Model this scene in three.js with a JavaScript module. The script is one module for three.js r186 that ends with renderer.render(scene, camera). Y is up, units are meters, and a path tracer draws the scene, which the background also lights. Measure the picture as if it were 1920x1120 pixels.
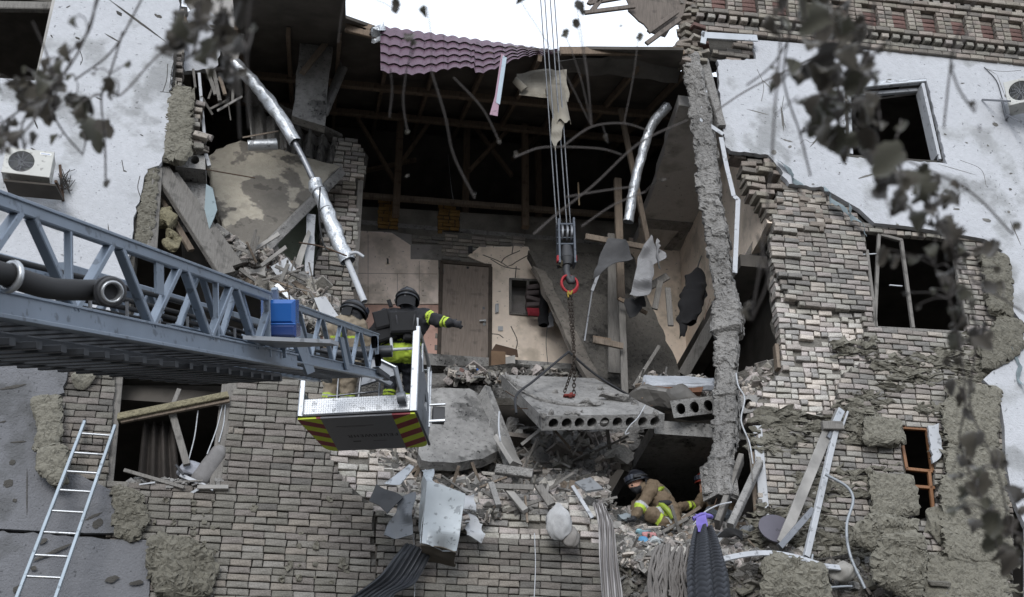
import * as THREE from 'three';
import { mergeGeometries, toCreasedNormals } from 'three/addons/utils/BufferGeometryUtils.js';

// ---------------------------------------------------------------- camera, sky, sun, exposure
const scene = new THREE.Scene();
const FPX = 2600, CX = 960, CY = 560, PITCH = 30 * Math.PI / 180, YAW = 9 * Math.PI / 180;
const CAM = new THREE.Vector3(0, 1.6, 18);
const camera = new THREE.PerspectiveCamera(2 * Math.atan(CY / FPX) * 180 / Math.PI, 1920 / 1120, 0.1, 600);
const FWD = new THREE.Vector3(Math.cos(PITCH) * Math.sin(YAW), Math.sin(PITCH), -Math.cos(PITCH) * Math.cos(YAW));
camera.position.copy(CAM);
camera.lookAt(CAM.clone().add(FWD));
camera.focus = 19; camera.userData.fStop = 7.6;
const RIGHT = new THREE.Vector3(Math.cos(YAW), 0, Math.sin(YAW));
const UP = new THREE.Vector3().crossVectors(RIGHT, FWD).normalize();

{ // overcast sky: brightness added towards the horizon to light the back rooms
  const w = 64, h = 32, data = new Float32Array(w * h * 4);
  for (let j = 0; j < h; j++) for (let i = 0; i < w; i++) {
    const el = Math.max(0, Math.sin((j + 0.5) / h * Math.PI - Math.PI / 2)), k = (j * w + i) * 4, v = 1.14 - 0.26 * el;
    data[k] = v * 0.91; data[k + 1] = v * 0.985; data[k + 2] = v * 1.11; data[k + 3] = 1;
  }
  const t = new THREE.DataTexture(data, w, h, THREE.RGBAFormat, THREE.FloatType);
  t.mapping = THREE.EquirectangularReflectionMapping; t.magFilter = t.minFilter = THREE.LinearFilter; t.needsUpdate = true;
  scene.background = t; scene.environment = t;
}
const sun = new THREE.DirectionalLight(new THREE.Color(1, 0.985, 0.965), 1.5);
sun.position.set(-8, 20, 31); sun.target.position.set(0, 10, -1);
sun.castShadow = true; sun.shadow.radius = 46; sun.shadow.mapSize.set(2048, 2048);
Object.assign(sun.shadow.camera, { left: -16, right: 16, top: 16, bottom: -16, near: 1, far: 90 });
scene.add(sun, sun.target);

const renderer = new THREE.WebGLRenderer({ antialias: true });
renderer.toneMapping = THREE.LinearToneMapping;
renderer.toneMappingExposure = 1.43;
renderer.shadowMap.enabled = true;

// ---------------------------------------------------------------- helpers
let seed = 7;
const rnd = () => { seed = (seed * 1664525 + 1013904223) >>> 0; return seed / 4294967296; };
const rr = (a, b) => a + (b - a) * rnd();
const pick = (a) => a[Math.floor(rnd() * a.length)];
const V = (x, y, z) => new THREE.Vector3(x, y, z);
// direction of sight of a picture point, used to measure where real planes of the place are met
const ray = (px, py) => FWD.clone().addScaledVector(RIGHT, (px - CX) / FPX).addScaledVector(UP, (CY - py) / FPX);
const P = (px, py, z = 0) => { const d = ray(px, py); return CAM.clone().addScaledVector(d, (z - CAM.z) / d.z); };
const PY = (px, py, y) => { const d = ray(px, py); return CAM.clone().addScaledVector(d, (y - CAM.y) / d.y); };
const PX = (px, py, x) => { const d = ray(px, py); return CAM.clone().addScaledVector(d, (x - CAM.x) / d.x); };
const at = (px, py, depth) => CAM.clone().addScaledVector(ray(px, py), depth);
const toPx = (v) => { const q = v.clone().sub(CAM), d = q.dot(FWD); return [CX + FPX * q.dot(RIGHT) / d, CY - FPX * q.dot(UP) / d, d]; };

const hash = (x, y, s) => { let h = (x * 374761393 + y * 668265263 + s * 2147483647) | 0; h = Math.imul(h ^ (h >>> 13), 1274126177); return ((h ^ (h >>> 16)) >>> 0) / 4294967296; };
function vnoise(x, y, per, s) {
  const xi = Math.floor(x), yi = Math.floor(y), fx = x - xi, fy = y - yi, m = (a) => ((a % per) + per) % per;
  const u = fx * fx * (3 - 2 * fx), v = fy * fy * (3 - 2 * fy);
  const a = hash(m(xi), m(yi), s), b = hash(m(xi + 1), m(yi), s), c = hash(m(xi), m(yi + 1), s), d = hash(m(xi + 1), m(yi + 1), s);
  return a + (b - a) * u + (c - a) * v + (a - b - c + d) * u * v;
}
function fbm(u, v, f, oct, s) { let t = 0, a = 0.5, n = 0; for (let i = 0; i < oct; i++) { t += a * vnoise(u * f, v * f, f, s + i * 17); n += a; a *= 0.55; f *= 2; } return t / n; }
const h3 = (x, y, z) => hash(Math.floor(x * 131) + Math.floor(z * 977), Math.floor(y * 313), 5);
function n3(x, y, z) {
  const xi = Math.floor(x), yi = Math.floor(y), zi = Math.floor(z), f = (a) => a * a * (3 - 2 * a), u = f(x - xi), v = f(y - yi), w = f(z - zi);
  const H = (i, j, k) => hash(xi + i + 57 * (zi + k), yi + j, 91), L = (a, b, t) => a + (b - a) * t;
  return L(L(L(H(0, 0, 0), H(1, 0, 0), u), L(H(0, 1, 0), H(1, 1, 0), u), v), L(L(H(0, 0, 1), H(1, 0, 1), u), L(H(0, 1, 1), H(1, 1, 1), u), v), w);
}
const s8 = (v) => { v = Math.min(1, Math.max(0, v)); return Math.round(255 * (v <= 0.0031308 ? 12.92 * v : 1.055 * Math.pow(v, 1 / 2.4) - 0.055)); };
function tex(n, metres, fn, colour = true) {
  const data = new Uint8Array(n * n * 4);
  for (let j = 0; j < n; j++) for (let i = 0; i < n; i++) {
    const c = fn((i + 0.5) / n, (j + 0.5) / n), k = (j * n + i) * 4, a = Array.isArray(c) ? c : [c, c, c];
    for (let q = 0; q < 3; q++) data[k + q] = colour ? s8(a[q]) : Math.round(255 * Math.min(1, Math.max(0, a[q])));
    data[k + 3] = 255;
  }
  const t = new THREE.DataTexture(data, n, n, THREE.RGBAFormat);
  t.wrapS = t.wrapT = THREE.RepeatWrapping; t.magFilter = THREE.LinearFilter; t.minFilter = THREE.LinearMipmapLinearFilter; t.generateMipmaps = true;
  t.repeat.set(1 / metres, 1 / metres); if (colour) t.colorSpace = THREE.SRGBColorSpace; t.needsUpdate = true;
  return t;
}
const sm = (a, b, x) => { x = Math.min(1, Math.max(0, (x - a) / (b - a))); return x * x * (3 - 2 * x); };
const T = {};
T.stained = tex(640, 3.1, (u, v) => { // plaster with dark water stains that have outlines of their own
  let t = 0.86 + 0.3 * (fbm(u, v, 5, 6, 203) - 0.5) + 0.2 * (fbm(u, v, 50, 3, 204) - 0.5); const s = fbm(u, v, 5, 6, 207), k = sm(0.5, 0.56, s); t *= 1 - 0.58 * k - 0.15 * sm(0.62, 0.66, fbm(u, v, 11, 4, 209)); return [t, t * 0.975, t * (0.93 + 0.05 * k)];
});
T.plaster = tex(1024, 5, (u, v) => { // painted render: patches of grime, fine pits
  let t = 0.74 + 0.2 * fbm(u, v, 5, 6, 3) + 0.12 * fbm(u, v, 90, 2, 8);
  const run = fbm(u * 1, v, 6, 3, 21), st = sm(0.52, 0.72, fbm(u, v, 9, 5, 44)) * 0.28; t -= st * (0.5 + run);
  const pit = sm(0.84, 0.88, fbm(u, v, 110, 2, 71)); t *= 1 - 0.5 * pit; return [t, t * 0.99, t * (0.985 - st * 0.1)];
});
T.plasterB = tex(512, 1.2, (u, v) => 0.6 * fbm(u, v, 60, 3, 12) + 0.4 * fbm(u, v, 8, 4, 31), false);
T.concrete = tex(768, 2.6, (u, v) => {
  let t = 0.62 + 0.5 * (fbm(u, v, 4, 7, 5) - 0.5) + 0.34 * (fbm(u, v, 40, 4, 15) - 0.5); t -= 0.3 * sm(0.6, 0.72, fbm(u, v, 7, 5, 77)); t -= 0.25 * sm(0.72, 0.8, fbm(u, v, 70, 2, 78)); return [t, t * 0.985, t * 0.955];
});
T.rough = tex(512, 0.8, (u, v) => 0.5 * fbm(u, v, 6, 6, 51) + 0.5 * Math.abs(fbm(u, v, 24, 4, 52) - 0.5) * 2, false);
T.fine = tex(512, 0.5, (u, v) => fbm(u, v, 32, 4, 61), false);
T.brick = tex(512, 0.7, (u, v) => { const t = 0.72 + 0.42 * (fbm(u, v, 9, 5, 33) - 0.5) + 0.3 * (fbm(u, v, 60, 2, 34) - 0.5) - 0.35 * sm(0.62, 0.74, fbm(u, v, 14, 4, 35)); return [t, t * 0.975, t * 0.94]; });
T.wood = tex(512, 0.8, (u, v) => { const w = fbm(u, v, 3, 3, 41), g = vnoise(u * 96 + w * 5, v * 5, 480, 42), f = vnoise(u * 220, v * 9, 999, 43); const t = 0.55 + 0.3 * g + 0.15 * f - 0.22 * sm(0.6, 0.8, fbm(u, v, 6, 3, 47)); return [t, t * 0.93, t * 0.84]; });
T.wool = tex(640, 0.9, (u, v) => { const w = fbm(u, v, 9, 4, 55), f = fbm((u + w * 0.06) % 1, (v + w * 0.1) % 1, 80, 3, 56); let t = 0.42 + 0.6 * (0.5 * f + 0.5 * fbm(u, v, 14, 6, 57)); t -= 0.2 * sm(0.55, 0.7, fbm(u, v, 20, 4, 59)); return [t, t * 0.98, t * 0.92]; });
T.woolB = tex(640, 0.9, (u, v) => { const w = fbm(u, v, 9, 4, 55); return 0.55 * fbm((u + w * 0.06) % 1, (v * 1.0 + w * 0.1) % 1, 28, 5, 58) + 0.45 * fbm(u, v, 7, 6, 57); }, false);
T.metal = tex(512, 1.1, (u, v) => { const t = 0.82 + 0.25 * (fbm(u, v, 5, 6, 66) - 0.5) - 0.35 * sm(0.64, 0.75, fbm(u, v, 18, 4, 67)); return [t, t, t]; });
T.cloth = tex(512, 0.4, (u, v) => { const t = 0.72 + 0.16 * Math.sin(u * 2 * Math.PI * 90) * Math.sin(v * 2 * Math.PI * 90) + 0.4 * (fbm(u, v, 5, 5, 81) - 0.5); return [t, t, t]; });
T.dirt = tex(512, 1.5, (u, v) => { const t = 0.65 + 0.7 * (fbm(u, v, 5, 7, 86) - 0.5); return [t, t * 0.96, t * 0.9]; });

function mat(rgb, map, o = {}) {
  const { bump, bs, rough = 0.9, metal = 0, undimmed = false, ...rest } = o, k = undimmed ? 1 : 0.77; // all but the room finishes is dimmed, so the rooms look better lit
  const m = new THREE.MeshStandardMaterial({ roughness: rough, metalness: metal, ...rest });
  m.color.setRGB(rgb[0] * k, rgb[1] * k, rgb[2] * k); if (map) m.map = T[map];
  if (bump) { m.bumpMap = T[bump]; m.bumpScale = bs; }
  m.side = THREE.DoubleSide;
  return m;
}
const M = {
  plaster: mat([0.60, 0.62, 0.655], 'plaster', { bump: 'plasterB', bs: 0.012 }),
  plasterRight: mat([0.60, 0.62, 0.655], 'plaster', { bump: 'plasterB', bs: 0.012 }),
  greyRender: mat([0.19, 0.195, 0.21], 'plaster', { bump: 'plasterB', bs: 0.02 }),
  concrete: mat([0.48, 0.475, 0.47], 'concrete', { bump: 'rough', bs: 0.02 }),
  slabTop: mat([0.48, 0.475, 0.47], 'concrete', { bump: 'rough', bs: 0.02 }),
  coarse: mat([0.44, 0.43, 0.42], 'concrete', { bump: 'rough', bs: 0.05 }),
  mortar: mat([0.105, 0.102, 0.096], 'dirt', { bump: 'rough', bs: 0.02 }),
  mortarLight: mat([0.34, 0.33, 0.31], 'dirt', { bump: 'rough', bs: 0.03 }),
  wool: mat([0.305, 0.294, 0.255], 'wool', { bump: 'woolB', bs: 0.03, rough: 1 }),
  woolDark: mat([0.25, 0.24, 0.207], 'wool', { bump: 'woolB', bs: 0.03, rough: 1 }),
  woolYellow: mat([0.33, 0.30, 0.205], 'wool', { bump: 'woolB', bs: 0.05, rough: 1 }),
  pink: mat([0.88, 0.76, 0.67], 'plaster', { undimmed: true, bump: 'plasterB', bs: 0.004 }),
  cream: mat([0.88, 0.76, 0.64], 'plaster', { undimmed: true, bump: 'plasterB', bs: 0.004 }),
  primer: mat([0.28, 0.265, 0.255], 'plaster', { undimmed: true, bump: 'plasterB', bs: 0.008 }),
  ceiling: mat([0.55, 0.535, 0.515], 'plaster', { undimmed: true, bump: 'plasterB', bs: 0.004 }),
  green: mat([0.30, 0.34, 0.26], 'plaster', { bump: 'plasterB', bs: 0.006 }),
  innerShade: mat([0.15, 0.14, 0.13], 'dirt'),  // shade of closed rooms, roof underside and cracks put into the colour
  darkWood: mat([0.25, 0.2, 0.16], 'wood', { bump: 'fine', bs: 0.004 }),
  wood: mat([0.285, 0.245, 0.21], 'wood', { bump: 'fine', bs: 0.006 }),
  greyWood: mat([0.265, 0.268, 0.272], 'wood', { bump: 'fine', bs: 0.006 }),
  doorWood: mat([0.25, 0.215, 0.195], 'wood', { undimmed: true, rough: 0.6 }),
  orangeWood: mat([0.34, 0.17, 0.08], 'wood', { rough: 0.6 }),
  whitePaint: mat([0.60, 0.62, 0.65], 'metal', { rough: 0.55 }),
  whiteBoard: mat([0.56, 0.56, 0.56], 'dirt', { rough: 0.7 }),
  galv: mat([0.62, 0.64, 0.66], 'metal', { rough: 0.38, metal: 0.75 }),
  foil: mat([0.84, 0.87, 0.9], 'metal', { rough: 0.38, metal: 0.7, bump: 'rough', bs: 0.014 }),
  steel: mat([0.33, 0.34, 0.36], 'metal', { rough: 0.45, metal: 0.8 }),
  dark: mat([0.035, 0.036, 0.04], null, { rough: 0.6 }),
  rubber: mat([0.014, 0.014, 0.016], 'dirt', { rough: 0.75 }),
  rust: mat([0.12, 0.075, 0.05], 'dirt', { rough: 0.9 }),
  red: mat([0.52, 0.035, 0.045], 'cloth', { rough: 0.8 }),
};
const brickTones = (base, n, spread, warm = 0) => Array.from({ length: n }, (_, i) => { const k = 1 + spread * ((i / (n - 1)) * 2 - 1); return mat([base[0] * k * (1 + warm * (i % 2)), base[1] * k, base[2] * k * (1 - warm * (i % 3) / 2)], 'brick', { bump: 'rough', bs: 0.018 }); });
M.brick = brickTones([0.272, 0.262, 0.246], 7, 0.34, 0.05);
M.brickLight = brickTones([0.66, 0.645, 0.63], 6, 0.26, 0.06);
M.brickMid = brickTones([0.42, 0.41, 0.395], 6, 0.3, 0.06);
M.brickTan = brickTones([0.36, 0.335, 0.305], 5, 0.28, 0.06);
M.brickRed = brickTones([0.24, 0.145, 0.13], 4, 0.15);
M.brickYellow = brickTones([0.45, 0.27, 0.09], 4, 0.15);

// ---- uv in metres on every face by its main direction
function fin(g) {
  if (g.index) g = g.toNonIndexed();
  if (!g.attributes.normal) g.computeVertexNormals();
  const p = g.attributes.position, n = p.count, uv = new Float32Array(n * 2), a = V(), b = V(), c = V();
  for (let i = 0; i < n; i += 3) {
    a.fromBufferAttribute(p, i); b.fromBufferAttribute(p, i + 1); c.fromBufferAttribute(p, i + 2);
    const nx = Math.abs((b.y - a.y) * (c.z - a.z) - (b.z - a.z) * (c.y - a.y)), ny = Math.abs((b.z - a.z) * (c.x - a.x) - (b.x - a.x) * (c.z - a.z)), nz = Math.abs((b.x - a.x) * (c.y - a.y) - (b.y - a.y) * (c.x - a.x));
    for (let k = 0; k < 3; k++) {
      const x = p.getX(i + k), y = p.getY(i + k), z = p.getZ(i + k);
      uv[(i + k) * 2] = nx > ny && nx > nz ? z : x; uv[(i + k) * 2 + 1] = ny > nx && ny > nz ? z : y;
    }
  }
  g.setAttribute('uv', new THREE.BufferAttribute(uv, 2));
  return g;
}
const taken = {};
function numbered(n) { const k = taken[n] = (taken[n] ?? -1) + 1; return k ? n + '_' + String(k).padStart(3, '0') : n; }
function ud(o, label, category, group, kind) { o.userData = { label }; if (category) o.userData.category = category; if (group) o.userData.group = group; if (kind) o.userData.kind = kind; return o; }
function thing(name, label, category, group, kind) { const g = new THREE.Group(); g.name = numbered(name); scene.add(g); return ud(g, label, category, group, kind); }
function mesh(g, m) { const o = new THREE.Mesh(g, m); o.castShadow = o.receiveShadow = true; return o; }
function part(parent, name, geo, m, label, raw) { const o = mesh(raw ? geo : fin(Array.isArray(geo) ? join(geo) : geo), m); o.name = name; parent.add(o); if (label) o.userData.label = label; return o; }
function solo(name, label, category, geo, m, group, kind) { const o = mesh(fin(Array.isArray(geo) ? join(geo) : geo), m); o.name = numbered(name); scene.add(o); return ud(o, label, category, group, kind); }
function join(list) { return mergeGeometries(list.map((g) => { g = g.index ? g.toNonIndexed() : g.clone(); for (const k of Object.keys(g.attributes)) if (!['position', 'normal'].includes(k)) g.deleteAttribute(k); if (!g.attributes.normal) g.computeVertexNormals(); return g; })); }

// ---- geometry
function frameAt(a, b, up = V(0, 1, 0)) { const z = b.clone().sub(a), L = z.length(); z.normalize(); let x = new THREE.Vector3().crossVectors(up, z); if (x.lengthSq() < 1e-4) x = new THREE.Vector3().crossVectors(V(1, 0, 0), z); x.normalize(); const y = new THREE.Vector3().crossVectors(z, x); return [new THREE.Matrix4().makeBasis(x, y, z).setPosition(a), L]; }
function beam(a, b, w, h = w, up, ch = 0.12) { // chamfered bar from a to b
  const [m, L] = frameAt(a, b, up), c = Math.min(w, h) * ch, s = new THREE.Shape();
  s.moveTo(-w / 2 + c, -h / 2); s.lineTo(w / 2 - c, -h / 2); s.lineTo(w / 2, -h / 2 + c); s.lineTo(w / 2, h / 2 - c); s.lineTo(w / 2 - c, h / 2); s.lineTo(-w / 2 + c, h / 2); s.lineTo(-w / 2, h / 2 - c); s.lineTo(-w / 2, -h / 2 + c);
  return new THREE.ExtrudeGeometry(s, { depth: L, bevelEnabled: false }).applyMatrix4(m);
}
const rod = (a, b, r, r2 = r, n = 8) => { const [m, L] = frameAt(a, b); return new THREE.CylinderGeometry(r2, r, L, n).rotateX(Math.PI / 2).translate(0, 0, L / 2).applyMatrix4(m); };
const tube = (pts, r, n = 6, seg = 0) => new THREE.TubeGeometry(new THREE.CatmullRomCurve3(pts, false, 'centripetal'), seg || pts.length * 6, r, n);
function box(w, h, d, c = 0.01) { const s = new THREE.Shape(), x = w / 2 - c, y = h / 2 - c; s.moveTo(-x, -y); s.lineTo(x, -y); s.lineTo(x, y); s.lineTo(-x, y); return new THREE.ExtrudeGeometry(s, { depth: d - 2 * c, bevelEnabled: true, bevelSize: c, bevelThickness: c, bevelSegments: 1 }).translate(0, 0, -d / 2 + c); }
const inPoly = (x, y, p) => { let r = false; for (let i = 0, j = p.length - 1; i < p.length; j = i++) if ((p[i][1] > y) !== (p[j][1] > y) && x < (p[j][0] - p[i][0]) * (y - p[i][1]) / (p[j][1] - p[i][1]) + p[i][0]) r = !r; return r; };
function ragged(pts, step, amp, skip) { // break every side into uneven bites
  const out = [];
  pts.forEach((a, i) => {
    const b = pts[(i + 1) % pts.length], L = Math.hypot(b[0] - a[0], b[1] - a[1]), n = skip && skip(a, b) ? 1 : Math.max(1, Math.round(L / step));
    for (let k = 0; k < n; k++) { const t = (k + (k ? rr(-0.35, 0.35) : 0)) / n, j = n > 1 ? amp : 0; out.push([a[0] + (b[0] - a[0]) * t + rr(-j, j), a[1] + (b[1] - a[1]) * t + rr(-j, j)]); }
  });
  return out;
}
const shape2 = (pts, holes = []) => { const s = new THREE.Shape(pts.map((p) => new THREE.Vector2(p[0], p[1]))); holes.forEach((h) => s.holes.push(new THREE.Path(h.map((p) => new THREE.Vector2(p[0], p[1]))))); return s; };
const onZ = (poly, z) => poly.map(([x, y]) => { const p = P(x, y, z); return [p.x, p.y]; });
function plate(poly, z, th, o = {}) { // vertical sheet whose outline was measured on the plane z; front face at z
  let pts = onZ(poly, z); if (o.step) pts = ragged(pts, o.step, o.amp ?? o.step * 0.3, o.skip);
  const holes = (o.holes || []).map((h) => { let q = onZ(h, z); if (o.holeStep) q = ragged(q, o.holeStep, o.holeAmp ?? o.holeStep * 0.25); return q; });
  return new THREE.ExtrudeGeometry(shape2(pts, holes), { depth: th, bevelEnabled: false }).translate(0, 0, z - th);
}
function panel(pts, th, o = {}) { // a board, sheet or slab through 3-D outline points; thickness goes to the far side
  const a = pts[0], n = new THREE.Vector3(); pts.forEach((p, i) => { const q = pts[(i + 1) % pts.length]; n.add(new THREE.Vector3().crossVectors(p.clone().sub(a), q.clone().sub(a))); }); n.normalize();
  if (n.dot(CAM.clone().sub(a)) < 0) n.negate();
  const x = pts[1].clone().sub(a); x.addScaledVector(n, -x.dot(n)).normalize(); const y = new THREE.Vector3().crossVectors(n, x);
  const f = (p) => { const q = p.clone().sub(a); return [q.dot(x), q.dot(y)]; };
  let s = pts.map(f); if (o.step) s = ragged(s, o.step, o.amp ?? o.step * 0.3, o.skip);
  const g = new THREE.ExtrudeGeometry(shape2(s, (o.holes || []).map((h) => h.map(f))), o.bevel ? { depth: th - o.bevel, bevelEnabled: true, bevelSize: o.bevel, bevelThickness: o.bevel, bevelOffset: -o.bevel, bevelSegments: 1 } : { depth: th, bevelEnabled: false });
  return g.translate(0, 0, -th).applyMatrix4(new THREE.Matrix4().makeBasis(x, y, n).setPosition(a));
}
function sheet(fn, nu, nv, th = 0) { // surface of fn(u,v), given thickness along its normal
  const pos = [], idx = [], W = nu + 1;
  for (let j = 0; j <= nv; j++) for (let i = 0; i <= nu; i++) { const p = fn(i / nu, j / nv); pos.push(p.x, p.y, p.z); }
  for (let j = 0; j < nv; j++) for (let i = 0; i < nu; i++) { const a = j * W + i; idx.push(a, a + 1, a + W, a + 1, a + W + 1, a + W); }
  let g = new THREE.BufferGeometry(); g.setAttribute('position', new THREE.Float32BufferAttribute(pos, 3)); g.setIndex(idx); g.computeVertexNormals();
  if (th) {
    const n = g.attributes.normal, N = pos.length / 3, p2 = pos.slice(), id2 = idx.slice();
    for (let i = 0; i < N; i++) p2.push(pos[i * 3] - n.getX(i) * th, pos[i * 3 + 1] - n.getY(i) * th, pos[i * 3 + 2] - n.getZ(i) * th);
    for (let k = 0; k < idx.length; k += 3) id2.push(idx[k] + N, idx[k + 2] + N, idx[k + 1] + N);
    const rim = []; for (let i = 0; i < nu; i++) rim.push([i, i + 1], [nv * W + i + 1, nv * W + i]); for (let j = 0; j < nv; j++) rim.push([(j + 1) * W, j * W], [j * W + nu, (j + 1) * W + nu]);
    rim.forEach(([a, b]) => id2.push(a, a + N, b, b, a + N, b + N));
    g = new THREE.BufferGeometry(); g.setAttribute('position', new THREE.Float32BufferAttribute(p2, 3)); g.setIndex(id2); g = toCreasedNormals(g, 0.9);
  }
  return g;
}
const quad = (a, b, c, d) => (u, v) => a.clone().lerp(b, u).lerp(d.clone().lerp(c, u), v);
function lump(g, amp, f, seedv = 0) { // uneven broken surface: push vertices about
  const p = g.attributes.position; for (let i = 0; i < p.count; i++) { const x = p.getX(i), y = p.getY(i), z = p.getZ(i); p.setXYZ(i, x + amp * (n3(x * f + seedv, y * f, z * f) * 2 - 1), y + amp * (n3(x * f, y * f + 31 + seedv, z * f) * 2 - 1), z + amp * (n3(x * f, y * f, z * f + 67 + seedv) * 2 - 1)); }
  g.computeVertexNormals(); return g;
}
const spanOf = (poly) => (y) => { const h = []; poly.forEach((a, i) => { const b = poly[(i + 1) % poly.length]; if ((a[1] > y) !== (b[1] > y)) h.push(a[0] + (b[0] - a[0]) * (y - a[1]) / (b[1] - a[1])); }); return [Math.min(...h), Math.max(...h)]; };
function woolPatch(poly, zf, th, s = 0, amp = 0.026) { // shaggy mat of torn mineral wool
  const ys = poly.map((p) => p[1]), y0 = Math.min(...ys) + 0.4, y1 = Math.max(...ys) - 0.4, span = spanOf(poly), z = typeof zf === 'function' ? zf : () => zf;
  const g = sheet((u, v) => { const y = y0 + (y1 - y0) * v, [a, b] = span(y), j = 0.5 + 0.5 * n3(u * 3 + s, v * 30, s), x = a + (b - a) * u + (u < 0.02 || u > 0.98 ? 11 * (n3(v * 26, s, u * 9) - 0.5) : 0), yy = y + (v < 0.02 || v > 0.98 ? 11 * (n3(u * 26, s, v * 9) - 0.5) : 0), p = P(x, yy, z(x, y)), r = Math.min(1, Math.min(u, 1 - u, v, 1 - v) * 14);
    const e = n3(p.x * 3 + s, p.y * 3.3, s); p.z += amp * (Math.floor(e * 6) / 6 - 0.5) * 1.6 + amp * 0.8 * (n3(p.x * 16, p.y * 34, s) - 0.5) + amp * 0.9 * (n3(p.x * 55, p.y * 80, s) - 0.5) - (1 - r) * th * 0.12; return p; }, 64, 64, th), f = g.index ? g.toNonIndexed() : g;
  f.computeVertexNormals(); return f;
}
function gashGeo(a, b, t, s = 0) { // shallow irregular hole left by a fragment
  const L = a.distanceTo(b) / 2 + t * 0.5, ang = Math.atan2(b.y - a.y, b.x - a.x), c = a.clone().lerp(b, 0.5), g = new THREE.IcosahedronGeometry(1, 3), p = g.attributes.position;
  for (let i = 0; i < p.count; i++) { const x = p.getX(i), y = p.getY(i), k = 0.55 + 0.9 * n3(x * 4 * Math.max(1, L / t) * 0.4 + s * 3.7, y * 2 + s, s); p.setXYZ(i, x * L * (0.8 + 0.4 * n3(y * 3 + s, s, 1)), y * t * 0.6 * k, p.getZ(i) * 0.004); }
  g.computeVertexNormals(); return g.rotateZ(ang).translate(c.x, c.y, c.z);
}
// ---- bricks: each its own mesh, 18 triangles, worn arrises
function brickGeo(L, H, D, j) {
  const e = 0.007, q = () => rr(-j, j), v = [], f = [];
  const O = [[-L / 2 + q(), -H / 2 + q(), 0], [L / 2 + q(), -H / 2 + q(), 0], [L / 2 + q(), H / 2 + q(), 0], [-L / 2 + q(), H / 2 + q(), 0]];
  const I = O.map(([x, y]) => [x - Math.sign(x) * e * rr(0.6, 2), y - Math.sign(y) * e * rr(0.6, 1.8), 0.007]), B = O.map(([x, y]) => [x, y, -D]);
  const Q = (a, b, c, d) => { f.push(a, b, c, a, c, d); };
  Q(I[0], I[1], I[2], I[3]); for (let i = 0; i < 4; i++) { const k = (i + 1) % 4; Q(O[i], O[k], I[k], I[i]); Q(B[i], B[k], O[k], O[i]); } Q(B[1], B[0], B[3], B[2]);
  f.forEach((p) => v.push(...p)); const g = new THREE.BufferGeometry(); g.setAttribute('position', new THREE.Float32BufferAttribute(v, 3)); g.computeVertexNormals(); return fin(g);
}
const geoCache = {};
function brickSet(L, H, D, j = 0.007) { const k = [L, H, D, j].join(); return geoCache[k] ||= Array.from({ length: 6 }, () => brickGeo(L, H, D, j)); }
// fill an outline measured on plane z with courses; returns the list of bricks laid
function bricks(parent, poly, z, o = {}) {
  const { L = 0.286, H = 0.1, gap = 0.0155, D = 0.1, tones = M.brick, holes = [], cap = 300, header = 0.06, miss = 0, jz = 0.011, jr = 0.009, name = 'brick', y0 = 0, odd = 0 } = o;
  const pts = onZ(poly, z), hs = holes.map((h) => onZ(h, z)), xs = pts.map((p) => p[0]), ys = pts.map((p) => p[1]);
  const ok = (x, y) => inPoly(x, y, pts) && !hs.some((h) => inPoly(x, y, h)), x0 = Math.min(...xs), x1 = Math.max(...xs), list = [];
  for (let r = Math.floor((Math.min(...ys) - y0) / H); r <= (Math.max(...ys) - y0) / H; r++) {
    const y = y0 + (r + 0.5) * H, allHead = hash(r, 3, 9) < odd; let x = x0 - ((r % 2) ? L / 2 : 0) - hash(r, 1, 4) * 0.03;
    while (x < x1) {
      const w = (allHead || rnd() < header) ? L / 2 : L, c = x + w / 2; x += w;
      let a = c - w / 2, b = c + w / 2; const s = w / 4; // clip bricks to the outline
      while (a < b - 0.05 && !ok(a + 0.02, y)) a += 0.03; while (b > a + 0.05 && !ok(b - 0.02, y)) b -= 0.03;
      if (b - a < 0.075 || !ok((a + b) / 2, y) || rnd() < miss) continue;
      list.push({ x: (a + b) / 2, y, w: b - a, full: w });
    }
  }
  list.forEach((k) => { const [px, py] = toPx(V(k.x, k.y, z)); k.in = px > -10 && px < 1930 && py > -10 && py < 1130 ? k.w : 0; });
  const order = list.slice().sort((p, q) => q.in - p.in); order.forEach((k, i) => { k.own = i < cap && k.in > 0; });
  const rest = [];
  list.forEach((k) => {
    const set = brickSet(k.full - gap, H - gap, D), g = pick(set), m = o.toneAt ? o.toneAt(k, tones) : pick(tones), d = mesh(g, m);
    d.position.set(k.x, k.y, z + rr(-jz, jz) + (o.dz ? o.dz(k) : 0)); d.scale.x = (k.w - gap) / (k.full - gap); d.rotation.set(rr(-jr, jr), rr(-jr, jr) * 2, rr(-jr, jr)); d.name = name;
    if (k.own) parent.add(d); else { d.updateMatrix(); rest.push({ g: g.clone().applyMatrix4(d.matrix), m }); }
  });
  const by = new Map(); rest.forEach((r) => { if (!by.has(r.m)) by.set(r.m, []); by.get(r.m).push(r.g); });
  for (const [m, gs] of by) { const q = mesh(mergeGeometries(gs), m); q.name = 'brick_courses'; q.userData.kind = 'stuff'; parent.add(q); }
  return list;
}
// ================================================================ the place
{ // ground: yard in front of the house, reaches far out
  const g = new THREE.PlaneGeometry(900, 900, 1, 1).rotateX(-Math.PI / 2);
  const o = solo('ground', 'grey asphalt yard in front of the damaged house', undefined, g, mat([0.17, 0.165, 0.155], 'dirt')); o.userData.kind = 'structure';
}
// levels read off the house
const YC = P(870, 436, -5).y, YT = P(870, 684, -5).y, YM = P(1310, 772, 0).y, YB = YM - 3.25;  // ceiling and floor of top storey, floor of middle storey, floor below
const ZB = -5;
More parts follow.
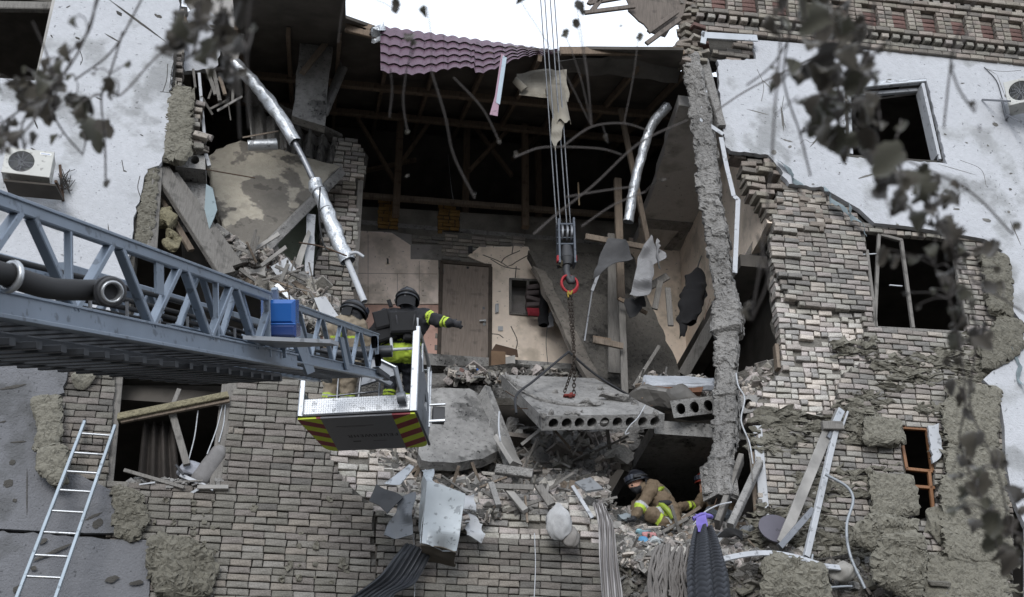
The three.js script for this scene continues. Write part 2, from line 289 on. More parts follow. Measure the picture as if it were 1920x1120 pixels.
// -------- left wing
{
  const w = thing('plastered_wall', 'pale plastered wall of the wing with the outdoor unit and torn edge', 'wall');
  const win = [[-120, -120], [130, -120], [103, 0], [68, 151], [-120, 138]];
  part(w, 'render', plate([[-150, -150], [352, -150], [333, 30], [325, 100], [318, 172], [322, 190], [306, 285], [300, 312], [276, 316], [262, 360], [250, 420], [238, 520], [225, 640], [-150, 610]], 0.1, 0.1, { step: 0.09, amp: 0.022, holes: [win], skip: (a, b) => Math.abs(a[0] - b[0]) > 2.2 }), M.plaster);
  part(w, 'masonry', plate([[-150, -150], [345, -150], [335, 30], [325, 172], [310, 280], [262, 360], [240, 640], [-150, 610]], -0.003, 0.4, { holes: [win] }), M.mortar);
  part(w, 'window_reveal', [plate([[104, -60], [103, 0], [69, 150], [64, 152], [97, 0], [100, -60]], 0.09, 0.34)], M.whiteBoard);
  part(w, 'window_head', beam(P(-30, 12, -0.1), P(100, 14, -0.1), 0.12, 0.16), M.greyWood);
  // shrapnel gashes cut into the render
  for (const [a, b, c, d, t] of [[205, 0, 310, 78, 0.03], [198, 64, 222, 78, 0.022], [64, 226, 70, 240, 0.02], [180, 183, 190, 187, 0.018], [220, 22, 226, 28, 0.05], [292, 28, 300, 32, 0.05], [142, 70, 148, 73, 0.03], [58, 278, 66, 282, 0.02], [124, 14, 131, 11, 0.02], [108, 92, 118, 88, 0.015], [262, 252, 268, 255, 0.015], [232, 320, 236, 322, 0.02], [253, 465, 257, 470, 0.03], [202, 420, 204, 440, 0.01], [95, 66, 98, 70, 0.02]])
    part(w, 'gash', gashGeo(P(a, b, 0.1 + 0.001), P(c, d, 0.1 + 0.001), t, a * 0.37), M.mortar);
  for (const c of [[[330, 20], [326, 60], [331, 90], [322, 130], [318, 165]], [[305, 172], [312, 150], [314, 120]], [[300, 172], [322, 174]], [[262, 330], [258, 352], [264, 372]], [[228, 300], [232, 322]], [[150, 96], [154, 112], [150, 122]]]) part(w, 'crack', tube(c.map(([x, y]) => P(x, y, 0.1)), 0.006, 4, 16), M.mortar);
  // bare edge of wool and brick where the wing was torn off
  part(w, 'insulation_edge', woolPatch([[330, 168], [356, 172], [352, 290], [330, 300], [306, 300], [312, 230]], -0.0, 0.1, 1, 0.03), M.wool);
  part(w, 'insulation_edge', woolPatch([[276, 320], [293, 318], [282, 470], [252, 470]], 0.03, 0.05, 2, 0.03), M.woolDark);
  bricks(w, [[352, 168], [388, 175], [372, 235], [384, 255], [365, 300], [350, 300]], -0.1, { tones: M.brickMid, D: 0.22, jz: 0.09, jr: 0.09, miss: 0.3 });
  bricks(w, [[322, 15], [346, 20], [340, 172], [322, 170]], -0.08, { tones: M.brickMid, D: 0.22, jz: 0.05, jr: 0.05, miss: 0.15 });
}
{ // dark rendered wall and bare brick below the fire ladder
  const w = thing('rendered_wall', 'dark grey rendered wall behind the leaning aluminium ladder', 'wall');
  const edge = [[128, 690], [118, 735], [72, 758], [96, 800], [72, 845], [76, 880], [150, 892], [190, 908], [216, 925], [214, 998]];
  part(w, 'render', plate([[-150, 610], [238, 640], [205, 688], ...edge, [100, 997], [-150, 985]], 0.08, 0.08, { step: 0.1, amp: 0.02, skip: (a, b) => Math.abs(a[0] - b[0]) > 1.6 }), M.greyRender);
  part(w, 'masonry', plate([[-150, 608], [200, 612], [196, 690], [56, 690], [56, 892], [188, 910], [216, 1000], [216, 1150], [-150, 1150]], -0.06, 0.3), M.mortar);
  part(w, 'lower_render', plate([[-150, 991], [60, 1000], [286, 1016], [284, 1060], [278, 1150], [-150, 1150]], 0.05, 0.08, { step: 0.1, amp: 0.016, skip: (a, b) => Math.abs(a[1] - b[1]) > 0.8 && a[0] < -6 }), M.greyRender);
  for (const [a, b, c, d, t] of [[2, 730, 45, 722, 0.035], [0, 792, 10, 790, 0.02], [20, 830, 48, 828, 0.02], [12, 908, 18, 905, 0.09], [50, 880, 50, 965, 0.012], [160, 975, 190, 962, 0.03], [65, 1050, 130, 1022, 0.04], [75, 1018, 85, 1012, 0.05], [60, 1065, 64, 1067, 0.05], [28, 1108, 33, 1102, 0.06], [200, 1088, 220, 1084, 0.06], [245, 1095, 265, 1092, 0.05], [180, 985, 186, 980, 0.1], [22, 866, 24, 868, 0.06], [26, 938, 28, 940, 0.04]])
    part(w, 'gash', gashGeo(P(a, b, 0.085 + 0.001), P(c, d, 0.085 + 0.001), t, a * 0.37), M.mortar);
  for (const [x, y, r] of [[160, 700, 0.16], [100, 880, 0.1]]) part(w, 'wool_tuft', lump(new THREE.IcosahedronGeometry(r, 3).scale(1, 1.2, 0.25).translate(...P(x, y, 0.09).toArray()), 0.07, 8, x), M.wool);
  const slabs = [[[66, 755], [108, 750], [104, 795], [80, 798]], [[84, 800], [110, 806], [98, 835], [72, 842]], [[80, 850], [118, 846], [112, 905], [78, 880]]];
  slabs.forEach((s, i) => part(w, 'wool_slab', woolPatch(s, 0.2 + 0.03 * i, 0.1, i + 3), M.wool));
}
const brickHolesL = [[[217, 696], [440, 698], [413, 914], [200, 902]]];
{
  const w = thing('brick_wall', 'bare brick wall around the blown-out window beside the aluminium ladder', 'wall');
  const poly = [[60, 672], [620, 672], [618, 860], [648, 905], [700, 950], [706, 1150], [214, 1150], [190, 908], [60, 890]];
  part(w, 'mortar_bed', plate(poly, -0.05, 0.45, { holes: brickHolesL }), M.mortar);
  bricks(w, poly, 0, { holes: brickHolesL, cap: 300, jz: 0.008, toneAt: (k, t) => t[Math.min(6, Math.floor(7 * (0.35 * n3(k.x * 0.9, k.y * 0.9, 2) + 0.65 * rnd())))] });
  part(w, 'window_jamb', beam(P(440, 690, -0.06), P(413, 914, -0.06), 0.07, 0.3, V(1, 0, 0)), M.greyWood);
  part(w, 'window_jamb', beam(P(214, 700, -0.1), P(194, 908, -0.1), 0.05, 0.25, V(1, 0, 0)), M.greyWood);
  part(w, 'window_sill', beam(P(370, 918, -0.02), P(428, 918, -0.02), 0.2, 0.06), M.whiteBoard);
  for (let i = 0; i < 110; i++) { const x = rr(225, 690), y = rr(930, 1110); if (n3(x * 0.02, y * 0.02, 1) < 0.45) continue; part(w, 'wool_tuft', lump(new THREE.IcosahedronGeometry(rr(0.012, 0.05), 2).scale(1, 1, 0.5).translate(...P(x, y, 0.012).toArray()), 0.03, 30, i), M.woolDark); }
  part(w, 'insulation_patch', woolPatch([[290, 1015], [350, 1020], [400, 1050], [392, 1105], [300, 1110], [282, 1060]], 0.1, 0.1, 7, 0.08), M.woolDark);
  part(w, 'insulation_patch', woolPatch([[215, 920], [262, 930], [275, 975], [255, 1010], [218, 1000]], 0.07, 0.07, 9, 0.06), M.woolDark);
}
{ // wall below the torn-open room
  const w = thing('brick_wall', 'bare brick wall under the torn-open room, below the hanging white cabinet', 'wall');
  const poly = [[706, 960], [800, 985], [920, 1012], [1060, 1010], [1140, 1025], [1150, 1060], [1150, 1150], [708, 1150]];
  part(w, 'mortar_bed', plate(poly, -0.05, 0.04), M.mortar);
  bricks(w, poly, 0, { cap: 300, jz: 0.008, toneAt: (k, t) => t[Math.min(6, Math.floor(7 * (0.35 * n3(k.x * 0.9, k.y * 0.9, 2) + 0.65 * rnd())))] });
  // the wall's inner leaf, freshly broken and pale
  part(w, 'inner_leaf_bed', plate([[600, 840], [690, 850], [760, 930], [1130, 950], [1140, 1040], [706, 1010], [600, 900]], -0.14, 0.22), M.mortarLight);
  bricks(w, [[598, 838], [640, 835], [692, 848], [724, 885], [762, 926], [820, 935], [920, 930], [1000, 925], [1120, 945], [1138, 1040], [920, 1020], [710, 972], [640, 900]], -0.085, { tones: M.brickLight, cap: 200, jz: 0.035, jr: 0.05, header: 0.45, miss: 0.06, D: 0.14, name: 'inner_brick' });
}
// -------- right wing
const winR1 = [[1588, 172], [1736, 150], [1768, 302], [1592, 290]];
const winR2 = [[1622, 436], [1786, 452], [1816, 626], [1640, 616]];
const winR3 = [[1681, 793], [1744, 799], [1757, 965], [1716, 978]];
{
  const w = thing('plastered_wall', 'pale bluish plastered wall under the brick cornice with torn lower edge', 'wall');
  const edge = [[1412, 74], [1416, 112], [1346, 112], [1350, 190], [1360, 275], [1372, 284], [1442, 290], [1462, 316], [1478, 345], [1546, 352], [1560, 362], [1612, 392], [1640, 418], [1700, 424], [1790, 438], [1846, 448], [1880, 470], [1890, 520], [1898, 580], [1925, 615], [1880, 640], [1868, 690], [1844, 712], [1874, 740], [1884, 800], [1886, 860], [1898, 930], [1925, 990], [1925, 1150], [2100, 1150], [2100, 128]];
  const hole = [[1584, 166], [1738, 146], [1775, 306], [1588, 294]];
  part(w, 'render', plate(edge, 0.1, 0.1, { step: 0.08, amp: 0.022, holes: [hole], holeStep: 0.08, holeAmp: 0.015, skip: (a, b) => Math.abs(a[0] - b[0]) > 3 || (a[0] > 8 && b[0] > 8) }), M.plasterRight);
  part(w, 'masonry', plate([[1412, 30], [1420, 110], [1372, 120], [1378, 270], [1450, 285], [1490, 340], [1560, 352], [1640, 415], [1846, 446], [1890, 500], [1940, 640], [1940, 1150], [2100, 1150], [2100, 90]], -0.003, 0.35, { holes: [winR1] }), M.mortar);
  // torn reinforcing mesh and blue backing along the edge
  for (const [a, b, c, d, s] of [[1462, 300, 1500, 345, 0.1], [1540, 350, 1590, 400, 0.14], [1585, 380, 1625, 440, 0.12], [1895, 640, 1915, 720, 0.14]]) { const A = P(a, b, 0.12), B = P(c, d, 0.12); part(w, 'torn_mesh', sheet((u, v) => A.clone().lerp(B, u).add(V(0.05 * Math.sin(u * 9 + a), -v * s * (0.6 + 0.6 * hash(Math.floor(u * 12), a, 3)), 0.02 + 0.05 * v * Math.sin(u * 14) + 0.03 * v)), 24, 4, 0.003), mat([0.33, 0.42, 0.48], 'dirt')); }
  // pits and gashes from fragments
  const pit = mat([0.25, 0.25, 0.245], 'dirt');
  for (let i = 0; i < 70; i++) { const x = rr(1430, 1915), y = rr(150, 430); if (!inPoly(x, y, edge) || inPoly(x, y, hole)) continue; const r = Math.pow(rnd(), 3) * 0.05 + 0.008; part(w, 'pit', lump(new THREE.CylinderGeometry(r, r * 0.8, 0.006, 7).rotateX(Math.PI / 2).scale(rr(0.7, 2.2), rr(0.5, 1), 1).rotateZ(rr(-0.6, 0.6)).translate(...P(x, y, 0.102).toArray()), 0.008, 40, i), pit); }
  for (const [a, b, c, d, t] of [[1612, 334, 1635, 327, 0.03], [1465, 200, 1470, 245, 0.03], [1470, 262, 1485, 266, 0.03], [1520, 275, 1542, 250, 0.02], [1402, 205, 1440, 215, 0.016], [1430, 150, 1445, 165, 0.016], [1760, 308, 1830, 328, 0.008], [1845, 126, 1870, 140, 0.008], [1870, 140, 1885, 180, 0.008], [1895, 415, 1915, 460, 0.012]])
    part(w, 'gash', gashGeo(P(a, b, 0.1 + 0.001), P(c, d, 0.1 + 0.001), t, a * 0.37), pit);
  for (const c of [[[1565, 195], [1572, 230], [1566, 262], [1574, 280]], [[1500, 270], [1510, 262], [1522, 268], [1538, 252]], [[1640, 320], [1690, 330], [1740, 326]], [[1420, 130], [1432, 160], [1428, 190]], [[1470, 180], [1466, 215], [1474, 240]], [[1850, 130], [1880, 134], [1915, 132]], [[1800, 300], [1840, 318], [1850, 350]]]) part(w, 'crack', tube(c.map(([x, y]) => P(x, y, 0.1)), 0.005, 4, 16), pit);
  // window of the top storey: white reveals, no glass
  part(w, 'window_reveal', beam(P(1724, 166, -0.03), P(1754, 298, -0.03), 0.26, 0.03, V(1, 0, 0)), M.whitePaint);
  part(w, 'window_frame', [beam(P(1730, 158, 0.05), P(1762, 300, 0.05), 0.07, 0.05), beam(P(1592, 180, -0.1), P(1736, 168, -0.1), 0.08, 0.07), beam(P(1592, 180, -0.05), P(1596, 290, -0.05), 0.06, 0.06)], M.whitePaint);
  part(w, 'window_head', lump(beam(P(1588, 164, 0.06), P(1738, 152, 0.06), 0.1, 0.1, V(0, 0, 1)), 0.03, 12), M.foil);
  part(w, 'window_soffit', [beam(P(1590, 178, -0.22), P(1735, 160, -0.22), 0.1, 0.4, V(0, 0, 1))], M.ceiling);
}
const wallRpoly = [[1458, 356], [1482, 345], [1560, 352], [1625, 420], [1846, 448], [1900, 520], [1905, 600], [1880, 690], [1900, 760], [1900, 1150], [1420, 1150], [1422, 1010], [1415, 800], [1470, 740], [1500, 700], [1478, 640], [1475, 560], [1440, 470]];
{
  const w = thing('brick_wall', 'broken brick wall with window openings and strips of torn insulation', 'wall');
  const outer = [[1458, 356], [1482, 345], [1560, 352], [1625, 420], [1846, 448], [1900, 520], [1905, 600], [1880, 690], [1900, 760], [1900, 1150], [1420, 1150], [1422, 1010], [1415, 805], [1470, 802], [1560, 766], [1580, 702], [1655, 664], [1622, 640], [1616, 586], [1510, 572], [1475, 560], [1440, 470]];
  part(w, 'mortar_bed', plate(outer, -0.05, 0.05, { holes: [winR2, winR3] }), M.mortar);
  // outer leaf
  bricks(w, outer, 0, { L: 0.25, H: 0.094, holes: [winR2, winR3], tones: M.brickMid, cap: 300, jz: 0.014, header: 0.12, dz: (k) => { const [px, py] = toPx(V(k.x, k.y, 0)); return py > 420 && py < 590 && px < 1500 ? 0.08 * sm(0.3, 0.8, hash(Math.round(k.y * 10), 3, 8)) : 0; } });
  // inner leaf laid bare to the left of the window and down the broken edge
  const inner = [[1448, 400], [1475, 470], [1510, 560], [1618, 574], [1634, 622], [1668, 660], [1590, 710], [1565, 775], [1470, 812], [1395, 795], [1410, 745], [1468, 700], [1465, 640], [1455, 560], [1450, 480]];
  part(w, 'inner_leaf_bed', plate(inner, -0.16, 0.3, { step: 0.12, amp: 0.04 }), M.mortarLight);
  bricks(w, inner, -0.1, { L: 0.235, H: 0.094, tones: M.brickLight, cap: 300, header: 0.55, jz: 0.03, jr: 0.045, miss: 0.07, D: 0.2, name: 'inner_brick' });
  // lintel bricks hanging out in steps above the broken room edge
  bricks(w, [[1376, 288], [1440, 292], [1472, 330], [1500, 350], [1545, 360], [1560, 420], [1500, 470], [1462, 440], [1440, 400], [1400, 345]], 0.0, { L: 0.262, H: 0.1, tones: M.brickTan, cap: 120, jz: 0.075, jr: 0.09, header: 0.3, miss: 0.12, D: 0.3, name: 'loose_brick' });
  // windows
  const fr = (pts, z, s, m, nm = 'window_frame') => part(w, nm, pts.map(([a, b, c, d]) => beam(P(a, b, z), P(c, d, z), s, s * 1.2, V(0, 0, 1))), m);
  fr([[1625, 470, 1643, 618], [1642, 616, 1818, 626], [1648, 440, 1640, 614], [1648, 440, 1692, 452], [1690, 452, 1712, 616], [1786, 460, 1816, 624]], -0.05, 0.055, M.greyWood);
  fr([[1668, 535, 1692, 537], [1610, 478, 1650, 476]], -0.05, 0.02, M.whitePaint, 'window_bar');
  fr([[1684, 802, 1738, 806], [1686, 803, 1700, 880], [1738, 806, 1748, 884], [1698, 880, 1748, 885], [1698, 912, 1752, 916], [1742, 884, 1750, 960]], -0.06, 0.05, M.orangeWood);
  part(w, 'window_reveal', plate([[1742, 800], [1760, 795], [1768, 850], [1750, 868]], 0.1, 0.05, { step: 0.07, amp: 0.02 }), M.whitePaint);
}
{ // slabs of mineral wool hanging on the lower right wall
  const w = thing('insulation_layer', 'ochre mineral wool slabs hanging in tatters beside the narrow wooden window', 'insulation');
  const S = [[[1782, 725], [1868, 735], [1866, 840], [1775, 830], [1768, 780]], [[1776, 842], [1870, 850], [1884, 960], [1770, 950], [1772, 900]], [[1768, 905], [1880, 930], [1900, 1060], [1770, 1045], [1765, 960]], [[1740, 1050], [1880, 1056], [1886, 1150], [1730, 1150]], [[1634, 898], [1706, 902], [1716, 955], [1642, 968]], [[1630, 790], [1684, 796], [1688, 828], [1624, 826]], [[1880, 600], [1912, 610], [1908, 660], [1850, 690], [1842, 650]], [[1838, 470], [1886, 490], [1890, 590], [1860, 580]]];
  S.forEach((s, i) => part(w, 'wool_slab', woolPatch(s, 0.1 + 0.02 * (i % 3), 0.1, i * 2 + 11, 0.028), i > 5 ? M.woolDark : M.wool));
  // wool torn to shreds on the bricks
  const shreds = [], shredsDark = [];
  for (let i = 0; i < 1300; i++) {
    const x = rr(1425, 1890), y = rr(630, 1120); if (!inPoly(x, y, wallRpoly) || inPoly(x, y, [[1660, 775], [1770, 780], [1780, 985], [1695, 995]]) || (x < 1580 && y < 775)) continue;
    if (n3(x * 0.013, y * 0.034, 4) < 0.5) continue; const s = rr(0.03, 0.13), row = Math.round(P(x, y, 0).y / 0.1) * 0.1, p = P(x, y, 0.008); p.y = row + rr(-0.03, 0.03);
    const g = lump(new THREE.IcosahedronGeometry(s, 2).scale(rr(1.4, 3.2), rr(0.25, 0.55), 0.14).translate(p.x, p.y, p.z), s * 0.7, 16, i), m = rnd() < 0.6 ? M.woolDark : M.wool;
    if (i < 420) part(w, 'wool_tuft', g, m); else (m === M.wool ? shreds : shredsDark).push(g);
  }
  part(w, 'wool_shreds', shreds, M.wool).userData.kind = 'stuff'; part(w, 'wool_shreds', shredsDark, M.woolDark).userData.kind = 'stuff';
  for (const [x, y, r] of [[1760, 985, 0.22], [1870, 500, 0.12], [1890, 560, 0.12], [1850, 655, 0.14]]) part(w, 'wool_tuft', lump(new THREE.IcosahedronGeometry(r, 4).scale(1, 1.1, 0.45).translate(...P(x, y, 0.08).toArray()), 0.1, 9, x), M.wool);
}
{ // cornice: corbelled courses, dentils and sunk red panels
  const w = thing('brick_cornice', 'ornamental brick cornice with dentils and sunken red panels', 'cornice');
  const y0 = P(1650, 88, 0.2).y, xa = P(1318, 60, 0.2).x, xb = P(2000, 100, 0.2).x, H = 0.098, L = 0.27; let count = 0; const rest = new Map();
  const lay = (x, y, z, len, tones, h = H) => {
    const g = pick(brickSet(len - 0.014, h - 0.014, 0.16)), m = pick(tones), d = mesh(g, m); d.position.set(x + len / 2, y + h / 2, z + rr(-0.006, 0.006)); d.rotation.y = rr(-0.01, 0.01); d.name = 'brick';
    const [px, py] = toPx(d.position); if (px > -5 && px < 1925 && py > -12 && count < 300 && tones) { count++; w.add(d); } else { d.updateMatrix(); if (!rest.has(m)) rest.set(m, []); rest.get(m).push(g.clone().applyMatrix4(d.matrix)); }
  };
  const row = (k, z, len, step, tones, off = 0) => { for (let x = xa + off - rr(0, 0.25); x < xb; x += step) lay(x, y0 + k * H, z, len, tones); };
  row(0, 0.16, L, L, M.brickTan); row(1, 0.16, L, L, M.brickMid, 0.12); row(2, 0.26, 0.14, 0.2, M.brickMid); row(3, 0.3, L, L, M.brickTan, 0.05);
  for (let k = 4; k < 9; k++) for (let x = xa - 0.1, i = 0; x < xb; x += 0.56, i++) { for (let q = 0; q < 2; q++) lay(x + q * 0.14 + (k % 2 ? 0 : 0), y0 + k * H, 0.3, 0.14, M.brickTan); lay(x + 0.28, y0 + k * H, 0.2, 0.28, k < 8 ? M.brickRed : M.brickTan); }
  row(9, 0.3, L, L, M.brickTan); row(10, 0.34, L, L, M.brickTan, 0.1); row(11, 0.3, 0.14, 0.2, M.brickMid); row(12, 0.38, L, L, M.brickTan, 0.2); row(13, 0.34, L, L, M.brickTan); row(14, 0.36, L, L, M.brickMid, 0.1); row(15, 0.3, 0.14, 0.2, M.brickTan); row(16, 0.42, L, L, M.brickTan); row(17, 0.44, L, L, M.brickTan, 0.1); row(18, 0.46, L, L, M.brickTan, 0.05);
  for (const [m, gs] of rest) { const q = mesh(mergeGeometries(gs), m); q.name = 'brick_courses'; q.userData.kind = 'stuff'; w.add(q); }
  const B = (z, ya, yb) => { const g = new THREE.BoxGeometry(xb - xa, yb - ya, 0.4).translate((xa + xb) / 2, (ya + yb) / 2, z - 0.2); return g; };
  part(w, 'backing', [B(0.08, y0, y0 + 2 * H), B(0.1, y0 + 2 * H + 0.001, y0 + 4 * H), B(0.12, y0 + 4 * H + 0.001, y0 + 9 * H), B(0.2, y0 + 9 * H + 0.001, y0 + 19 * H)], M.mortar);
  part(w, 'flashing', [beam(P(1316, 66, 0.3), P(1420, 72, 0.3), 0.03, 0.14), beam(P(1318, 82, 0.3), P(1322, 60, 0.3), 0.03, 0.1)], M.galv);
  // toothed broken end of the cornice
  for (let k = 0; k < 22; k++) for (let q = 0; q < 3; q++) { if (rnd() < 0.2) continue; const p = P(1312 - q * 14 + rr(-6, 6), 118 - k * 7, 0.08 + rr(-0.12, 0.2)), g = pick(brickSet(0.25, 0.075, 0.14)), d = mesh(g, pick(rnd() < 0.15 ? M.brickRed : M.brickTan)); d.position.copy(p); d.rotation.set(rr(-0.2, 0.2), rr(-0.5, 0.5), rr(-0.12, 0.12)); d.name = 'loose_brick'; w.add(d); }
  part(w, 'core', lump(plate([[1292, -60], [1330, -60], [1420, 70], [1418, 112], [1345, 116], [1290, 112]], -0.04, 0.3, { step: 0.1, amp: 0.03 }), 0.03, 6), M.mortar);
  bricks(w, [[1340, 78], [1412, 78], [1414, 112], [1335, 112]], 0.06, { tones: M.brickTan, cap: 60, jz: 0.03, jr: 0.03, miss: 0.1 });
}
// -------- rooms behind the torn facade
{
  const w = thing('room_wall', 'cream and pink back wall of the top-floor hallway with cracked plaster', 'wall');
  const door = [[832, 492], [919, 495], [918, 686], [826, 686]];
  const niche = [[957, 524], [1012, 526], [1010, 590], [957, 588]];
  part(w, 'masonry', plate([[560, 380], [1400, 430], [1400, 760], [560, 760]], ZB - 0.03, 0.3, { holes: [door, niche] }), M.mortarLight);
  part(w, 'pink_plaster', plate([[600, 428], [734, 436], [770, 460], [770, 486], [822, 488], [822, 570], [600, 570]], ZB, 0.028, { step: 0.3, amp: 0.008 }), M.pink);
  part(w, 'salmon_plaster', plate([[600, 572], [822, 572], [822, 690], [600, 690]], ZB - 0.006, 0.02), mat([0.62, 0.40, 0.33], 'plaster', { undimmed: true }));
  // large blocks show as fine joints in the plaster
  for (const [a, b, c, d] of [[604, 512, 820, 514], [690, 440, 690, 570], [745, 514, 745, 560], [786, 490, 786, 570], [640, 514, 640, 570]]) part(w, 'joint', beam(P(a, b, ZB + 0.002), P(c, d, ZB + 0.002), 0.012, 0.004, V(0, 0, 1)), mat([0.6, 0.5, 0.43], 'plaster'));
  part(w, 'grey_primer', plate([[734, 434], [772, 440], [772, 458], [828, 460], [828, 488], [770, 486], [770, 462], [734, 458]], ZB - 0.004, 0.02, { step: 0.2, amp: 0.006 }), M.primer);
  part(w, 'cream_plaster', plate([[920, 500], [876, 480], [900, 462], [990, 462], [1004, 500], [1034, 528], [1080, 640], [1084, 700], [920, 700]], ZB, 0.028, { step: 0.12, amp: 0.012, holes: [niche] }), M.cream);
  part(w, 'cream_plaster', plate([[1180, 446], [1292, 452], [1292, 704], [1180, 704]], ZB + 0.004, 0.03, { step: 0.2, amp: 0.01 }), M.cream);
  bricks(w, [[772, 440], [990, 446], [980, 470], [900, 466], [870, 486], [828, 486], [828, 460], [772, 456]], ZB - 0.01, { L: 0.27, H: 0.085, tones: M.brickMid, cap: 90, D: 0.1 });
  bricks(w, [[822, 488], [832, 488], [826, 700], [814, 700]], ZB + 0.0, { L: 0.12, H: 0.13, tones: M.brickMid, cap: 60, D: 0.1, jz: 0.03, jr: 0.08, header: 0 });
  // cracks: thin dark tubes, coloured as the shade inside open gaps
  for (const c of [[[905, 478], [940, 492], [952, 500], [970, 490], [992, 478]], [[940, 492], [946, 484], [975, 470]], [[920, 486], [945, 500], [975, 505]], [[921, 626], [936, 628], [944, 634]], [[958, 612], [970, 640], [966, 660]], [[968, 500], [966, 522]], [[962, 462], [960, 476]]])
    part(w, 'crack', tube(c.map(([x, y]) => P(x, y, ZB + 0.002)), 0.009, 4, 10), M.innerShade);
  part(w, 'niche_back', plate([[950, 518], [1018, 520], [1016, 596], [950, 594]], ZB - 0.35, 0.02), M.primer);
  part(w, 'niche_frame', [[957, 524, 957, 588], [955, 524, 1014, 527], [955, 588, 1012, 592], [990, 526, 988, 590]].map(([a, b, c, d]) => beam(P(a, b, ZB + 0.02), P(c, d, ZB + 0.02), 0.05, 0.05)), M.greyWood);
  part(w, 'meter_plate', [plate([[878, 461], [886, 461], [886, 474], [878, 474]], ZB + 0.03, 0.03)], M.dark);
  part(w, 'light_switch', [plate([[934, 612], [943, 612], [943, 620], [934, 620]], ZB + 0.03, 0.03)], M.whitePaint);
  part(w, 'entry_phone', [plate([[929, 570], [935, 569], [935, 585], [929, 586]], ZB + 0.06, 0.06)], M.whitePaint);
  part(w, 'coat_hook', [beam(P(727, 486, ZB + 0.05), P(727, 494, ZB + 0.05), 0.04, 0.03)], M.dark);
}
{ // hallway door
  const d = thing('entrance_door', 'brown wood-grain flat door standing closed in the cream hallway wall', 'door');
  const g = new THREE.Matrix4(), c = P(872, 590, ZB), w = P(917, 590, ZB).x - P(829, 590, ZB).x, h = P(872, 497, ZB).y - P(872, 684, ZB).y;
  const leaf = box(w, h, 0.05, 0.006).translate(c.x, c.y, ZB - 0.01); part(d, 'leaf', leaf, M.doorWood);
  part(d, 'frame', [beam(P(829, 492, ZB + 0.02).setX(c.x - w / 2 - 0.03), P(829, 686, ZB + 0.02).setX(c.x - w / 2 - 0.03), 0.05, 0.07), beam(V(c.x + w / 2 + 0.03, c.y + h / 2, ZB + 0.02), V(c.x + w / 2 + 0.03, c.y - h / 2, ZB + 0.02), 0.05, 0.07), beam(V(c.x - w / 2 - 0.05, c.y + h / 2 + 0.03, ZB + 0.02), V(c.x + w / 2 + 0.05, c.y + h / 2 + 0.03, ZB + 0.02), 0.05, 0.07)], mat([0.10, 0.085, 0.075], 'wood'));
  part(d, 'threshold', beam(V(c.x - w / 2, c.y - h / 2 - 0.03, ZB + 0.02), V(c.x + w / 2, c.y - h / 2 - 0.03, ZB + 0.02), 0.06, 0.12), M.wood);
  part(d, 'handle', [beam(P(899, 602, ZB + 0.07), P(911, 601, ZB + 0.07), 0.025, 0.03), rod(P(909, 602, ZB + 0.01), P(909, 602, ZB + 0.08), 0.018)], M.galv);
  part(d, 'lock_plate', rod(P(908, 608, ZB + 0.01), P(908, 608, ZB + 0.035), 0.03, 0.03, 12), M.galv);
  part(d, 'lock_plate', rod(P(907, 578, ZB + 0.01), P(907, 578, ZB + 0.03), 0.026, 0.026, 12), M.steel);
  part(d, 'peephole', rod(P(877, 502, ZB + 0.01), P(877, 502, ZB + 0.03), 0.025, 0.025, 10), M.dark);
}
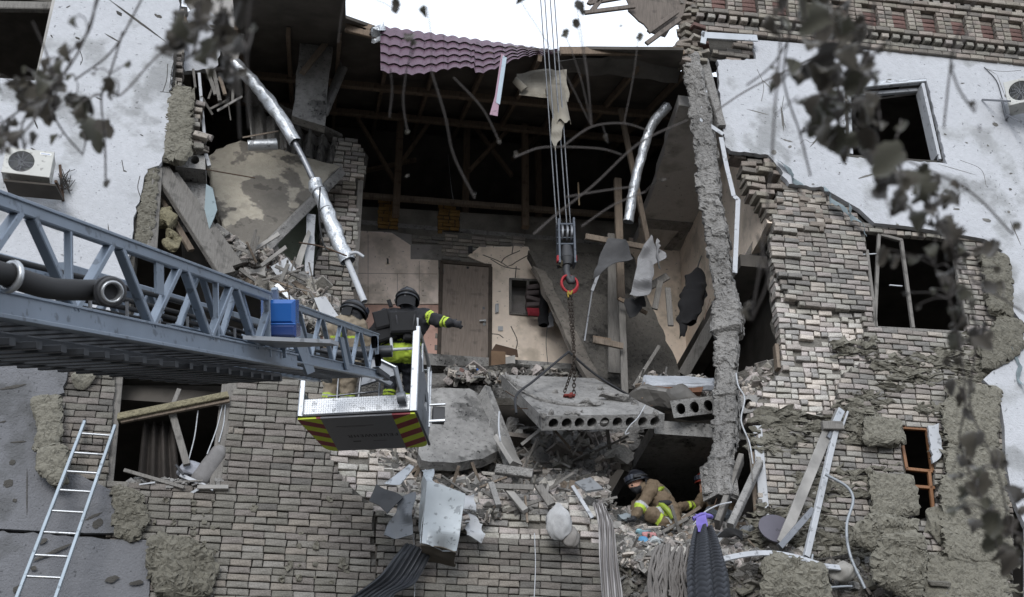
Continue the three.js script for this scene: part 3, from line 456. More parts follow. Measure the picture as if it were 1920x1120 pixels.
{ // shell of the house: floors, roof, rear wall; colour darkened to look unlit
  const s = thing('house_shell', 'inner walls and floors behind the torn facade, mostly coloured dark as if unlit', 'building');
  const xl = P(430, 900, 0).x, xL = -14, xR = 16;
  const B = (x0, x1, y0, y1, z0, z1) => new THREE.BoxGeometry(x1 - x0, y1 - y0, z1 - z0).translate((x0 + x1) / 2, (y0 + y1) / 2, (z0 + z1) / 2);
  part(s, 'rear_wall', B(xL, xR, 0, 23, -11.4, -11), M.innerShade);
  part(s, 'end_wall', B(xL - 0.3, xL, 0, 22, -11, -0.5), M.innerShade);
  part(s, 'end_wall', B(xR, xR + 0.3, 0, 22, -11, -0.5), M.innerShade);
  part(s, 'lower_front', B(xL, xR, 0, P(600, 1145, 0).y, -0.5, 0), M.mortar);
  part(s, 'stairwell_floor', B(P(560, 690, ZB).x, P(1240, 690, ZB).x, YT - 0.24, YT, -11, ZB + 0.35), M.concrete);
  part(s, 'rear_partition', B(xL, P(330, 600, ZB).x, YB, YC + 1, ZB - 0.3, ZB), M.innerShade);
  part(s, 'rear_partition', B(P(330, 600, ZB).x, P(600, 600, ZB).x, YB, YC, ZB - 0.3, ZB), M.innerShade);
  part(s, 'rear_partition', B(P(1290, 600, ZB).x, xR, YB - 2, YC + 1.4, ZB - 0.3, ZB - 0.02), M.innerShade);
  part(s, 'rear_partition', B(P(600, 600, ZB).x, xR, YB - 3, YT - 0.24, ZB - 0.3, ZB - 0.04), M.innerShade);
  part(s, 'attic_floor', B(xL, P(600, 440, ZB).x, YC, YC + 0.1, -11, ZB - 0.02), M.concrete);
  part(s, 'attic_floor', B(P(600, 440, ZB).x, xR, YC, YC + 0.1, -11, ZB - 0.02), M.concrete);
  // rooms of the right wing
  const xp = P(1283, 600, ZB).x;
  part(s, 'top_ceiling', panel([V(P(1188, 440, ZB).x, YC, ZB), V(P(1470, 300, 0).x + 0.6, YC, ZB), V(P(1470, 300, 0).x + 0.6, YC, -0.4), V(P(1272, 150, -0.3).x, YC, -0.4)], 0.22, { step: 0.4, amp: 0.03, skip: (a, b) => Math.hypot(a[0] - b[0], a[1] - b[1]) > 6 }), M.ceiling);
  part(s, 'ceiling_beam', [beam(V(P(1200, 400, ZB + 0.8).x, YC - 0.012, ZB + 0.9), V(P(1470, 300, 0).x + 0.5, YC - 0.012, ZB + 0.9), 0.32, 0.02), beam(V(P(1262, 440, ZB).x, YC - 0.008, ZB + 0.75), V(P(1250, 440, ZB).x, YC - 0.008, ZB), 0.18, 0.012)], M.concrete);
  const xq = P(1470, 600, 0).x + 0.76, f1 = P(1590, 290, 0).y - 0.8, f2 = P(1640, 616, 0).y - 0.85, f0 = P(1660, 150, 0).y + 0.45;
  part(s, 'right_floor', B(P(1425, 690, 0).x, xq - 0.77, YT - 0.22, YT, -4.98, -0.4), M.innerShade);
  for (const f of [f0, f1, f2, f2 - 3.1]) part(s, 'right_floor', B(xq, xR, f - 0.22, f, -4.98, -0.42), M.innerShade);
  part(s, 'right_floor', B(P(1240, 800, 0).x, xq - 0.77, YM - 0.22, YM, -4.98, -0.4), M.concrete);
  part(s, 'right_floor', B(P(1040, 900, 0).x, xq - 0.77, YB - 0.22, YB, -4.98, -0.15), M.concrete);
  part(s, 'left_floor', B(xL, P(560, 690, 0).x, YM - 0.22, YM, -4.98, -0.45), M.innerShade);
  part(s, 'left_floor', B(xL, P(700, 950, 0).x, YB - 0.22, YB, -4.98, -0.45), M.innerShade);
  part(s, 'left_floor', B(xL, P(330, 400, 0).x, YT - 0.22, YT, -4.98, -0.45), M.innerShade);
  part(s, 'left_floor', B(xL, P(330, 100, 0).x, YC + 0.9, YC + 1.1, -4.98, -0.45), M.innerShade);
  // cross wall of the hallway, broken off along a slant
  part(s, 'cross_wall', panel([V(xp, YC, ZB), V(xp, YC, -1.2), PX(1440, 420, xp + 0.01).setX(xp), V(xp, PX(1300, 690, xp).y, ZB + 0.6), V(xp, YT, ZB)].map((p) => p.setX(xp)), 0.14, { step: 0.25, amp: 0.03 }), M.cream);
  part(s, 'cross_wall', B(P(560, 900, 0).x - 0.2, P(560, 900, 0).x, YB, YM, -5, -0.5), M.innerShade);
  part(s, 'cross_wall', B(P(1470, 600, 0).x + 0.6, P(1470, 600, 0).x + 0.75, YB, YC + 1, -5, -0.5), M.innerShade);
}
// -------- roof over the torn bay
const YE = 16.9, ROOF = Math.tan(23 * Math.PI / 180), roofY = (z) => YE + (0.3 - z) * ROOF;
const onRoof = (px, py, lift = 0) => { const d = ray(px, py); const k = (YE + lift + (0.3 - CAM.z) * ROOF - CAM.y) / (d.y + d.z * ROOF); return CAM.clone().addScaledVector(d, k); };
{
  const r = thing('pitched_roof', 'dark underside of the pitched roof over the open attic', 'roof');
  const RZ = -6.2, RY = roofY(RZ);
  const front = [onRoof(425, -90), onRoof(646, -40), onRoof(648, 34), onRoof(716, 58), onRoof(1046, 100), onRoof(1100, 92), onRoof(1282, 94)];
  part(r, 'roof_deck', panel([V(-14, RY, RZ), V(-14, roofY(-0.55), -0.55), V(front[0].x - 0.05, roofY(-0.55), -0.55), ...front, V(front[6].x + 0.3, roofY(-0.55), -0.55), V(16, roofY(-0.55), -0.55), V(16, RY, RZ)], 0.05), M.innerShade);
  part(r, 'roof_deck', panel([V(-14, RY, RZ), V(16, RY, RZ), V(16, YE - 0.5, -12.5), V(-14, YE - 0.5, -12.5)], 0.05), M.innerShade);
  // sagging eaves strip and torn felt
  part(r, 'eaves_board', [[[1050, 96], [1282, 96]], [[650, 40], [716, 62]], [[648, 52], [720, 70]]].map(([a, b]) => beam(P(...a, 0.32), P(...b, 0.32), 0.06, 0.16, V(0, 1, 0))), M.darkWood);
  part(r, 'ceiling_felt', lump(sheet(quad(P(1046, 112, 0.1), P(1284, 102, 0.1), P(1276, 150, -0.4), P(1060, 138, -0.4)), 30, 5, 0.01), 0.06, 3), mat([0.22, 0.215, 0.21], 'dirt'));
  // rafters under the deck and trusses standing in the attic
  for (let i = 0; i < 13; i++) { const x = -2.6 + i * 0.85; part(r, 'rafter', beam(V(x, roofY(-0.1) - 0.1, -0.1), V(x, RY - 0.1, RZ), 0.07, 0.14), M.darkWood); }
  for (const [px, z] of [[742, -4.6], [872, -5.4], [985, -4.6], [1010, -6.0], [1195, -5.4]]) { const p = P(px, 400, z); part(r, 'post', beam(V(p.x, YC - 0.02, z), V(p.x, roofY(z), z), 0.14, 0.14), M.darkWood); }
  for (const [a, b, c, d, z] of [[640, 170, 740, 340, -4.7], [742, 320, 860, 150, -4.8], [840, 170, 960, 330, -5.2], [960, 300, 1080, 180, -5.2], [880, 320, 985, 210, -4.7], [640, 330, 780, 300, -5.6], [1000, 250, 1180, 270, -5.6]]) part(r, 'brace', beam(P(a, b, z), P(c, d, z), 0.11, 0.07), M.darkWood);
  part(r, 'wall_plate', beam(P(668, 366, -4.75), P(1152, 404, -4.75), 0.12, 0.1), M.wood);
  part(r, 'purlin', [beam(V(-4, roofY(-2.5) - 0.2, -2.5), V(9, roofY(-2.5) - 0.2, -2.5), 0.1, 0.14), beam(V(-4, roofY(-4.4) - 0.2, -4.4), V(9, roofY(-4.4) - 0.2, -4.4), 0.1, 0.14)], M.darkWood);
}
for (const [poly, lab] of [[[[710, 374], [747, 376], [746, 432], [708, 431]], 'short ochre brick pier in the attic beside the torn brick pier'], [[[822, 384], [862, 386], [862, 436], [820, 434]], 'short ochre brick pier in the attic above the hallway door']]) {
  const w = thing('brick_pier', lab, 'pier'); part(w, 'mortar_bed', plate(poly, -5.02, 0.2), M.mortar); bricks(w, poly, -5, { L: 0.25, H: 0.085, tones: M.brickYellow, D: 0.1, header: 0.2 });
}
{ // pressed-metal tiles bent down over the eaves
  const t = thing('metal_tile_sheet', 'purple pressed-metal roof tiles hanging bent over the eaves', 'roofing');
  const m = mat([0.17, 0.1, 0.14], 'metal', { rough: 0.42, metal: 0.15 });
  const prof = (x, r) => 0.028 * Math.abs(Math.sin(x * Math.PI / 0.19)) - 0.0 + r * 0.03; // waves and a step at every row
  const top = (x) => 52 + (x - 716) * 0.138, bot = (x) => (x < 890 ? 138 - (x - 716) * 0.012 + 6 * Math.sin((x - 716) * 0.03) : 140 - (x - 890) * 0.28 + 4 * Math.sin(x * 0.05));
  for (const [x0, x1, dz] of [[713, 834, 0], [832, 944, 0.02], [942, 1044, 0.035]]) {
    for (let k = 0; k < 5; k++) {
      const f = (u, v) => { const px = x0 + (x1 - x0) * u, tt = (k + v * 1.03) / 5, py = top(px) + (bot(px) - top(px)) * Math.min(1.02, tt) , z = 0.36 + dz + 0.25 * tt + (k % 5) * 0.0; const p = P(px, py, z); const w = prof(p.x, 0); p.y += w * 0.7 * (k === 4 ? 1 : 1); p.z += w + 0.035 * v - 0.002 * k; return p; };
      part(t, 'tile_course', sheet(f, 44, 4, 0.004), m);
    }
  }
  part(t, 'torn_foil', lump(new THREE.IcosahedronGeometry(0.13, 3).translate(...P(706, 62, 0.35).toArray()), 0.12, 14), M.foil);
}
{
  const t = thing('roof_flashing', 'bent lilac gutter strip dangling from the purple roof sheet', 'flashing'); const m = mat([0.34, 0.21, 0.27], 'metal', { rough: 0.4, metal: 0.2 });
  part(t, 'strip', panel([P(940, 100, 0.7), P(946, 103, 0.72), P(933, 218, 0.72), P(918, 214, 0.7), P(928, 180, 0.7)], 0.006), m);
  part(t, 'folded_edge', panel([P(943, 104, 0.71), P(950, 108, 0.76), P(937, 196, 0.76), P(930, 192, 0.71)], 0.006), mat([0.55, 0.65, 0.72], 'metal', { rough: 0.35, metal: 0.3 }));
}
{ // loose roof timbers above the right end of the torn roof
  const t = thing('roof_wreckage', 'splintered dark roof boards jutting into the sky beside the cornice', 'roof wreckage'); const m = mat([0.2, 0.18, 0.17], 'wood');
  part(t, 'deck', panel([P(1170, -30, 0.2), P(1290, -30, 0.2), P(1282, 28, 0.2), P(1262, 42, 0.2), P(1247, 70, 0.2), P(1222, 58, 0.2), P(1180, 20, 0.2)], 0.04, { step: 0.15, amp: 0.03 }), m);
  for (const [a, b, c, d] of [[1096, 24, 1190, 12], [1104, 8, 1120, -20], [1105, 6, 1175, -6], [1212, 82, 1275, 36], [1216, 60, 1270, 22], [1110, 20, 1130, -4]]) part(t, 'board', beam(P(a, b, 0.3), P(c, d, 0.3), 0.05, 0.08), m);
}
{
  const t = thing('membrane_sheet', 'torn beige roofing membrane curling down below the eaves', 'membrane'); const m = mat([0.42, 0.40, 0.35], 'dirt', { rough: 0.85 });
  part(t, 'flap', lump(sheet(quad(P(966, 140, 0.1), P(1062, 130, 0.2), P(1066, 190, 0.25), P(972, 180, 0.1)), 16, 10, 0.01), 0.05, 5), m);
  const c0 = P(1040, 170, 0.25), c1 = P(1056, 235, 0.25); part(t, 'curl', sheet((u, v) => { const a = 0.4 + u * 4.6, r = 0.16 - 0.03 * v; return c0.clone().lerp(c1, v).add(V(Math.cos(a) * r, 0.05 * Math.sin(u * 20) * v, Math.sin(a) * r)); }, 20, 10, 0.008), m);
  part(t, 'rag', lump(sheet(quad(P(1034, 210, 0.3), P(1060, 225, 0.3), P(1042, 285, 0.3), P(1034, 262, 0.3)), 10, 10, 0.01), 0.05, 7), m);
  part(t, 'roll', lump(rod(P(966, 150, 0.2), P(984, 168, 0.2), 0.06, 0.07, 10), 0.03, 9), m);
}
// -------- wreckage of the left rooms
{
  const w = thing('brick_pier', 'ragged pale brick cross-wall end beside the foil-wrapped pipe', 'pier');
  const poly = [[622, 262], [632, 256], [668, 262], [688, 292], [686, 330], [672, 340], [672, 420], [668, 470], [660, 540], [668, 580], [590, 580], [590, 500], [600, 460], [598, 400], [606, 350], [616, 310]];
  part(w, 'mortar_bed', plate(poly, -2.64, 0.4, { step: 0.15, amp: 0.03 }), M.mortar);
  bricks(w, poly, -2.6, { L: 0.25, H: 0.094, tones: M.brickLight, cap: 300, jz: 0.03, jr: 0.03, D: 0.14, header: 0.3, toneAt: (k, t) => { const [px, py] = toPx(V(k.x, k.y, -2.6)); return py > 340 && py < 392 ? pick(M.brickTan) : py > 480 ? pick(M.brickMid) : pick(t); } });
  part(w, 'corner_trim', beam(P(676, 340, -2.62), P(664, 540, -2.62), 0.05, 0.1), M.greyWood);
}
{
  const g = solo('wall_panel', 'sage green wall fragment standing behind the tilted slab', 'wall fragment', plate([[520, 400], [610, 380], [600, 580], [500, 560]], -3.1, 0.12, { step: 0.2, amp: 0.03 }), M.green);
}
{ // slab hanging by a corner with plastered ceiling side turned out
  const s = thing('ceiling_slab', 'tilted broken floor slab with stained beige plaster side, hanging by its corner', 'slab');
  const pts = [P(448, 262, -2.2), P(500, 280, -2.3), P(636, 318, -2.3), P(560, 398, -1.7), P(476, 482, -1.2), P(440, 448, -1.25), P(418, 432, -1.3), P(402, 380, -1.6), P(392, 325, -1.9), P(386, 306, -2.0), P(406, 285, -2.1)];
  part(s, 'slab_body', panel(pts, 0.2, { step: 0.12, amp: 0.02, bevel: 0.02 }), mat([0.60, 0.565, 0.49], 'stained', { bump: 'rough', bs: 0.02 }));
  part(s, 'edge_beam', beam(P(640, 322, -2.15), P(474, 490, -1.05), 0.12, 0.16), M.concrete);
  part(s, 'edge_beam', beam(P(402, 430, -1.4), P(476, 486, -1.1), 0.14, 0.2), M.concrete);
}
{
  const s = thing('ribbed_slab', 'broken hollow floor slab showing a row of dark open cells under the pipe', 'slab');
  const A = P(462, 190, -2.2), B = P(630, 268, -2.6), C = P(618, 312, -2.5), D = P(470, 260, -2.0);
  const f = quad(A, B, C, D); part(s, 'cells', sheet((u, v) => { const p = f(u, v); p.z -= 0.16 * Math.abs(Math.sin(u * Math.PI * 7)); p.y += 0.04 * Math.sin(u * 17 + 3 * v); return p; }, 84, 8, 0.03), M.concrete);
  part(s, 'top_layer', lump(beam(P(460, 178, -2.3), P(640, 262, -2.7), 0.3, 0.08), 0.05, 6), M.coarse);
  for (let i = 0; i < 7; i++) { const u = (i + 1) / 7.0; part(s, 'rib', lump(beam(f(u * 0.99, 0), f(u * 0.99, 1), 0.05, 0.1), 0.025, 9, i), M.coarse); }
}
solo('wall_panel', 'pale grey upright concrete wall strip standing under the dark roof', 'wall fragment', panel([P(566, 40, -0.9), P(626, 55, -0.9), P(608, 236, -0.9), P(548, 218, -0.9)], 0.2, { step: 0.3, amp: 0.015 }), M.concrete);
solo('roof_board', 'broken roof board leaning across the pale wall strip', 'board', lump(beam(P(636, 48, -0.8), P(566, 138, -0.8), 0.06, 0.1), 0.01, 9), M.wood);
{ // remains of the upper left rooms
  const s = thing('soffit_fragment', 'torn soffit and plaster corner hanging beside the pale plastered wing', 'wall fragment');
  part(s, 'plaster_corner', panel([P(352, 20, -0.4), P(400, 8, -0.5), P(418, 40, -0.6), P(410, 120, -0.6), P(400, 130, -0.6), P(346, 130, -0.4)], 0.12, { step: 0.1, amp: 0.02 }), M.plaster);
  part(s, 'soffit', panel([P(330, -30, -0.3), P(440, -20, -0.3), P(458, 60, -0.8), P(436, 150, -1.0), P(400, 60, -0.9), P(352, 12, -0.5)], 0.1, { step: 0.12, amp: 0.03 }), M.ceiling);
  part(s, 'slab_end', panel([P(330, 290, -0.2), P(384, 292, -0.2), P(385, 318, -0.2), P(328, 312, -0.2)], 0.5, { holes: [0, 1].map((i) => Array.from({ length: 14 }, (_, k) => { const a = k / 14 * Math.PI * 2; return P(342 + i * 23 + 8.5 * Math.cos(a), 300 + 8 * Math.sin(a), -0.2); })) }), M.concrete);
  part(s, 'wall_stub', plate([[330, 318], [386, 318], [384, 440], [330, 430]], -0.6, 0.2, { step: 0.15, amp: 0.02 }), M.concrete);
  part(s, 'tin_strip', panel([P(386, 345, -0.3), P(394, 350, -0.2), P(404, 392, -0.2), P(402, 412, -0.3), P(384, 430, -0.3), P(380, 400, -0.35)], 0.01), mat([0.45, 0.56, 0.6], 'metal', { rough: 0.5 }));
  for (const [a, b, c, d, w, h, m] of [[373, 138, 384, 268, 0.05, 0.05, M.whitePaint], [378, 262, 392, 312, 0.05, 0.06, M.whitePaint], [388, 130, 404, 178, 0.04, 0.06, M.greyWood], [400, 132, 412, 190, 0.06, 0.06, M.greyWood], [412, 145, 422, 178, 0.05, 0.06, M.wood], [362, 130, 366, 165, 0.04, 0.04, M.greyWood], [386, 318, 478, 334, 0.015, 0.015, M.rust]]) part(s, 'batten', beam(P(a, b, -0.3), P(c, d, -0.3), w, h), m);
  for (let i = 0; i < 14; i++) { const d = lump(box(rr(0.15, 0.3), 0.09, 0.12), 0.02, 9, i).applyMatrix4(new THREE.Matrix4().makeRotationFromEuler(new THREE.Euler(rr(-0.4, 0.4), rr(-0.6, 0.6), rr(-0.5, 0.5))).setPosition(P(rr(330, 385), rr(255, 296), rr(-0.3, 0)))); part(s, 'loose_brick', d, pick(M.brickMid)); }
}
for (const [a, b, za, c, d, zc, w, h, lab, m] of [
  [300, 318, -0.1, 425, 515, -0.3, 0.3, 0.1, 'wide weathered plank leaning out of the torn edge of the plastered wing', M.greyWood],
  [318, 330, -0.25, 440, 500, -0.5, 0.26, 0.1, 'second wide plank lying behind the weathered leaning plank', M.greyWood],
  [294, 316, 0.0, 282, 475, 0.0, 0.16, 0.1, 'upright grey post at the torn edge of the plastered wing', M.greyWood],
  [300, 372, -0.3, 358, 470, -0.3, 0.1, 0.06, 'thin splintered batten under the wide leaning planks', M.wood]])
  solo('plank', lab, 'plank', lump(beam(P(a, b, za), P(c, d, zc), w, h, V(0.6, 0, 1)), 0.008, 4), m);
for (const [x, y, r] of [[310, 410, 0.16], [325, 452, 0.12], [320, 440, 0.1]]) solo('insulation_clump', 'clump of yellowish mineral wool caught between the leaning planks', 'insulation', lump(new THREE.IcosahedronGeometry(r, 4).scale(0.9, 1.3, 0.7).translate(...P(x, y, -0.15).toArray()), 0.09, 9, x), M.woolYellow, 'wool clumps between the planks');
// -------- pipes wrapped in foil
{
  const p = thing('foil_pipe', 'long bent pipe in silver foil wrapping slanting across the wrecked left rooms', 'pipe');
  const lumpT = (pts, r, s) => lump(tube(pts, r, 14, 44), 0.02, 9, s);
  part(p, 'foil_wrap', lumpT([P(440, 118, 0.2), P(478, 158, 0.15), P(520, 212, 0.1), P(553, 266, 0.05)], 0.105, 1), M.foil);
  part(p, 'bare_pipe', tube([P(546, 256, 0.05), P(572, 305, 0.0), P(594, 352, 0)], 0.05, 12), M.steel);
  part(p, 'foil_wrap', lumpT([P(590, 342, 0), P(606, 380, 0.05), P(628, 436, 0.1), P(652, 490, 0.15)], 0.115, 2), M.foil);
  part(p, 'bare_pipe', tube([P(648, 482, 0.15), P(664, 520, 0.2), P(683, 566, 0.25)], 0.048, 12), M.whitePaint);
  for (const [x, y] of [[600, 362], [612, 398], [622, 424], [634, 452]]) part(p, 'wire_band', new THREE.TorusGeometry(0.12, 0.009, 6, 20).rotateX(1.2).rotateZ(0.4).translate(...P(x, y, 0.06).toArray()), M.steel);
}
solo('foil_pipe', 'short foil-wrapped pipe stub pointing sideways above the tilted slab', 'pipe', lump(rod(P(464, 273, -0.6), P(520, 270, -0.6), 0.085, 0.095, 14), 0.012, 12), M.foil);
solo('foil_pipe', 'grey foil pipe length dangling beside the pale wall strip', 'pipe', [lump(rod(P(642, 128, -1.4), P(606, 214, -1.4), 0.085, 0.075, 12), 0.025, 8), rod(P(636, 112, -1.4), P(642, 130, -1.4), 0.02)], mat([0.5, 0.5, 0.5], 'metal', { rough: 0.45, metal: 0.6, bump: 'rough', bs: 0.04 }));
solo('foil_pipe', 'curved silver foil pipe rising beside the broken concrete column', 'pipe', lump(tube([P(1252, 198, -0.6), P(1222, 236, -0.7), P(1204, 290, -0.8), P(1190, 345, -0.9), P(1178, 416, -1.0)], 0.085, 14, 48), 0.012, 12), M.foil);
// -------- concrete pieces in the opening
{ // long strip of concrete hanging from the cornice
  const path = [[1297, 104], [1306, 160], [1316, 230], [1326, 300], [1332, 370], [1344, 440], [1352, 500], [1362, 560], [1366, 620], [1362, 690], [1362, 760], [1360, 830], [1352, 880], [1350, 938]].map(([x, y], i) => P(x, y, 0.12 - 0.01 * i));
  const c = new THREE.CatmullRomCurve3(path);
  const g = sheet((u, v) => { const p = c.getPointAt(Math.min(0.9999, v)), a = u * Math.PI * 2, e = 1 / Math.pow(Math.pow(Math.abs(Math.cos(a)), 7) + Math.pow(Math.abs(Math.sin(a)), 7), 1 / 7), w = 0.165 + 0.03 * (hash(Math.floor(v * 19 + 0.4 * n3(u * 6, v * 9, 2)), 2, 3) - 0.5) + (v > 0.6 && v < 0.67 ? 0.05 : 0) + (v > 0.93 ? 0.04 : 0), bite = 0.05 * (hash(Math.floor(u * 9 + n3(v * 40, u * 5, 1)), Math.floor(v * 62 + n3(u * 8, v * 30, 4)), 6) - 0.5), k = (w + bite) * e * (v < 0.003 || v > 0.997 ? 0.7 : 1);
    const q = V(Math.cos(a + 0.55) * k, 0.05 * (n3(u * 8, v * 90, 3) - 0.5), Math.sin(a + 0.55) * k); return p.add(q); }, 44, 300);
  let q = lump(g, 0.016, 24).toNonIndexed(); q.computeVertexNormals(); const s = thing('concrete_column', 'long ragged concrete strip hanging from the cornice down to the rubble', 'column'); part(s, 'strip', q, M.coarse);
  part(s, 'foot', lump(box(0.44, 0.5, 0.4, 0.05).rotateY(0.5).translate(...P(1351, 908, 0.0).toArray()), 0.05, 7), M.coarse);
  part(s, 'rebar', [tube([P(1346, 930, 0.1), P(1338, 950, 0.12), P(1330, 958, 0.1)], 0.008), tube([P(1332, 560, 0.3), P(1320, 600, 0.32)], 0.006)], M.rust);
}
{
  const s = thing('wall_strip', 'slim broken concrete strip leaning against the concrete column under the cornice', 'wall fragment');
  part(s, 'strip', lump(beam(P(1318, 118, 0.1), P(1352, 242, 0.1), 0.18, 0.16), 0.035, 9), M.coarse);
}
for (const [pts, lab] of [[[[1322, 170], [1316, 226]], 'white metal lath bent beside the hanging concrete column, upper length'], [[[1314, 224], [1356, 252]], 'white metal angle jutting across under the plaster edge'], [[[1352, 258], [1362, 310], [1376, 368], [1384, 374], [1378, 512]], 'long kinked white curtain rail hanging beside the concrete column']]) {
  const g = []; for (let i = 0; i + 1 < pts.length; i++) { const a = P(...pts[i], 0.24), b = P(...pts[i + 1], 0.24); g.push(beam(a, b, 0.075, 0.018, V(0, 0, 1)), beam(a.clone().add(V(0.03, 0, -0.02)), b.clone().add(V(0.03, 0, -0.02)), 0.02, 0.05, V(0, 0, 1))); } solo('metal_rail', lab, 'rail', g, M.whitePaint);
}
function hollowSlab(name, label, FL, FR, BR, BL, th, n, r, frac) { // hollow-core floor slab with open cells on its front end
  const s = thing(name, label, 'slab'), x = FR.clone().sub(FL), W = x.length(); x.normalize(); const zb = BL.clone().lerp(BR, 0.5).sub(FL.clone().lerp(FR, 0.5)), Lb = zb.length(), nrm = new THREE.Vector3().crossVectors(x, zb).normalize(); if (nrm.y < 0) nrm.negate();
  const f2 = (p) => { const q = p.clone().sub(FL); return q; };
  // end face with holes, extruded back along the slab
  const out = [[0, 0], [W, 0], [W + 0.01, -th], [0.02, -th]], holes = Array.from({ length: n }, (_, i) => Array.from({ length: 20 }, (_, k) => { const a = k / 20 * Math.PI * 2; return [W * (0.05 + frac * (i + 0.5) / n) + r * Math.cos(a), -th * 0.52 + r * Math.sin(a)]; }));
  const y = new THREE.Vector3().crossVectors(zb.clone().normalize(), x).normalize(); if (y.y < 0) y.negate();
  const body = new THREE.ExtrudeGeometry(shape2(out, holes), { depth: 1, bevelEnabled: false, steps: 6 }); const p = body.attributes.position;
  for (let i = 0; i < p.count; i++) { const u = p.getX(i) / W, v = p.getY(i), t = p.getZ(i); const q = FL.clone().lerp(FR, u).lerp(BL.clone().lerp(BR, u), t).addScaledVector(y, v).add(V(0.012 * (n3(u * 9, v * 8, t * 6) - 0.5), 0.012 * (n3(u * 9 + 4, v * 8, t * 6) - 0.5), 0)); p.setXYZ(i, q.x, q.y, q.z); }
  body.computeVertexNormals(); part(s, 'slab_body', body, M.slabTop);
  return [s, y];
}
const FL = P(1015, 780, 0.3), FR = P(1246, 777, 0.1), BL = P(940, 702, -1.6), BR = P(1115, 710, -1.6);
{
  const [s, y] = hollowSlab('lifted_slab', 'grey hollow-core floor slab hanging tilted from the crane chain', FL, FR, BR, BL, 0.22, 9, 0.075, 0.93);
  const S = (u, v, h = 0) => FL.clone().lerp(FR, u).lerp(BL.clone().lerp(BR, u), v).addScaledVector(y, h);
  part(s, 'screed_edge', lump(tube([S(0.02, 0.95, 0.012), S(0.06, 0.5, 0.012), S(0.16, 0.3, 0.012), S(0.45, 0.2, 0.012), S(0.62, 0.26, 0.015)], 0.035, 6, 30), 0.03, 12), M.coarse);
  part(s, 'mortar_lump', lump(new THREE.IcosahedronGeometry(0.2, 3).scale(1.4, 0.3, 0.6).translate(...S(0.82, 0.36, 0.03).toArray()), 0.06, 9), M.coarse);
  part(s, 'mortar_lump', lump(new THREE.IcosahedronGeometry(0.12, 3).scale(1.4, 0.3, 0.6).translate(...S(0.5, 0.22, 0.02).toArray()), 0.06, 9, 3), M.coarse);
  for (let i = 0; i < 16; i++) part(s, 'crumbled_edge', lump(new THREE.IcosahedronGeometry(rr(0.025, 0.06), 1).translate(...S(rr(0, 1), i < 11 ? rr(0, 0.03) : rr(0, 1), 0.005).toArray()), 0.03, 17, i), M.coarse);
  part(s, 'plugged_cell', lump(new THREE.CylinderGeometry(0.07, 0.07, 0.06, 14).rotateX(Math.PI / 2 - 0.3).translate(...S(0.05 + 0.93 * 4.5 / 9, 0.03, -0.115).toArray()), 0.02, 14), M.coarse);
  for (const [u, v, dx, dy] of [[0.0, 0.3, -0.25, -0.06], [0.0, 0.55, -0.2, 0.08], [0.99, 0.5, 0.22, -0.1], [0.99, 0.3, 0.18, 0.05]]) part(s, 'rebar', tube([S(u, v, -0.1), S(u, v, -0.1).add(V(dx * 0.5, dy * 0.3, 0.04)), S(u, v, -0.1).add(V(dx, dy, 0.06))], 0.008, 5, 10), M.rust);
  part(s, 'lifting_plate', [beam(S(0.36, 0.42, 0.03), S(0.46, 0.42, 0.03), 0.08, 0.03), beam(S(0.4, 0.38, 0.05), S(0.44, 0.44, 0.05), 0.05, 0.04)], mat([0.3, 0.05, 0.04], 'dirt'));
  part(s, 'sling_rope', [tube([P(968, 776, 0.12), P(968, 742, -0.2), P(1000, 715, -0.5), P(1066, 660, -0.9)], 0.02, 6, 24), tube([P(1066, 660, -0.9), P(1120, 705, -1.2), P(1185, 745, -1.4)], 0.02, 6, 16)], M.dark);
  part(s, 'wire_loop', tube([P(1210, 760, 0.25), P(1195, 785, 0.32), P(1180, 800, 0.32), P(1172, 815, 0.3), P(1180, 812, 0.3)], 0.008), M.whitePaint);
}
{
  hollowSlab('floor_slab', 'stub of hollow-core floor with open cells right of the lifted slab', P(1256, 752, 0.0), P(1346, 742, -0.2), P(1400, 752, -2.2), P(1290, 762, -2.2), 0.26, 3, 0.085, 0.86);
  hollowSlab('floor_slab', 'floor slab end with ragged open cells under the broken brick edge', P(1385, 744, -0.05), P(1442, 738, -0.15), P(1450, 770, -2), P(1395, 775, -2), 0.26, 2, 0.085, 0.9);
}
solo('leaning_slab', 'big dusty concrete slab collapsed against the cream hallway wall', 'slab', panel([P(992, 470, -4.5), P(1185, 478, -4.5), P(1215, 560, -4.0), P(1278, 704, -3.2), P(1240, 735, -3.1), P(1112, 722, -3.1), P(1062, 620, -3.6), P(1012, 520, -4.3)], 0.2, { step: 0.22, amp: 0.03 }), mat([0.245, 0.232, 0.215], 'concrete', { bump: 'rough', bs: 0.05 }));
solo('wall_plaster_flap', 'long peeling strip of plaster leaning beside the hallway niche', 'wall fragment', lump(panel([P(1000, 500, -4.1), P(1022, 508, -4.1), P(1140, 740, -3.0), P(1108, 730, -3.0)], 0.1, { step: 0.2, amp: 0.02 }), 0.03, 5), mat([0.34, 0.31, 0.28], 'concrete'));
solo('wall_slab', 'pale stained wall slab leaning outside beside the rescue cage', 'slab', lump(panel([P(800, 728, -1.6), P(885, 722, -1.6), P(912, 740, -1.5), P(936, 846, -0.8), P(870, 862, -0.6), P(790, 856, -0.55), P(780, 800, -0.9)], 0.16, { step: 0.15, amp: 0.03 }), 0.02, 4), M.slabTop);
solo('wall_slab', 'narrow upright slab edge between the stained wall slab and the lifted slab', 'slab', beam(P(908, 735, -1.5), P(960, 870, -0.8), 0.12, 0.25), M.concrete);
solo('wall_slab', 'bent board leaning below the lifted slab corner', 'slab', lump(beam(P(938, 820, -0.7), P(968, 872, -0.5), 0.26, 0.08), 0.02, 7), M.whiteBoard);
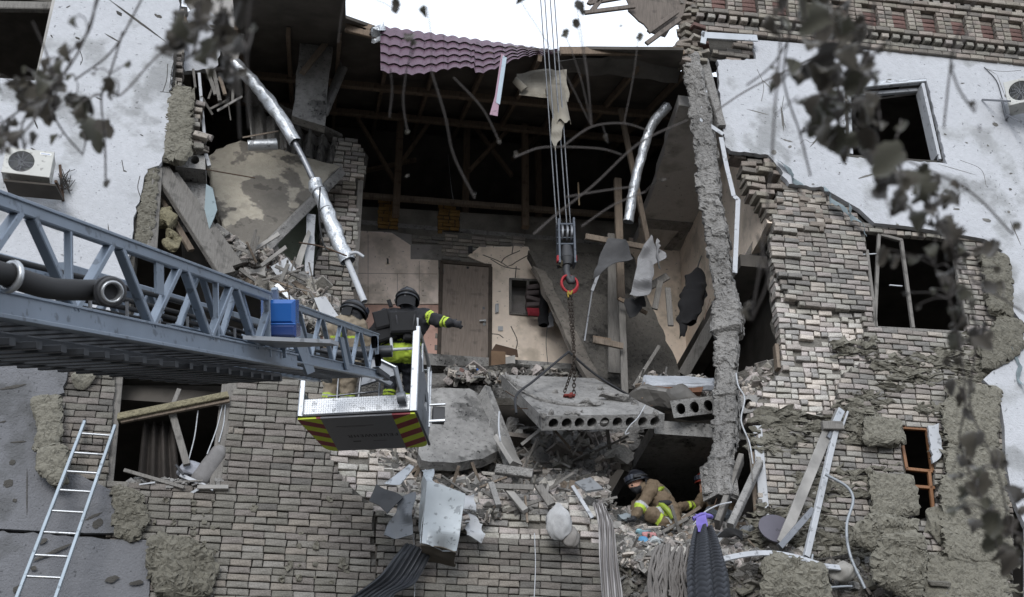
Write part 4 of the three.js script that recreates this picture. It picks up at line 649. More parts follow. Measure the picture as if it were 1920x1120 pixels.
// ledge at the hallway floor
solo('floor_ledge', 'broken floor edge with mortar and dust below the brown door', 'ledge', lump(panel([P(640, 706, -4.3), P(800, 704, -4.3), P(930, 702, -4.2), P(1130, 706, -4.0), P(1180, 722, -3.6), P(940, 726, -3.6), P(800, 728, -3.9), P(640, 726, -4.1)], 0.2, { step: 0.15, amp: 0.04 }), 0.04, 5), M.coarse);
{ // planks and posts standing and hanging in the middle
  const D = [[1158, 336, -2.6, 1164, 560, -2.6, 0.13, 0.1, 'square timber post standing in front of the leaning concrete slab', M.wood], [1150, 440, -2.9, 1152, 700, -2.9, 0.22, 0.06, 'wide dusty board standing beside the timber post', M.greyWood],
    [1164, 205, -1.6, 1218, 470, -2.2, 0.09, 0.09, 'long splintered rafter leaning against the foil pipe', M.wood], [1098, 444, -1.8, 1222, 466, -1.8, 0.11, 0.05, 'loose short board lying crosswise on the timber post', M.wood],
    [1166, 560, -2.5, 1172, 740, -2.3, 0.12, 0.06, 'lower timber post ending behind the lifted slab', M.greyWood], [1112, 638, -2.2, 1168, 650, -2.2, 0.11, 0.05, 'short nailed board stub on the lower timber post', M.wood], [1112, 632, -2.3, 1145, 638, -2.3, 0.05, 0.04, 'dark broken batten above the nailed board stub', M.darkWood],
    [1186, 556, -1.8, 1252, 518, -1.8, 0.13, 0.05, 'snapped board sloping across the hanging grey cloth', M.greyWood], [1238, 528, -1.7, 1228, 580, -1.7, 0.1, 0.04, 'short pale slat hanging below the snapped board', M.greyWood], [1252, 540, -1.7, 1258, 612, -1.7, 0.1, 0.04, 'longer slat dangling beside the short pale slat', M.greyWood], [1160, 560, -2.2, 1214, 588, -2.2, 0.07, 0.04, 'thin dark strut wedged behind the hanging cloth', M.darkWood],
    [1448, 412, -0.5, 1282, 702, -2.6, 0.2, 0.07, 'long edge plank sloping down the broken cross wall', M.greyWood], [1236, 650, -2.0, 1188, 726, -1.8, 0.06, 0.05, 'slim rail leaning on the floor slab stub', M.greyWood], [1110, 545, -2.8, 1096, 640, -2.8, 0.03, 0.03, 'thin steel rod standing beside the wide dusty board', M.steel], [1140, 468, -2.7, 1110, 546, -2.8, 0.06, 0.04, 'light metal strip slanting beside the grey cloth', M.steel],
    [1455, 648, -0.2, 1458, 694, -0.2, 0.06, 0.14, 'short pale window jamb stub in the broken brick edge', M.wood], [1084, 342, -3.0, 1086, 386, -3.0, 0.03, 0.02, 'thin bright lath hanging in the dark attic', mat([0.6, 0.5, 0.36], 'wood')]];
  for (const [a, b, za, c, d, zc, w, h, lab, m] of D) solo('timber', lab, 'timber', lump(beam(P(a, b, za), P(c, d, zc), w, h, V(0, 0, 1)), 0.008, 6, a), m);
}
{ // boards of the lower opening
  const D = [[1390, 860, 0.0, 1345, 985, 0.15, 0.24, 0.08, 'wide grey door board leaning in the lower opening', M.greyWood], [1425, 868, 0.1, 1370, 988, 0.25, 0.16, 0.1, 'plastered stud leaning beside the wide grey door board', M.concrete], [1420, 800, -0.02, 1436, 1000, -0.02, 0.07, 0.14, 'white window jamb lining the lower opening', M.whitePaint], [1408, 815, -0.1, 1422, 995, -0.1, 0.08, 0.1, 'brown inner jamb behind the white window jamb', M.wood]];
  for (const [a, b, za, c, d, zc, w, h, lab, m] of D) solo('timber', lab, 'timber', lump(beam(P(a, b, za), P(c, d, zc), w, h, V(1, 0, 0.3)), 0.006, 6, a), m);
}
{ // tangled white curtain rails propped against the brick wall
  const r = thing('window_frame_wreck', 'bundle of bent white window profiles propped against the brick wall', 'window frame');
  const b = (a, c, w, h, m, z1 = 0.2, z2 = 0.45) => part(r, 'profile', beam(P(...a, z1), P(...c, z2), w, h, V(0.3, 0, 1)), m);
  b([1568, 802], [1512, 1045], 0.09, 0.07, M.whitePaint); b([1556, 800], [1466, 1020], 0.16, 0.03, M.whiteBoard); b([1576, 770], [1560, 806], 0.12, 0.1, M.galv, 0.2, 0.22); b([1590, 772], [1580, 800], 0.03, 0.02, M.whitePaint, 0.2, 0.22); b([1524, 956], [1462, 1026], 0.09, 0.06, M.steel, 0.35, 0.45); b([1562, 800], [1552, 822], 0.06, 0.06, M.steel, 0.2, 0.24);
  part(r, 'clamp_board', lump(box(0.32, 0.14, 0.09, 0.01).rotateZ(0.08).translate(...P(1561, 799, 0.26).toArray()), 0.01, 7), M.greyWood);
}
solo('curtain_rail', 'long bowed white sill strip lying along the top of the rubble', 'rail', sheet((u, v) => { const x = 1345 + u * 228, y = 1048 - 16 * Math.sin(Math.min(1, u * 1.15) * Math.PI) + 14 * u * u; return P(x, y, 0.5).add(V(0, -0.085 * v, 0.05 * v)); }, 30, 3, 0.02), M.whitePaint);
solo('bent_tube', 'bent galvanised tube frame hanging below the bundle of window profiles', 'tube', [tube([P(1548, 890, 0.5), P(1590, 915, 0.5), P(1600, 935, 0.5), P(1588, 985, 0.5), P(1594, 1040, 0.55), P(1622, 1104, 0.55)], 0.022, 8, 50), tube([P(1524, 1040, 0.5), P(1520, 1096, 0.5), P(1598, 1100, 0.5)], 0.016, 6, 30)], mat([0.4, 0.43, 0.46], 'metal', { rough: 0.5, metal: 0.3 }));

// -------- rubble: broken bricks, chunks and dust on sloping heaps
const chunkGeo = Array.from({ length: 10 }, (_, i) => lump(box(0.26, 0.1, 0.13, 0.012), 0.022, 7, i * 3.1)).concat(Array.from({ length: 10 }, (_, i) => lump(new THREE.BoxGeometry(0.26, 0.17, 0.2, 2, 2, 2), 0.075, 6, i * 5.3)), Array.from({ length: 6 }, (_, i) => lump(box(0.42, 0.05, 0.3, 0.012), 0.03, 5, i * 7.7)), Array.from({ length: 5 }, (_, i) => lump(box(0.6, 0.035, 0.05, 0.006), 0.015, 6, i * 4.1)), Array.from({ length: 5 }, (_, i) => lump(new THREE.BoxGeometry(0.3, 0.02, 0.22, 3, 1, 3), 0.05, 5, i * 9.1))).map((g) => fin(toCreasedNormals(g.index ? g.toNonIndexed() : g, 0.5)));
const chunkMats = [...M.brickLight, ...M.brickLight, ...M.brickMid, M.concrete, M.coarse, M.slabTop, M.mortarLight, M.whiteBoard, M.coarse, M.concrete, M.greyWood, M.concrete, M.wood];
const bedMat = mat([0.2, 0.193, 0.183], 'concrete', { bump: 'rough', bs: 0.06 });
function heap(poly, zOf, n, big, names, groupName, labels, o = {}) {
  const xs = poly.map((p) => p[0]), ys = poly.map((p) => p[1]), spot = () => { for (;;) { const x = rr(Math.min(...xs), Math.max(...xs)), y = rr(Math.min(...ys), Math.max(...ys)); if (inPoly(x, y, poly)) return [x, y]; } };
  for (let i = 0; i < big; i++) { // the larger pieces, one by one
    const [x, y] = spot(), k = Math.floor(rnd() * 26), g = chunkGeo[k], m = o.mats ? pick(o.mats) : rnd() < 0.02 ? pick(M.brickRed) : pick(chunkMats), d = mesh(g, m), kind = k < 10 ? 0 : k < 20 ? 1 : 2, s = (0.4 + 0.85 * rnd() * rnd()) * 1.05 * (o.scale || 1);
    d.position.copy(P(x, y, zOf(x, y))).add(V(0, 0.05, 0.04)); d.scale.set(s * rr(0.6, 1.2), s, s); d.rotation.set(rr(-0.9, 0.9), rr(-3, 3), rr(-0.9, 0.9)); d.name = numbered(names[kind]); scene.add(d); ud(d, labels[kind], ['brick', 'rubble piece', 'slab piece'][kind], groupName + ', ' + ['bricks', 'chunks', 'flat pieces'][kind]);
  }
  const by = new Map();
  for (let i = 0; i < n; i++) { const [x, y] = spot(), m = pick(o.mats || chunkMats), s = Math.pow(rnd(), 2) * 0.62 + 0.13, q = pick(chunkGeo).clone().applyMatrix4(new THREE.Matrix4().compose(P(x, y, zOf(x, y)).add(V(0, rr(-0.05, 0.04), rr(-0.05, 0.05))), new THREE.Quaternion().setFromEuler(new THREE.Euler(rr(-3, 3), rr(-3, 3), rr(-3, 3))), V(s * rr(0.5, 1.3), s, s))); if (!by.has(m)) by.set(m, []); by.get(m).push(q); }
  const st = thing('rubble_heap', o.label, 'rubble', undefined, 'stuff'); for (const [m, gs] of by) part(st, 'rubble', mergeGeometries(gs), m, null, true);
  const y0 = Math.min(...ys) + 0.5, y1 = Math.max(...ys) - 0.5, span = spanOf(poly);
  part(st, 'dust_bed', lump(lump(sheet((u, v) => { const y = y0 + (y1 - y0) * v, [a, b] = span(y), x = a + (b - a) * u; return P(x, y, zOf(x, y) - 0.08); }, 70, 26, 0.1), 0.07, 5), 0.03, 17), o.bed || bedMat);
}
const N3 = (w) => [`broken pale brick lying ${w}`, `jagged lump of masonry lying ${w}`, `flat plaster piece lying ${w}`], NM = ['brick_fragment', 'masonry_chunk', 'plaster_piece'];
heap([[690, 860], [740, 845], [930, 860], [1010, 880], [1130, 900], [1140, 945], [1100, 965], [960, 960], [860, 990], [760, 960], [700, 930]], (x, y) => -0.05 - (965 - y) * 0.016 - (x > 1000 ? 0.1 : 0), 5600, 120, NM, 'rubble under the leaning wall slab', N3('on the heap between wall slab and white cabinet'), { label: 'grey heap of brick rubble spilling over the wall below the leaning slab' });
heap([[640, 845], [760, 845], [740, 900], [690, 940], [650, 900]], (x, y) => -0.3 - (940 - y) * 0.012, 900, 30, NM, 'rubble under the rescue cage', N3('on the broken wall top under the rescue cage'), { label: 'pale brick rubble on the stepped wall top under the rescue cage', mats: [...M.brickLight, M.mortarLight] });
heap([[1140, 960], [1290, 975], [1350, 985], [1440, 1000], [1500, 1010], [1560, 1030], [1480, 1050], [1340, 1060], [1250, 1070], [1145, 1050]], (x, y) => 0.15 - (1060 - y) * 0.011, 5600, 90, NM, 'rubble in the lower opening', N3('in the lower opening by the kneeling firefighter'), { label: 'heap of rubble, plaster and household scraps at the edge of the lower room', scale: 0.8 });
heap([[1390, 705], [1430, 690], [1500, 695], [1520, 730], [1470, 790], [1430, 800], [1420, 760], [1390, 745]], (x, y) => -0.25 - (790 - y) * 0.004, 1300, 40, NM, 'rubble on the broken brick edge', N3('on the broken brick edge above the lower opening'), { label: 'pale brick rubble lying on the floor slab by the broken brick edge', mats: [...M.brickLight, ...M.brickMid, M.mortarLight] });
heap([[410, 480], [520, 478], [600, 540], [650, 600], [640, 640], [560, 600], [440, 520]], (x, y) => -0.7 - (600 - y) * 0.004, 1800, 44, NM, 'rubble behind the fire ladder', N3('behind the fire ladder below the tilted slab'), { label: 'rubble behind the fire ladder below the tilted slab' });
heap([[385, 425], [470, 470], [520, 478], [470, 500], [410, 480]], (x, y) => -0.9, 300, 14, NM, 'rubble under the wide planks', N3('between the wide planks and the tilted slab'), { label: 'rubble between the wide leaning planks and the tilted slab', scale: 0.8 });
heap([[840, 692], [1080, 698], [1200, 700], [1200, 726], [940, 716], [840, 710]], (x, y) => -3.6, 500, 20, NM, 'rubble on the hallway ledge', N3('on the floor ledge below the brown door'), { label: 'dusty crumbs of plaster along the ledge below the brown door', scale: 0.9 });
heap([[1200, 705], [1400, 720], [1400, 752], [1260, 758], [1210, 745]], (x, y) => -1.2, 500, 16, NM, 'rubble on the floor stub', N3('on the floor slab stub beside the hanging column'), { label: 'rubble lying on the floor slab stub beside the hanging column', scale: 0.9 });
heap([[930, 805], [1010, 815], [1200, 812], [1190, 860], [1130, 895], [1010, 880], [950, 850]], (x, y) => -1.8 - (890 - y) * 0.008, 600, 34, NM, 'rubble in the dark void', N3('in the dark void below the lifted slab'), { label: 'dark collapsed rubble filling the void below the lifted slab', bed: M.concrete, scale: 1.3 });
heap([[1150, 1060], [1330, 1068], [1620, 1050], [1880, 1080], [1880, 1150], [1150, 1150]], (x, y) => 0.0 - (1150 - y) * 0.0, 2600, 60, NM, 'rubble on the ledge below', N3('on the ledge at the foot of the brick wall'), { label: 'dirty rubble and wool packed on the ledge at the foot of the wall', mats: [M.wool, M.woolDark, M.coarse, M.concrete, ...M.brick] });

// splintered laths and battens sticking out of the heaps
for (const [poly, z, n, lab, grp] of [[[[700, 870], [930, 870], [1120, 910], [1100, 955], [860, 970], [740, 940]], (y) => -0.02 - (965 - y) * 0.014, 26, 'splintered lath sticking out of the rubble under the leaning wall slab', 'laths in the central rubble'], [[[1160, 975], [1480, 1005], [1540, 1035], [1340, 1050], [1180, 1045]], (y) => 0.2 - (1060 - y) * 0.01, 18, 'splintered lath sticking out of the rubble in the lower opening', 'laths in the lower opening'], [[[400, 450], [520, 480], [620, 560], [560, 590], [440, 510]], (y) => -0.6, 18, 'splintered lath sticking out of the rubble behind the fire ladder', 'laths behind the fire ladder'], [[[345, 180], [430, 150], [470, 250], [400, 300], [350, 300]], (y) => -0.5, 12, 'splintered lath hanging in the torn rooms beside the plastered wing', 'laths beside the plastered wing'], [[[940, 815], [1190, 815], [1120, 885], [960, 860]], (y) => -1.2, 14, 'broken lath wedged in the void below the lifted slab', 'laths in the void']]) {
  const xs = poly.map((p) => p[0]), ys = poly.map((p) => p[1]); let k = 0;
  while (k < n) { const x = rr(Math.min(...xs), Math.max(...xs)), y = rr(Math.min(...ys), Math.max(...ys)); if (!inPoly(x, y, poly)) continue; k++; const a = P(x, y, z(y)), L = rr(0.2, 0.62), t = rr(-1.3, 1.3), w = rr(0.02, 0.06); solo('splinter', lab, 'splinter', lump(beam(a, a.clone().add(V(L * Math.sin(t), L * Math.cos(t) * 0.7, rr(-0.05, 0.3))), w, w * 0.5, V(0, 0, 1)), 0.012, 8, x), pick([M.greyWood, M.wood, M.greyWood, M.whiteBoard]), grp); }
}
// ================================================================ crane tackle
const hookZ = -0.35;
{
  const t = thing('crane_hook_block', 'crane hook block with four steel ropes hanging in the opening', 'crane hook');
  for (let i = 0; i < 4; i++) { const a = P([1044, 1051, 1063, 1070][i], 425, hookZ), b = P([1013, 1021, 1031, 1039][i], -10, 1.1), e = a.clone().lerp(b, 2.2); part(t, 'steel_rope', rod(a, e, 0.011, 0.011, 6), M.steel); }
  const bl = mat([0.10, 0.115, 0.14], 'metal', { rough: 0.5, metal: 0.3 });
  part(t, 'side_plate', beam(P(1046, 416, hookZ), P(1048, 498, hookZ), 0.2, 0.035, V(1, 0, 0)), bl); part(t, 'side_plate', beam(P(1074, 414, hookZ), P(1077, 498, hookZ), 0.2, 0.035, V(1, 0, 0)), bl);
  for (const [y, s] of [[421, 0.05], [432, 0.03], [446, 0.03], [458, 0.04]]) part(t, 'cross_bar', rod(P(1044, y, hookZ + 0.06), P(1077, y, hookZ + 0.06), s * 0.5, s * 0.5), bl);
  for (const x of [1052, 1061, 1069]) part(t, 'sheave', new THREE.CylinderGeometry(0.16, 0.16, 0.03, 24).rotateZ(Math.PI / 2).translate(...P(x, 440, hookZ - 0.02).toArray()), M.steel);
  part(t, 'swivel', [rod(P(1062, 464, hookZ), P(1063, 486, hookZ), 0.09, 0.12, 16), rod(P(1063, 484, hookZ), P(1064, 498, hookZ), 0.12, 0.08, 16)], M.dark);
  for (const x of [1046, 1079]) part(t, 'marker', box(0.035, 0.11, 0.08, 0.01).translate(...P(x, 486, hookZ + 0.05).toArray()), M.red);
  const hk = new THREE.CatmullRomCurve3([[1064, 494], [1062, 506], [1066, 522], [1072, 530], [1073, 520], [1069, 512], [1056, 500], [1050, 497]].slice(0, 5).map(([x, y]) => P(x, y, hookZ))); const hg = new THREE.TubeGeometry(hk, 20, 0.055, 10);
  part(t, 'hook', hg, M.dark); part(t, 'hook_horn', tube([P(1066, 498, hookZ), P(1054, 492, hookZ), P(1048, 500, hookZ)], 0.045, 8), mat([0.12, 0.1, 0.06], 'dirt'));
}
solo('lifting_sling', 'red round lifting sling hooked over the crane hook', 'sling', [0, 1, 2].map((i) => new THREE.TorusGeometry(0.125 + 0.008 * i, 0.017, 8, 28).scale(1, 1.1, 1).rotateY(0.3 * (i - 1)).translate(...P(1068, 533, hookZ + 0.01 * i).toArray())), M.red);
{
  const g = [], strand = (pts) => { const c = new THREE.CatmullRomCurve3(pts), L = c.getLength(), n = Math.floor(L / 0.052); for (let i = 0; i < n; i++) { const p = c.getPointAt(i / n), q = c.getPointAt(Math.min(1, (i + 0.6) / n)), [m] = frameAt(p, q); g.push(new THREE.TorusGeometry(0.024, 0.0075, 5, 8).scale(1, 1.5, 1).rotateX(Math.PI / 2).rotateZ(i % 2 ? Math.PI / 2 : 0).applyMatrix4(m)); } };
  const S = FL.clone().lerp(FR, 0.4).lerp(BL.clone().lerp(BR, 0.4), 0.42);
  strand([P(1065, 548, hookZ), P(1070, 600, hookZ), P(1075, 680, hookZ), S.clone().add(V(-0.06, 0.06, 0))]); strand([P(1071, 548, hookZ), P(1074, 600, hookZ), P(1077, 680, hookZ), S.clone().add(V(0.1, 0.06, -0.05))]);
  solo('lifting_chain', 'dark two-strand chain running from the red sling to the lifted slab', 'chain', g, mat([0.07, 0.055, 0.045], 'dirt', { rough: 0.6, metal: 0.5 }));
}
solo('lifting_shackle', 'yellow shortening clutch at the top of the lifting chain', 'shackle', [tube([P(1064, 546, hookZ + 0.03), P(1069, 552, hookZ + 0.05), P(1073, 546, hookZ + 0.03)], 0.018), tube([P(1064, 548, hookZ + 0.03), P(1066, 558, hookZ + 0.04)], 0.014)], mat([0.55, 0.4, 0.06], 'dirt'));
// ================================================================ turntable ladder: its axis runs up and away to the cage
const LD = ray(1180, 800).normalize(), LR = new THREE.Vector3().crossVectors(LD, V(0, 1, 0)).normalize(), LU = new THREE.Vector3().crossVectors(LR, LD), LE = at(710, 704, 16.3);
const LL = (a, b, c) => LE.clone().addScaledVector(LD, a).addScaledVector(LR, b).addScaledVector(LU, c);
const paintGrey = mat([0.30, 0.36, 0.44], 'metal', { rough: 0.36, metal: 0.25 }), paintDark = mat([0.065, 0.072, 0.084], 'metal', { rough: 0.5, metal: 0.3 });
{
  const t = thing('aerial_ladder', 'grey lattice turntable ladder of a fire engine reaching up to the cage', 'fire ladder');
  const section = (c0, a0, a1, bl, br, h, top, bot, period, dg, phase, botEnd = a1) => {
    const LL = (a, b, c) => LE.clone().addScaledVector(LD, a).addScaledVector(LR, b).addScaledVector(LU, c + c0);
    for (const b of [br, bl]) {
      const s = b === br ? 1 : -1;
      part(t, 'top_rail', [beam(LL(a0, b, h), LL(a1, b, h), top, top * 1.35, LU), beam(LL(a0, b + s * top * 0.62, h + top * 0.5), LL(a1, b + s * top * 0.62, h + top * 0.5), top * 0.3, top * 0.3, LU)], paintGrey);
      part(t, 'bottom_rail', [beam(LL(a0, b, 0), LL(botEnd, b, 0), top * 0.8, bot, LU), beam(LL(a0, b + s * 0.03, -bot * 0.42), LL(botEnd, b + s * 0.03, -bot * 0.42), top * 1.5, bot * 0.16, LU), beam(LL(a0, b + s * 0.01, bot * 0.5), LL(botEnd, b + s * 0.01, bot * 0.5), top * 1.0, bot * 0.1, LU)], paintGrey);
      for (let a = a0 + phase; a < a1 - period * 0.3; a += period) {
        part(t, 'diagonal', beam(LL(a, b, bot * 0.45), LL(a + period * 0.44, b, h - top * 0.5), dg, dg * 0.8, LU), paintGrey);
        if (a + period < a1 + 0.1) part(t, 'diagonal', beam(LL(a + period * 0.56, b, h - top * 0.5), LL(a + period * 0.98, b, bot * 0.45), dg, dg * 0.8, LU), paintGrey);
      }
      part(t, 'end_post', beam(LL(a1 - 0.03, b, 0), LL(a1 - 0.03, b, h), dg * 1.1, dg, LU), paintGrey);
    }
    for (let a = a0 + 0.1; a < botEnd; a += 0.3) part(t, 'rung', beam(LL(a, bl + 0.03, 0.0), LL(a, br - 0.03, 0.0), 0.055, 0.05, LU), paintDark);
  };
  section(-0.06, -13, -5.35, -0.8, 0.09, 0.485, 0.055, 0.13, 1.16, 0.055, 0.28, -4.5);
  section(0, -7.5, -0.05, -0.7, 0.0, 0.455, 0.045, 0.1, 0.95, 0.042, 0.2);
  for (const a of [-6.75, -9.3]) part(t, 'upright', beam(LL(a, 0.09, -0.03), LL(a, 0.09, 0.39), 0.05, 0.04, LU), paintGrey);
  part(t, 'perforated_plate', panel([LL(-8.0, 0.1, 0.2), LL(-7.86, 0.1, 0.2), LL(-7.86, 0.1, 0.4), LL(-8.0, 0.1, 0.4)], 0.015), paintGrey);
  for (let a = -12.6; a < -5.6; a += 0.58) part(t, 'cable_clip', beam(LL(a, -0.1, 0.0), LL(a, -0.1, 0.16), 0.03, 0.02, LU), M.steel);
  // nested section under the first, drive channels, ropes
  for (const b of [-0.62, -0.14]) part(t, 'channel', beam(LL(-13, b, -0.17), LL(-4.2, b, -0.17), 0.08, 0.07, LU), paintDark);
  for (let a = -12.8; a < -4.4; a += 0.3) part(t, 'rung', beam(LL(a, -0.76, -0.2), LL(a, 0.02, -0.2), 0.07, 0.04, LU), paintDark);
  for (const [b, c] of [[-0.12, 0.12], [-0.16, 0.18], [-0.2, 0.09], [-0.7, 0.15], [-0.75, 0.2], [-0.3, 0.05], [-0.1, 0.24]]) part(t, 'cable', tube([LL(-13, b, c), LL(-10, b, c - 0.02), LL(-7, b, c + 0.01), LL(-4, b, c - 0.03), LL(-0.3, b, c)], 0.017, 6, 40), M.rubber);
  const wheel = (a, b, c, r) => { const g = [new THREE.TorusGeometry(r, r * 0.09, 8, 28), new THREE.CylinderGeometry(r * 0.25, r * 0.25, 0.05, 14).rotateX(Math.PI / 2)]; for (let i = 0; i < 14; i++) { const q = i / 14 * Math.PI * 2; g.push(rod(V(Math.cos(q) * r * 0.2, Math.sin(q) * r * 0.2, 0), V(Math.cos(q) * r, Math.sin(q) * r, 0), r * 0.05, r * 0.05, 5)); } const m = new THREE.Matrix4().makeBasis(LD, LU, LR).setPosition(LL(a, b, c)); part(t, 'pulley', join(g).applyMatrix4(m), mat([0.07, 0.08, 0.1], 'metal', { rough: 0.5 })); };
  wheel(-9.5, -0.35, 0.36, 0.14); wheel(-9.9, -0.35, 0.3, 0.15);
  for (const [a, c] of [[-0.5, 0.36], [-0.3, 0.16]]) part(t, 'end_roller', new THREE.CylinderGeometry(0.07, 0.07, 0.05, 20).rotateZ(Math.PI / 2).applyMatrix4(new THREE.Matrix4().makeBasis(LR, LU, LD).setPosition(LL(a, 0.05, c))), M.whitePaint);
  part(t, 'roller_bracket', panel([LL(-4.3, 0.06, 0.1), LL(-4.1, 0.06, 0.28), LL(-3.6, 0.06, -0.1), LL(-3.9, 0.06, -0.14)], 0.03), paintGrey); part(t, 'roller_bracket', panel([LL(-2.4, 0.05, 0.3), LL(-2.2, 0.05, 0.3), LL(-1.9, 0.05, -0.02), LL(-2.1, 0.05, -0.02)], 0.02), paintGrey);
  part(t, 'light_bracket', panel([LL(-6.2, 0.12, 0.03), LL(-5.2, 0.12, 0.02), LL(-5.2, 0.62, 0.02), LL(-5.5, 0.62, 0.02)], 0.03), mat([0.4, 0.42, 0.45], 'metal', { rough: 0.5 }));
  part(t, 'latch_strut', [beam(LL(-5.25, 0.12, 0.5), LL(-5.0, 0.12, 0.02), 0.05, 0.05, LU), beam(LL(-5.05, 0.14, 0.4), LL(-5.05, 0.14, -0.05), 0.03, 0.03, LU)], paintGrey);
  // hinge arms out to the cage
  part(t, 'cage_arm', [beam(LL(-0.3, 0.02, 0.05), LL(0.3, 0.04, -0.02), 0.08, 0.07, LU), beam(LL(-0.3, -0.68, 0.05), LL(0.3, -0.66, -0.02), 0.08, 0.07, LU), rod(LL(0.0, -0.68, 0.28), LL(0.05, 0.16, 0.28), 0.07, 0.07, 14)], mat([0.05, 0.055, 0.065], 'metal', { rough: 0.5, metal: 0.3 }));
}
{ // blue water-monitor tank clipped to the ladder side
  const t = thing('blue_beacon_box', 'translucent blue box mounted on the side of the fire ladder', 'box');
  const c = at(525, 597, 11.1), m = new THREE.Matrix4().makeBasis(RIGHT, UP, RIGHT.clone().cross(UP)), R = (w, h, d, y, k) => box(w, h, d, k).translate(0, y, 0).applyMatrix4(m.clone().setPosition(c));
  const blue = new THREE.MeshPhysicalMaterial({ roughness: 0.22, clearcoat: 0.6, clearcoatRoughness: 0.2 }); blue.color.setRGB(0.012, 0.085, 0.30); const blue2 = blue.clone(); blue2.color.setRGB(0.008, 0.03, 0.13);
  part(t, 'lens', R(0.275, 0.2, 0.24, 0.05, 0.03), blue); part(t, 'base', R(0.295, 0.105, 0.26, -0.095, 0.02), blue2); part(t, 'rim', R(0.285, 0.016, 0.25, -0.045, 0.006), blue); part(t, 'foot', R(0.2, 0.05, 0.2, -0.17, 0.01), M.dark);
}
{
  const t = thing('water_hose', 'black water hose with metal coupling running along the fire ladder', 'hose'), Q = (x, y, d) => at(x, y, d);
  part(t, 'hose', tube([Q(-60, 500, 5.7), Q(0, 512, 5.9), Q(40, 526, 6.0), Q(95, 541, 6.2), Q(150, 544, 6.4), Q(186, 544, 6.6)], 0.05, 14, 50), M.rubber);
  const e = Q(184, 544, 6.6), f = Q(220, 549, 6.35); part(t, 'coupling', [rod(e, e.clone().lerp(f, 0.5), 0.046, 0.05, 20), new THREE.LatheGeometry([[0.001, 0.02], [0.036, 0.02], [0.038, 0.1], [0.046, 0.112], [0.056, 0.1], [0.058, 0.02], [0.05, 0.0]].map(([x, y]) => new THREE.Vector2(x, y)), 26).rotateX(Math.PI / 2).applyMatrix4(frameAt(e, f)[0].setPosition(e.clone().lerp(f, 0.4)))], M.galv); part(t, 'coupling_cap', [new THREE.TorusGeometry(0.06, 0.012, 8, 24).applyMatrix4(frameAt(e, f)[0].setPosition(e.clone().lerp(f, 0.7))), rod(e.clone().lerp(f, 0.5), e.clone().lerp(f, 0.6), 0.074, 0.074, 22)], M.dark);
  part(t, 'hose_clamp', [new THREE.TorusGeometry(0.06, 0.016, 8, 20).applyMatrix4(frameAt(Q(20, 519, 5.95), Q(40, 526, 6.0))[0])], M.galv);
}
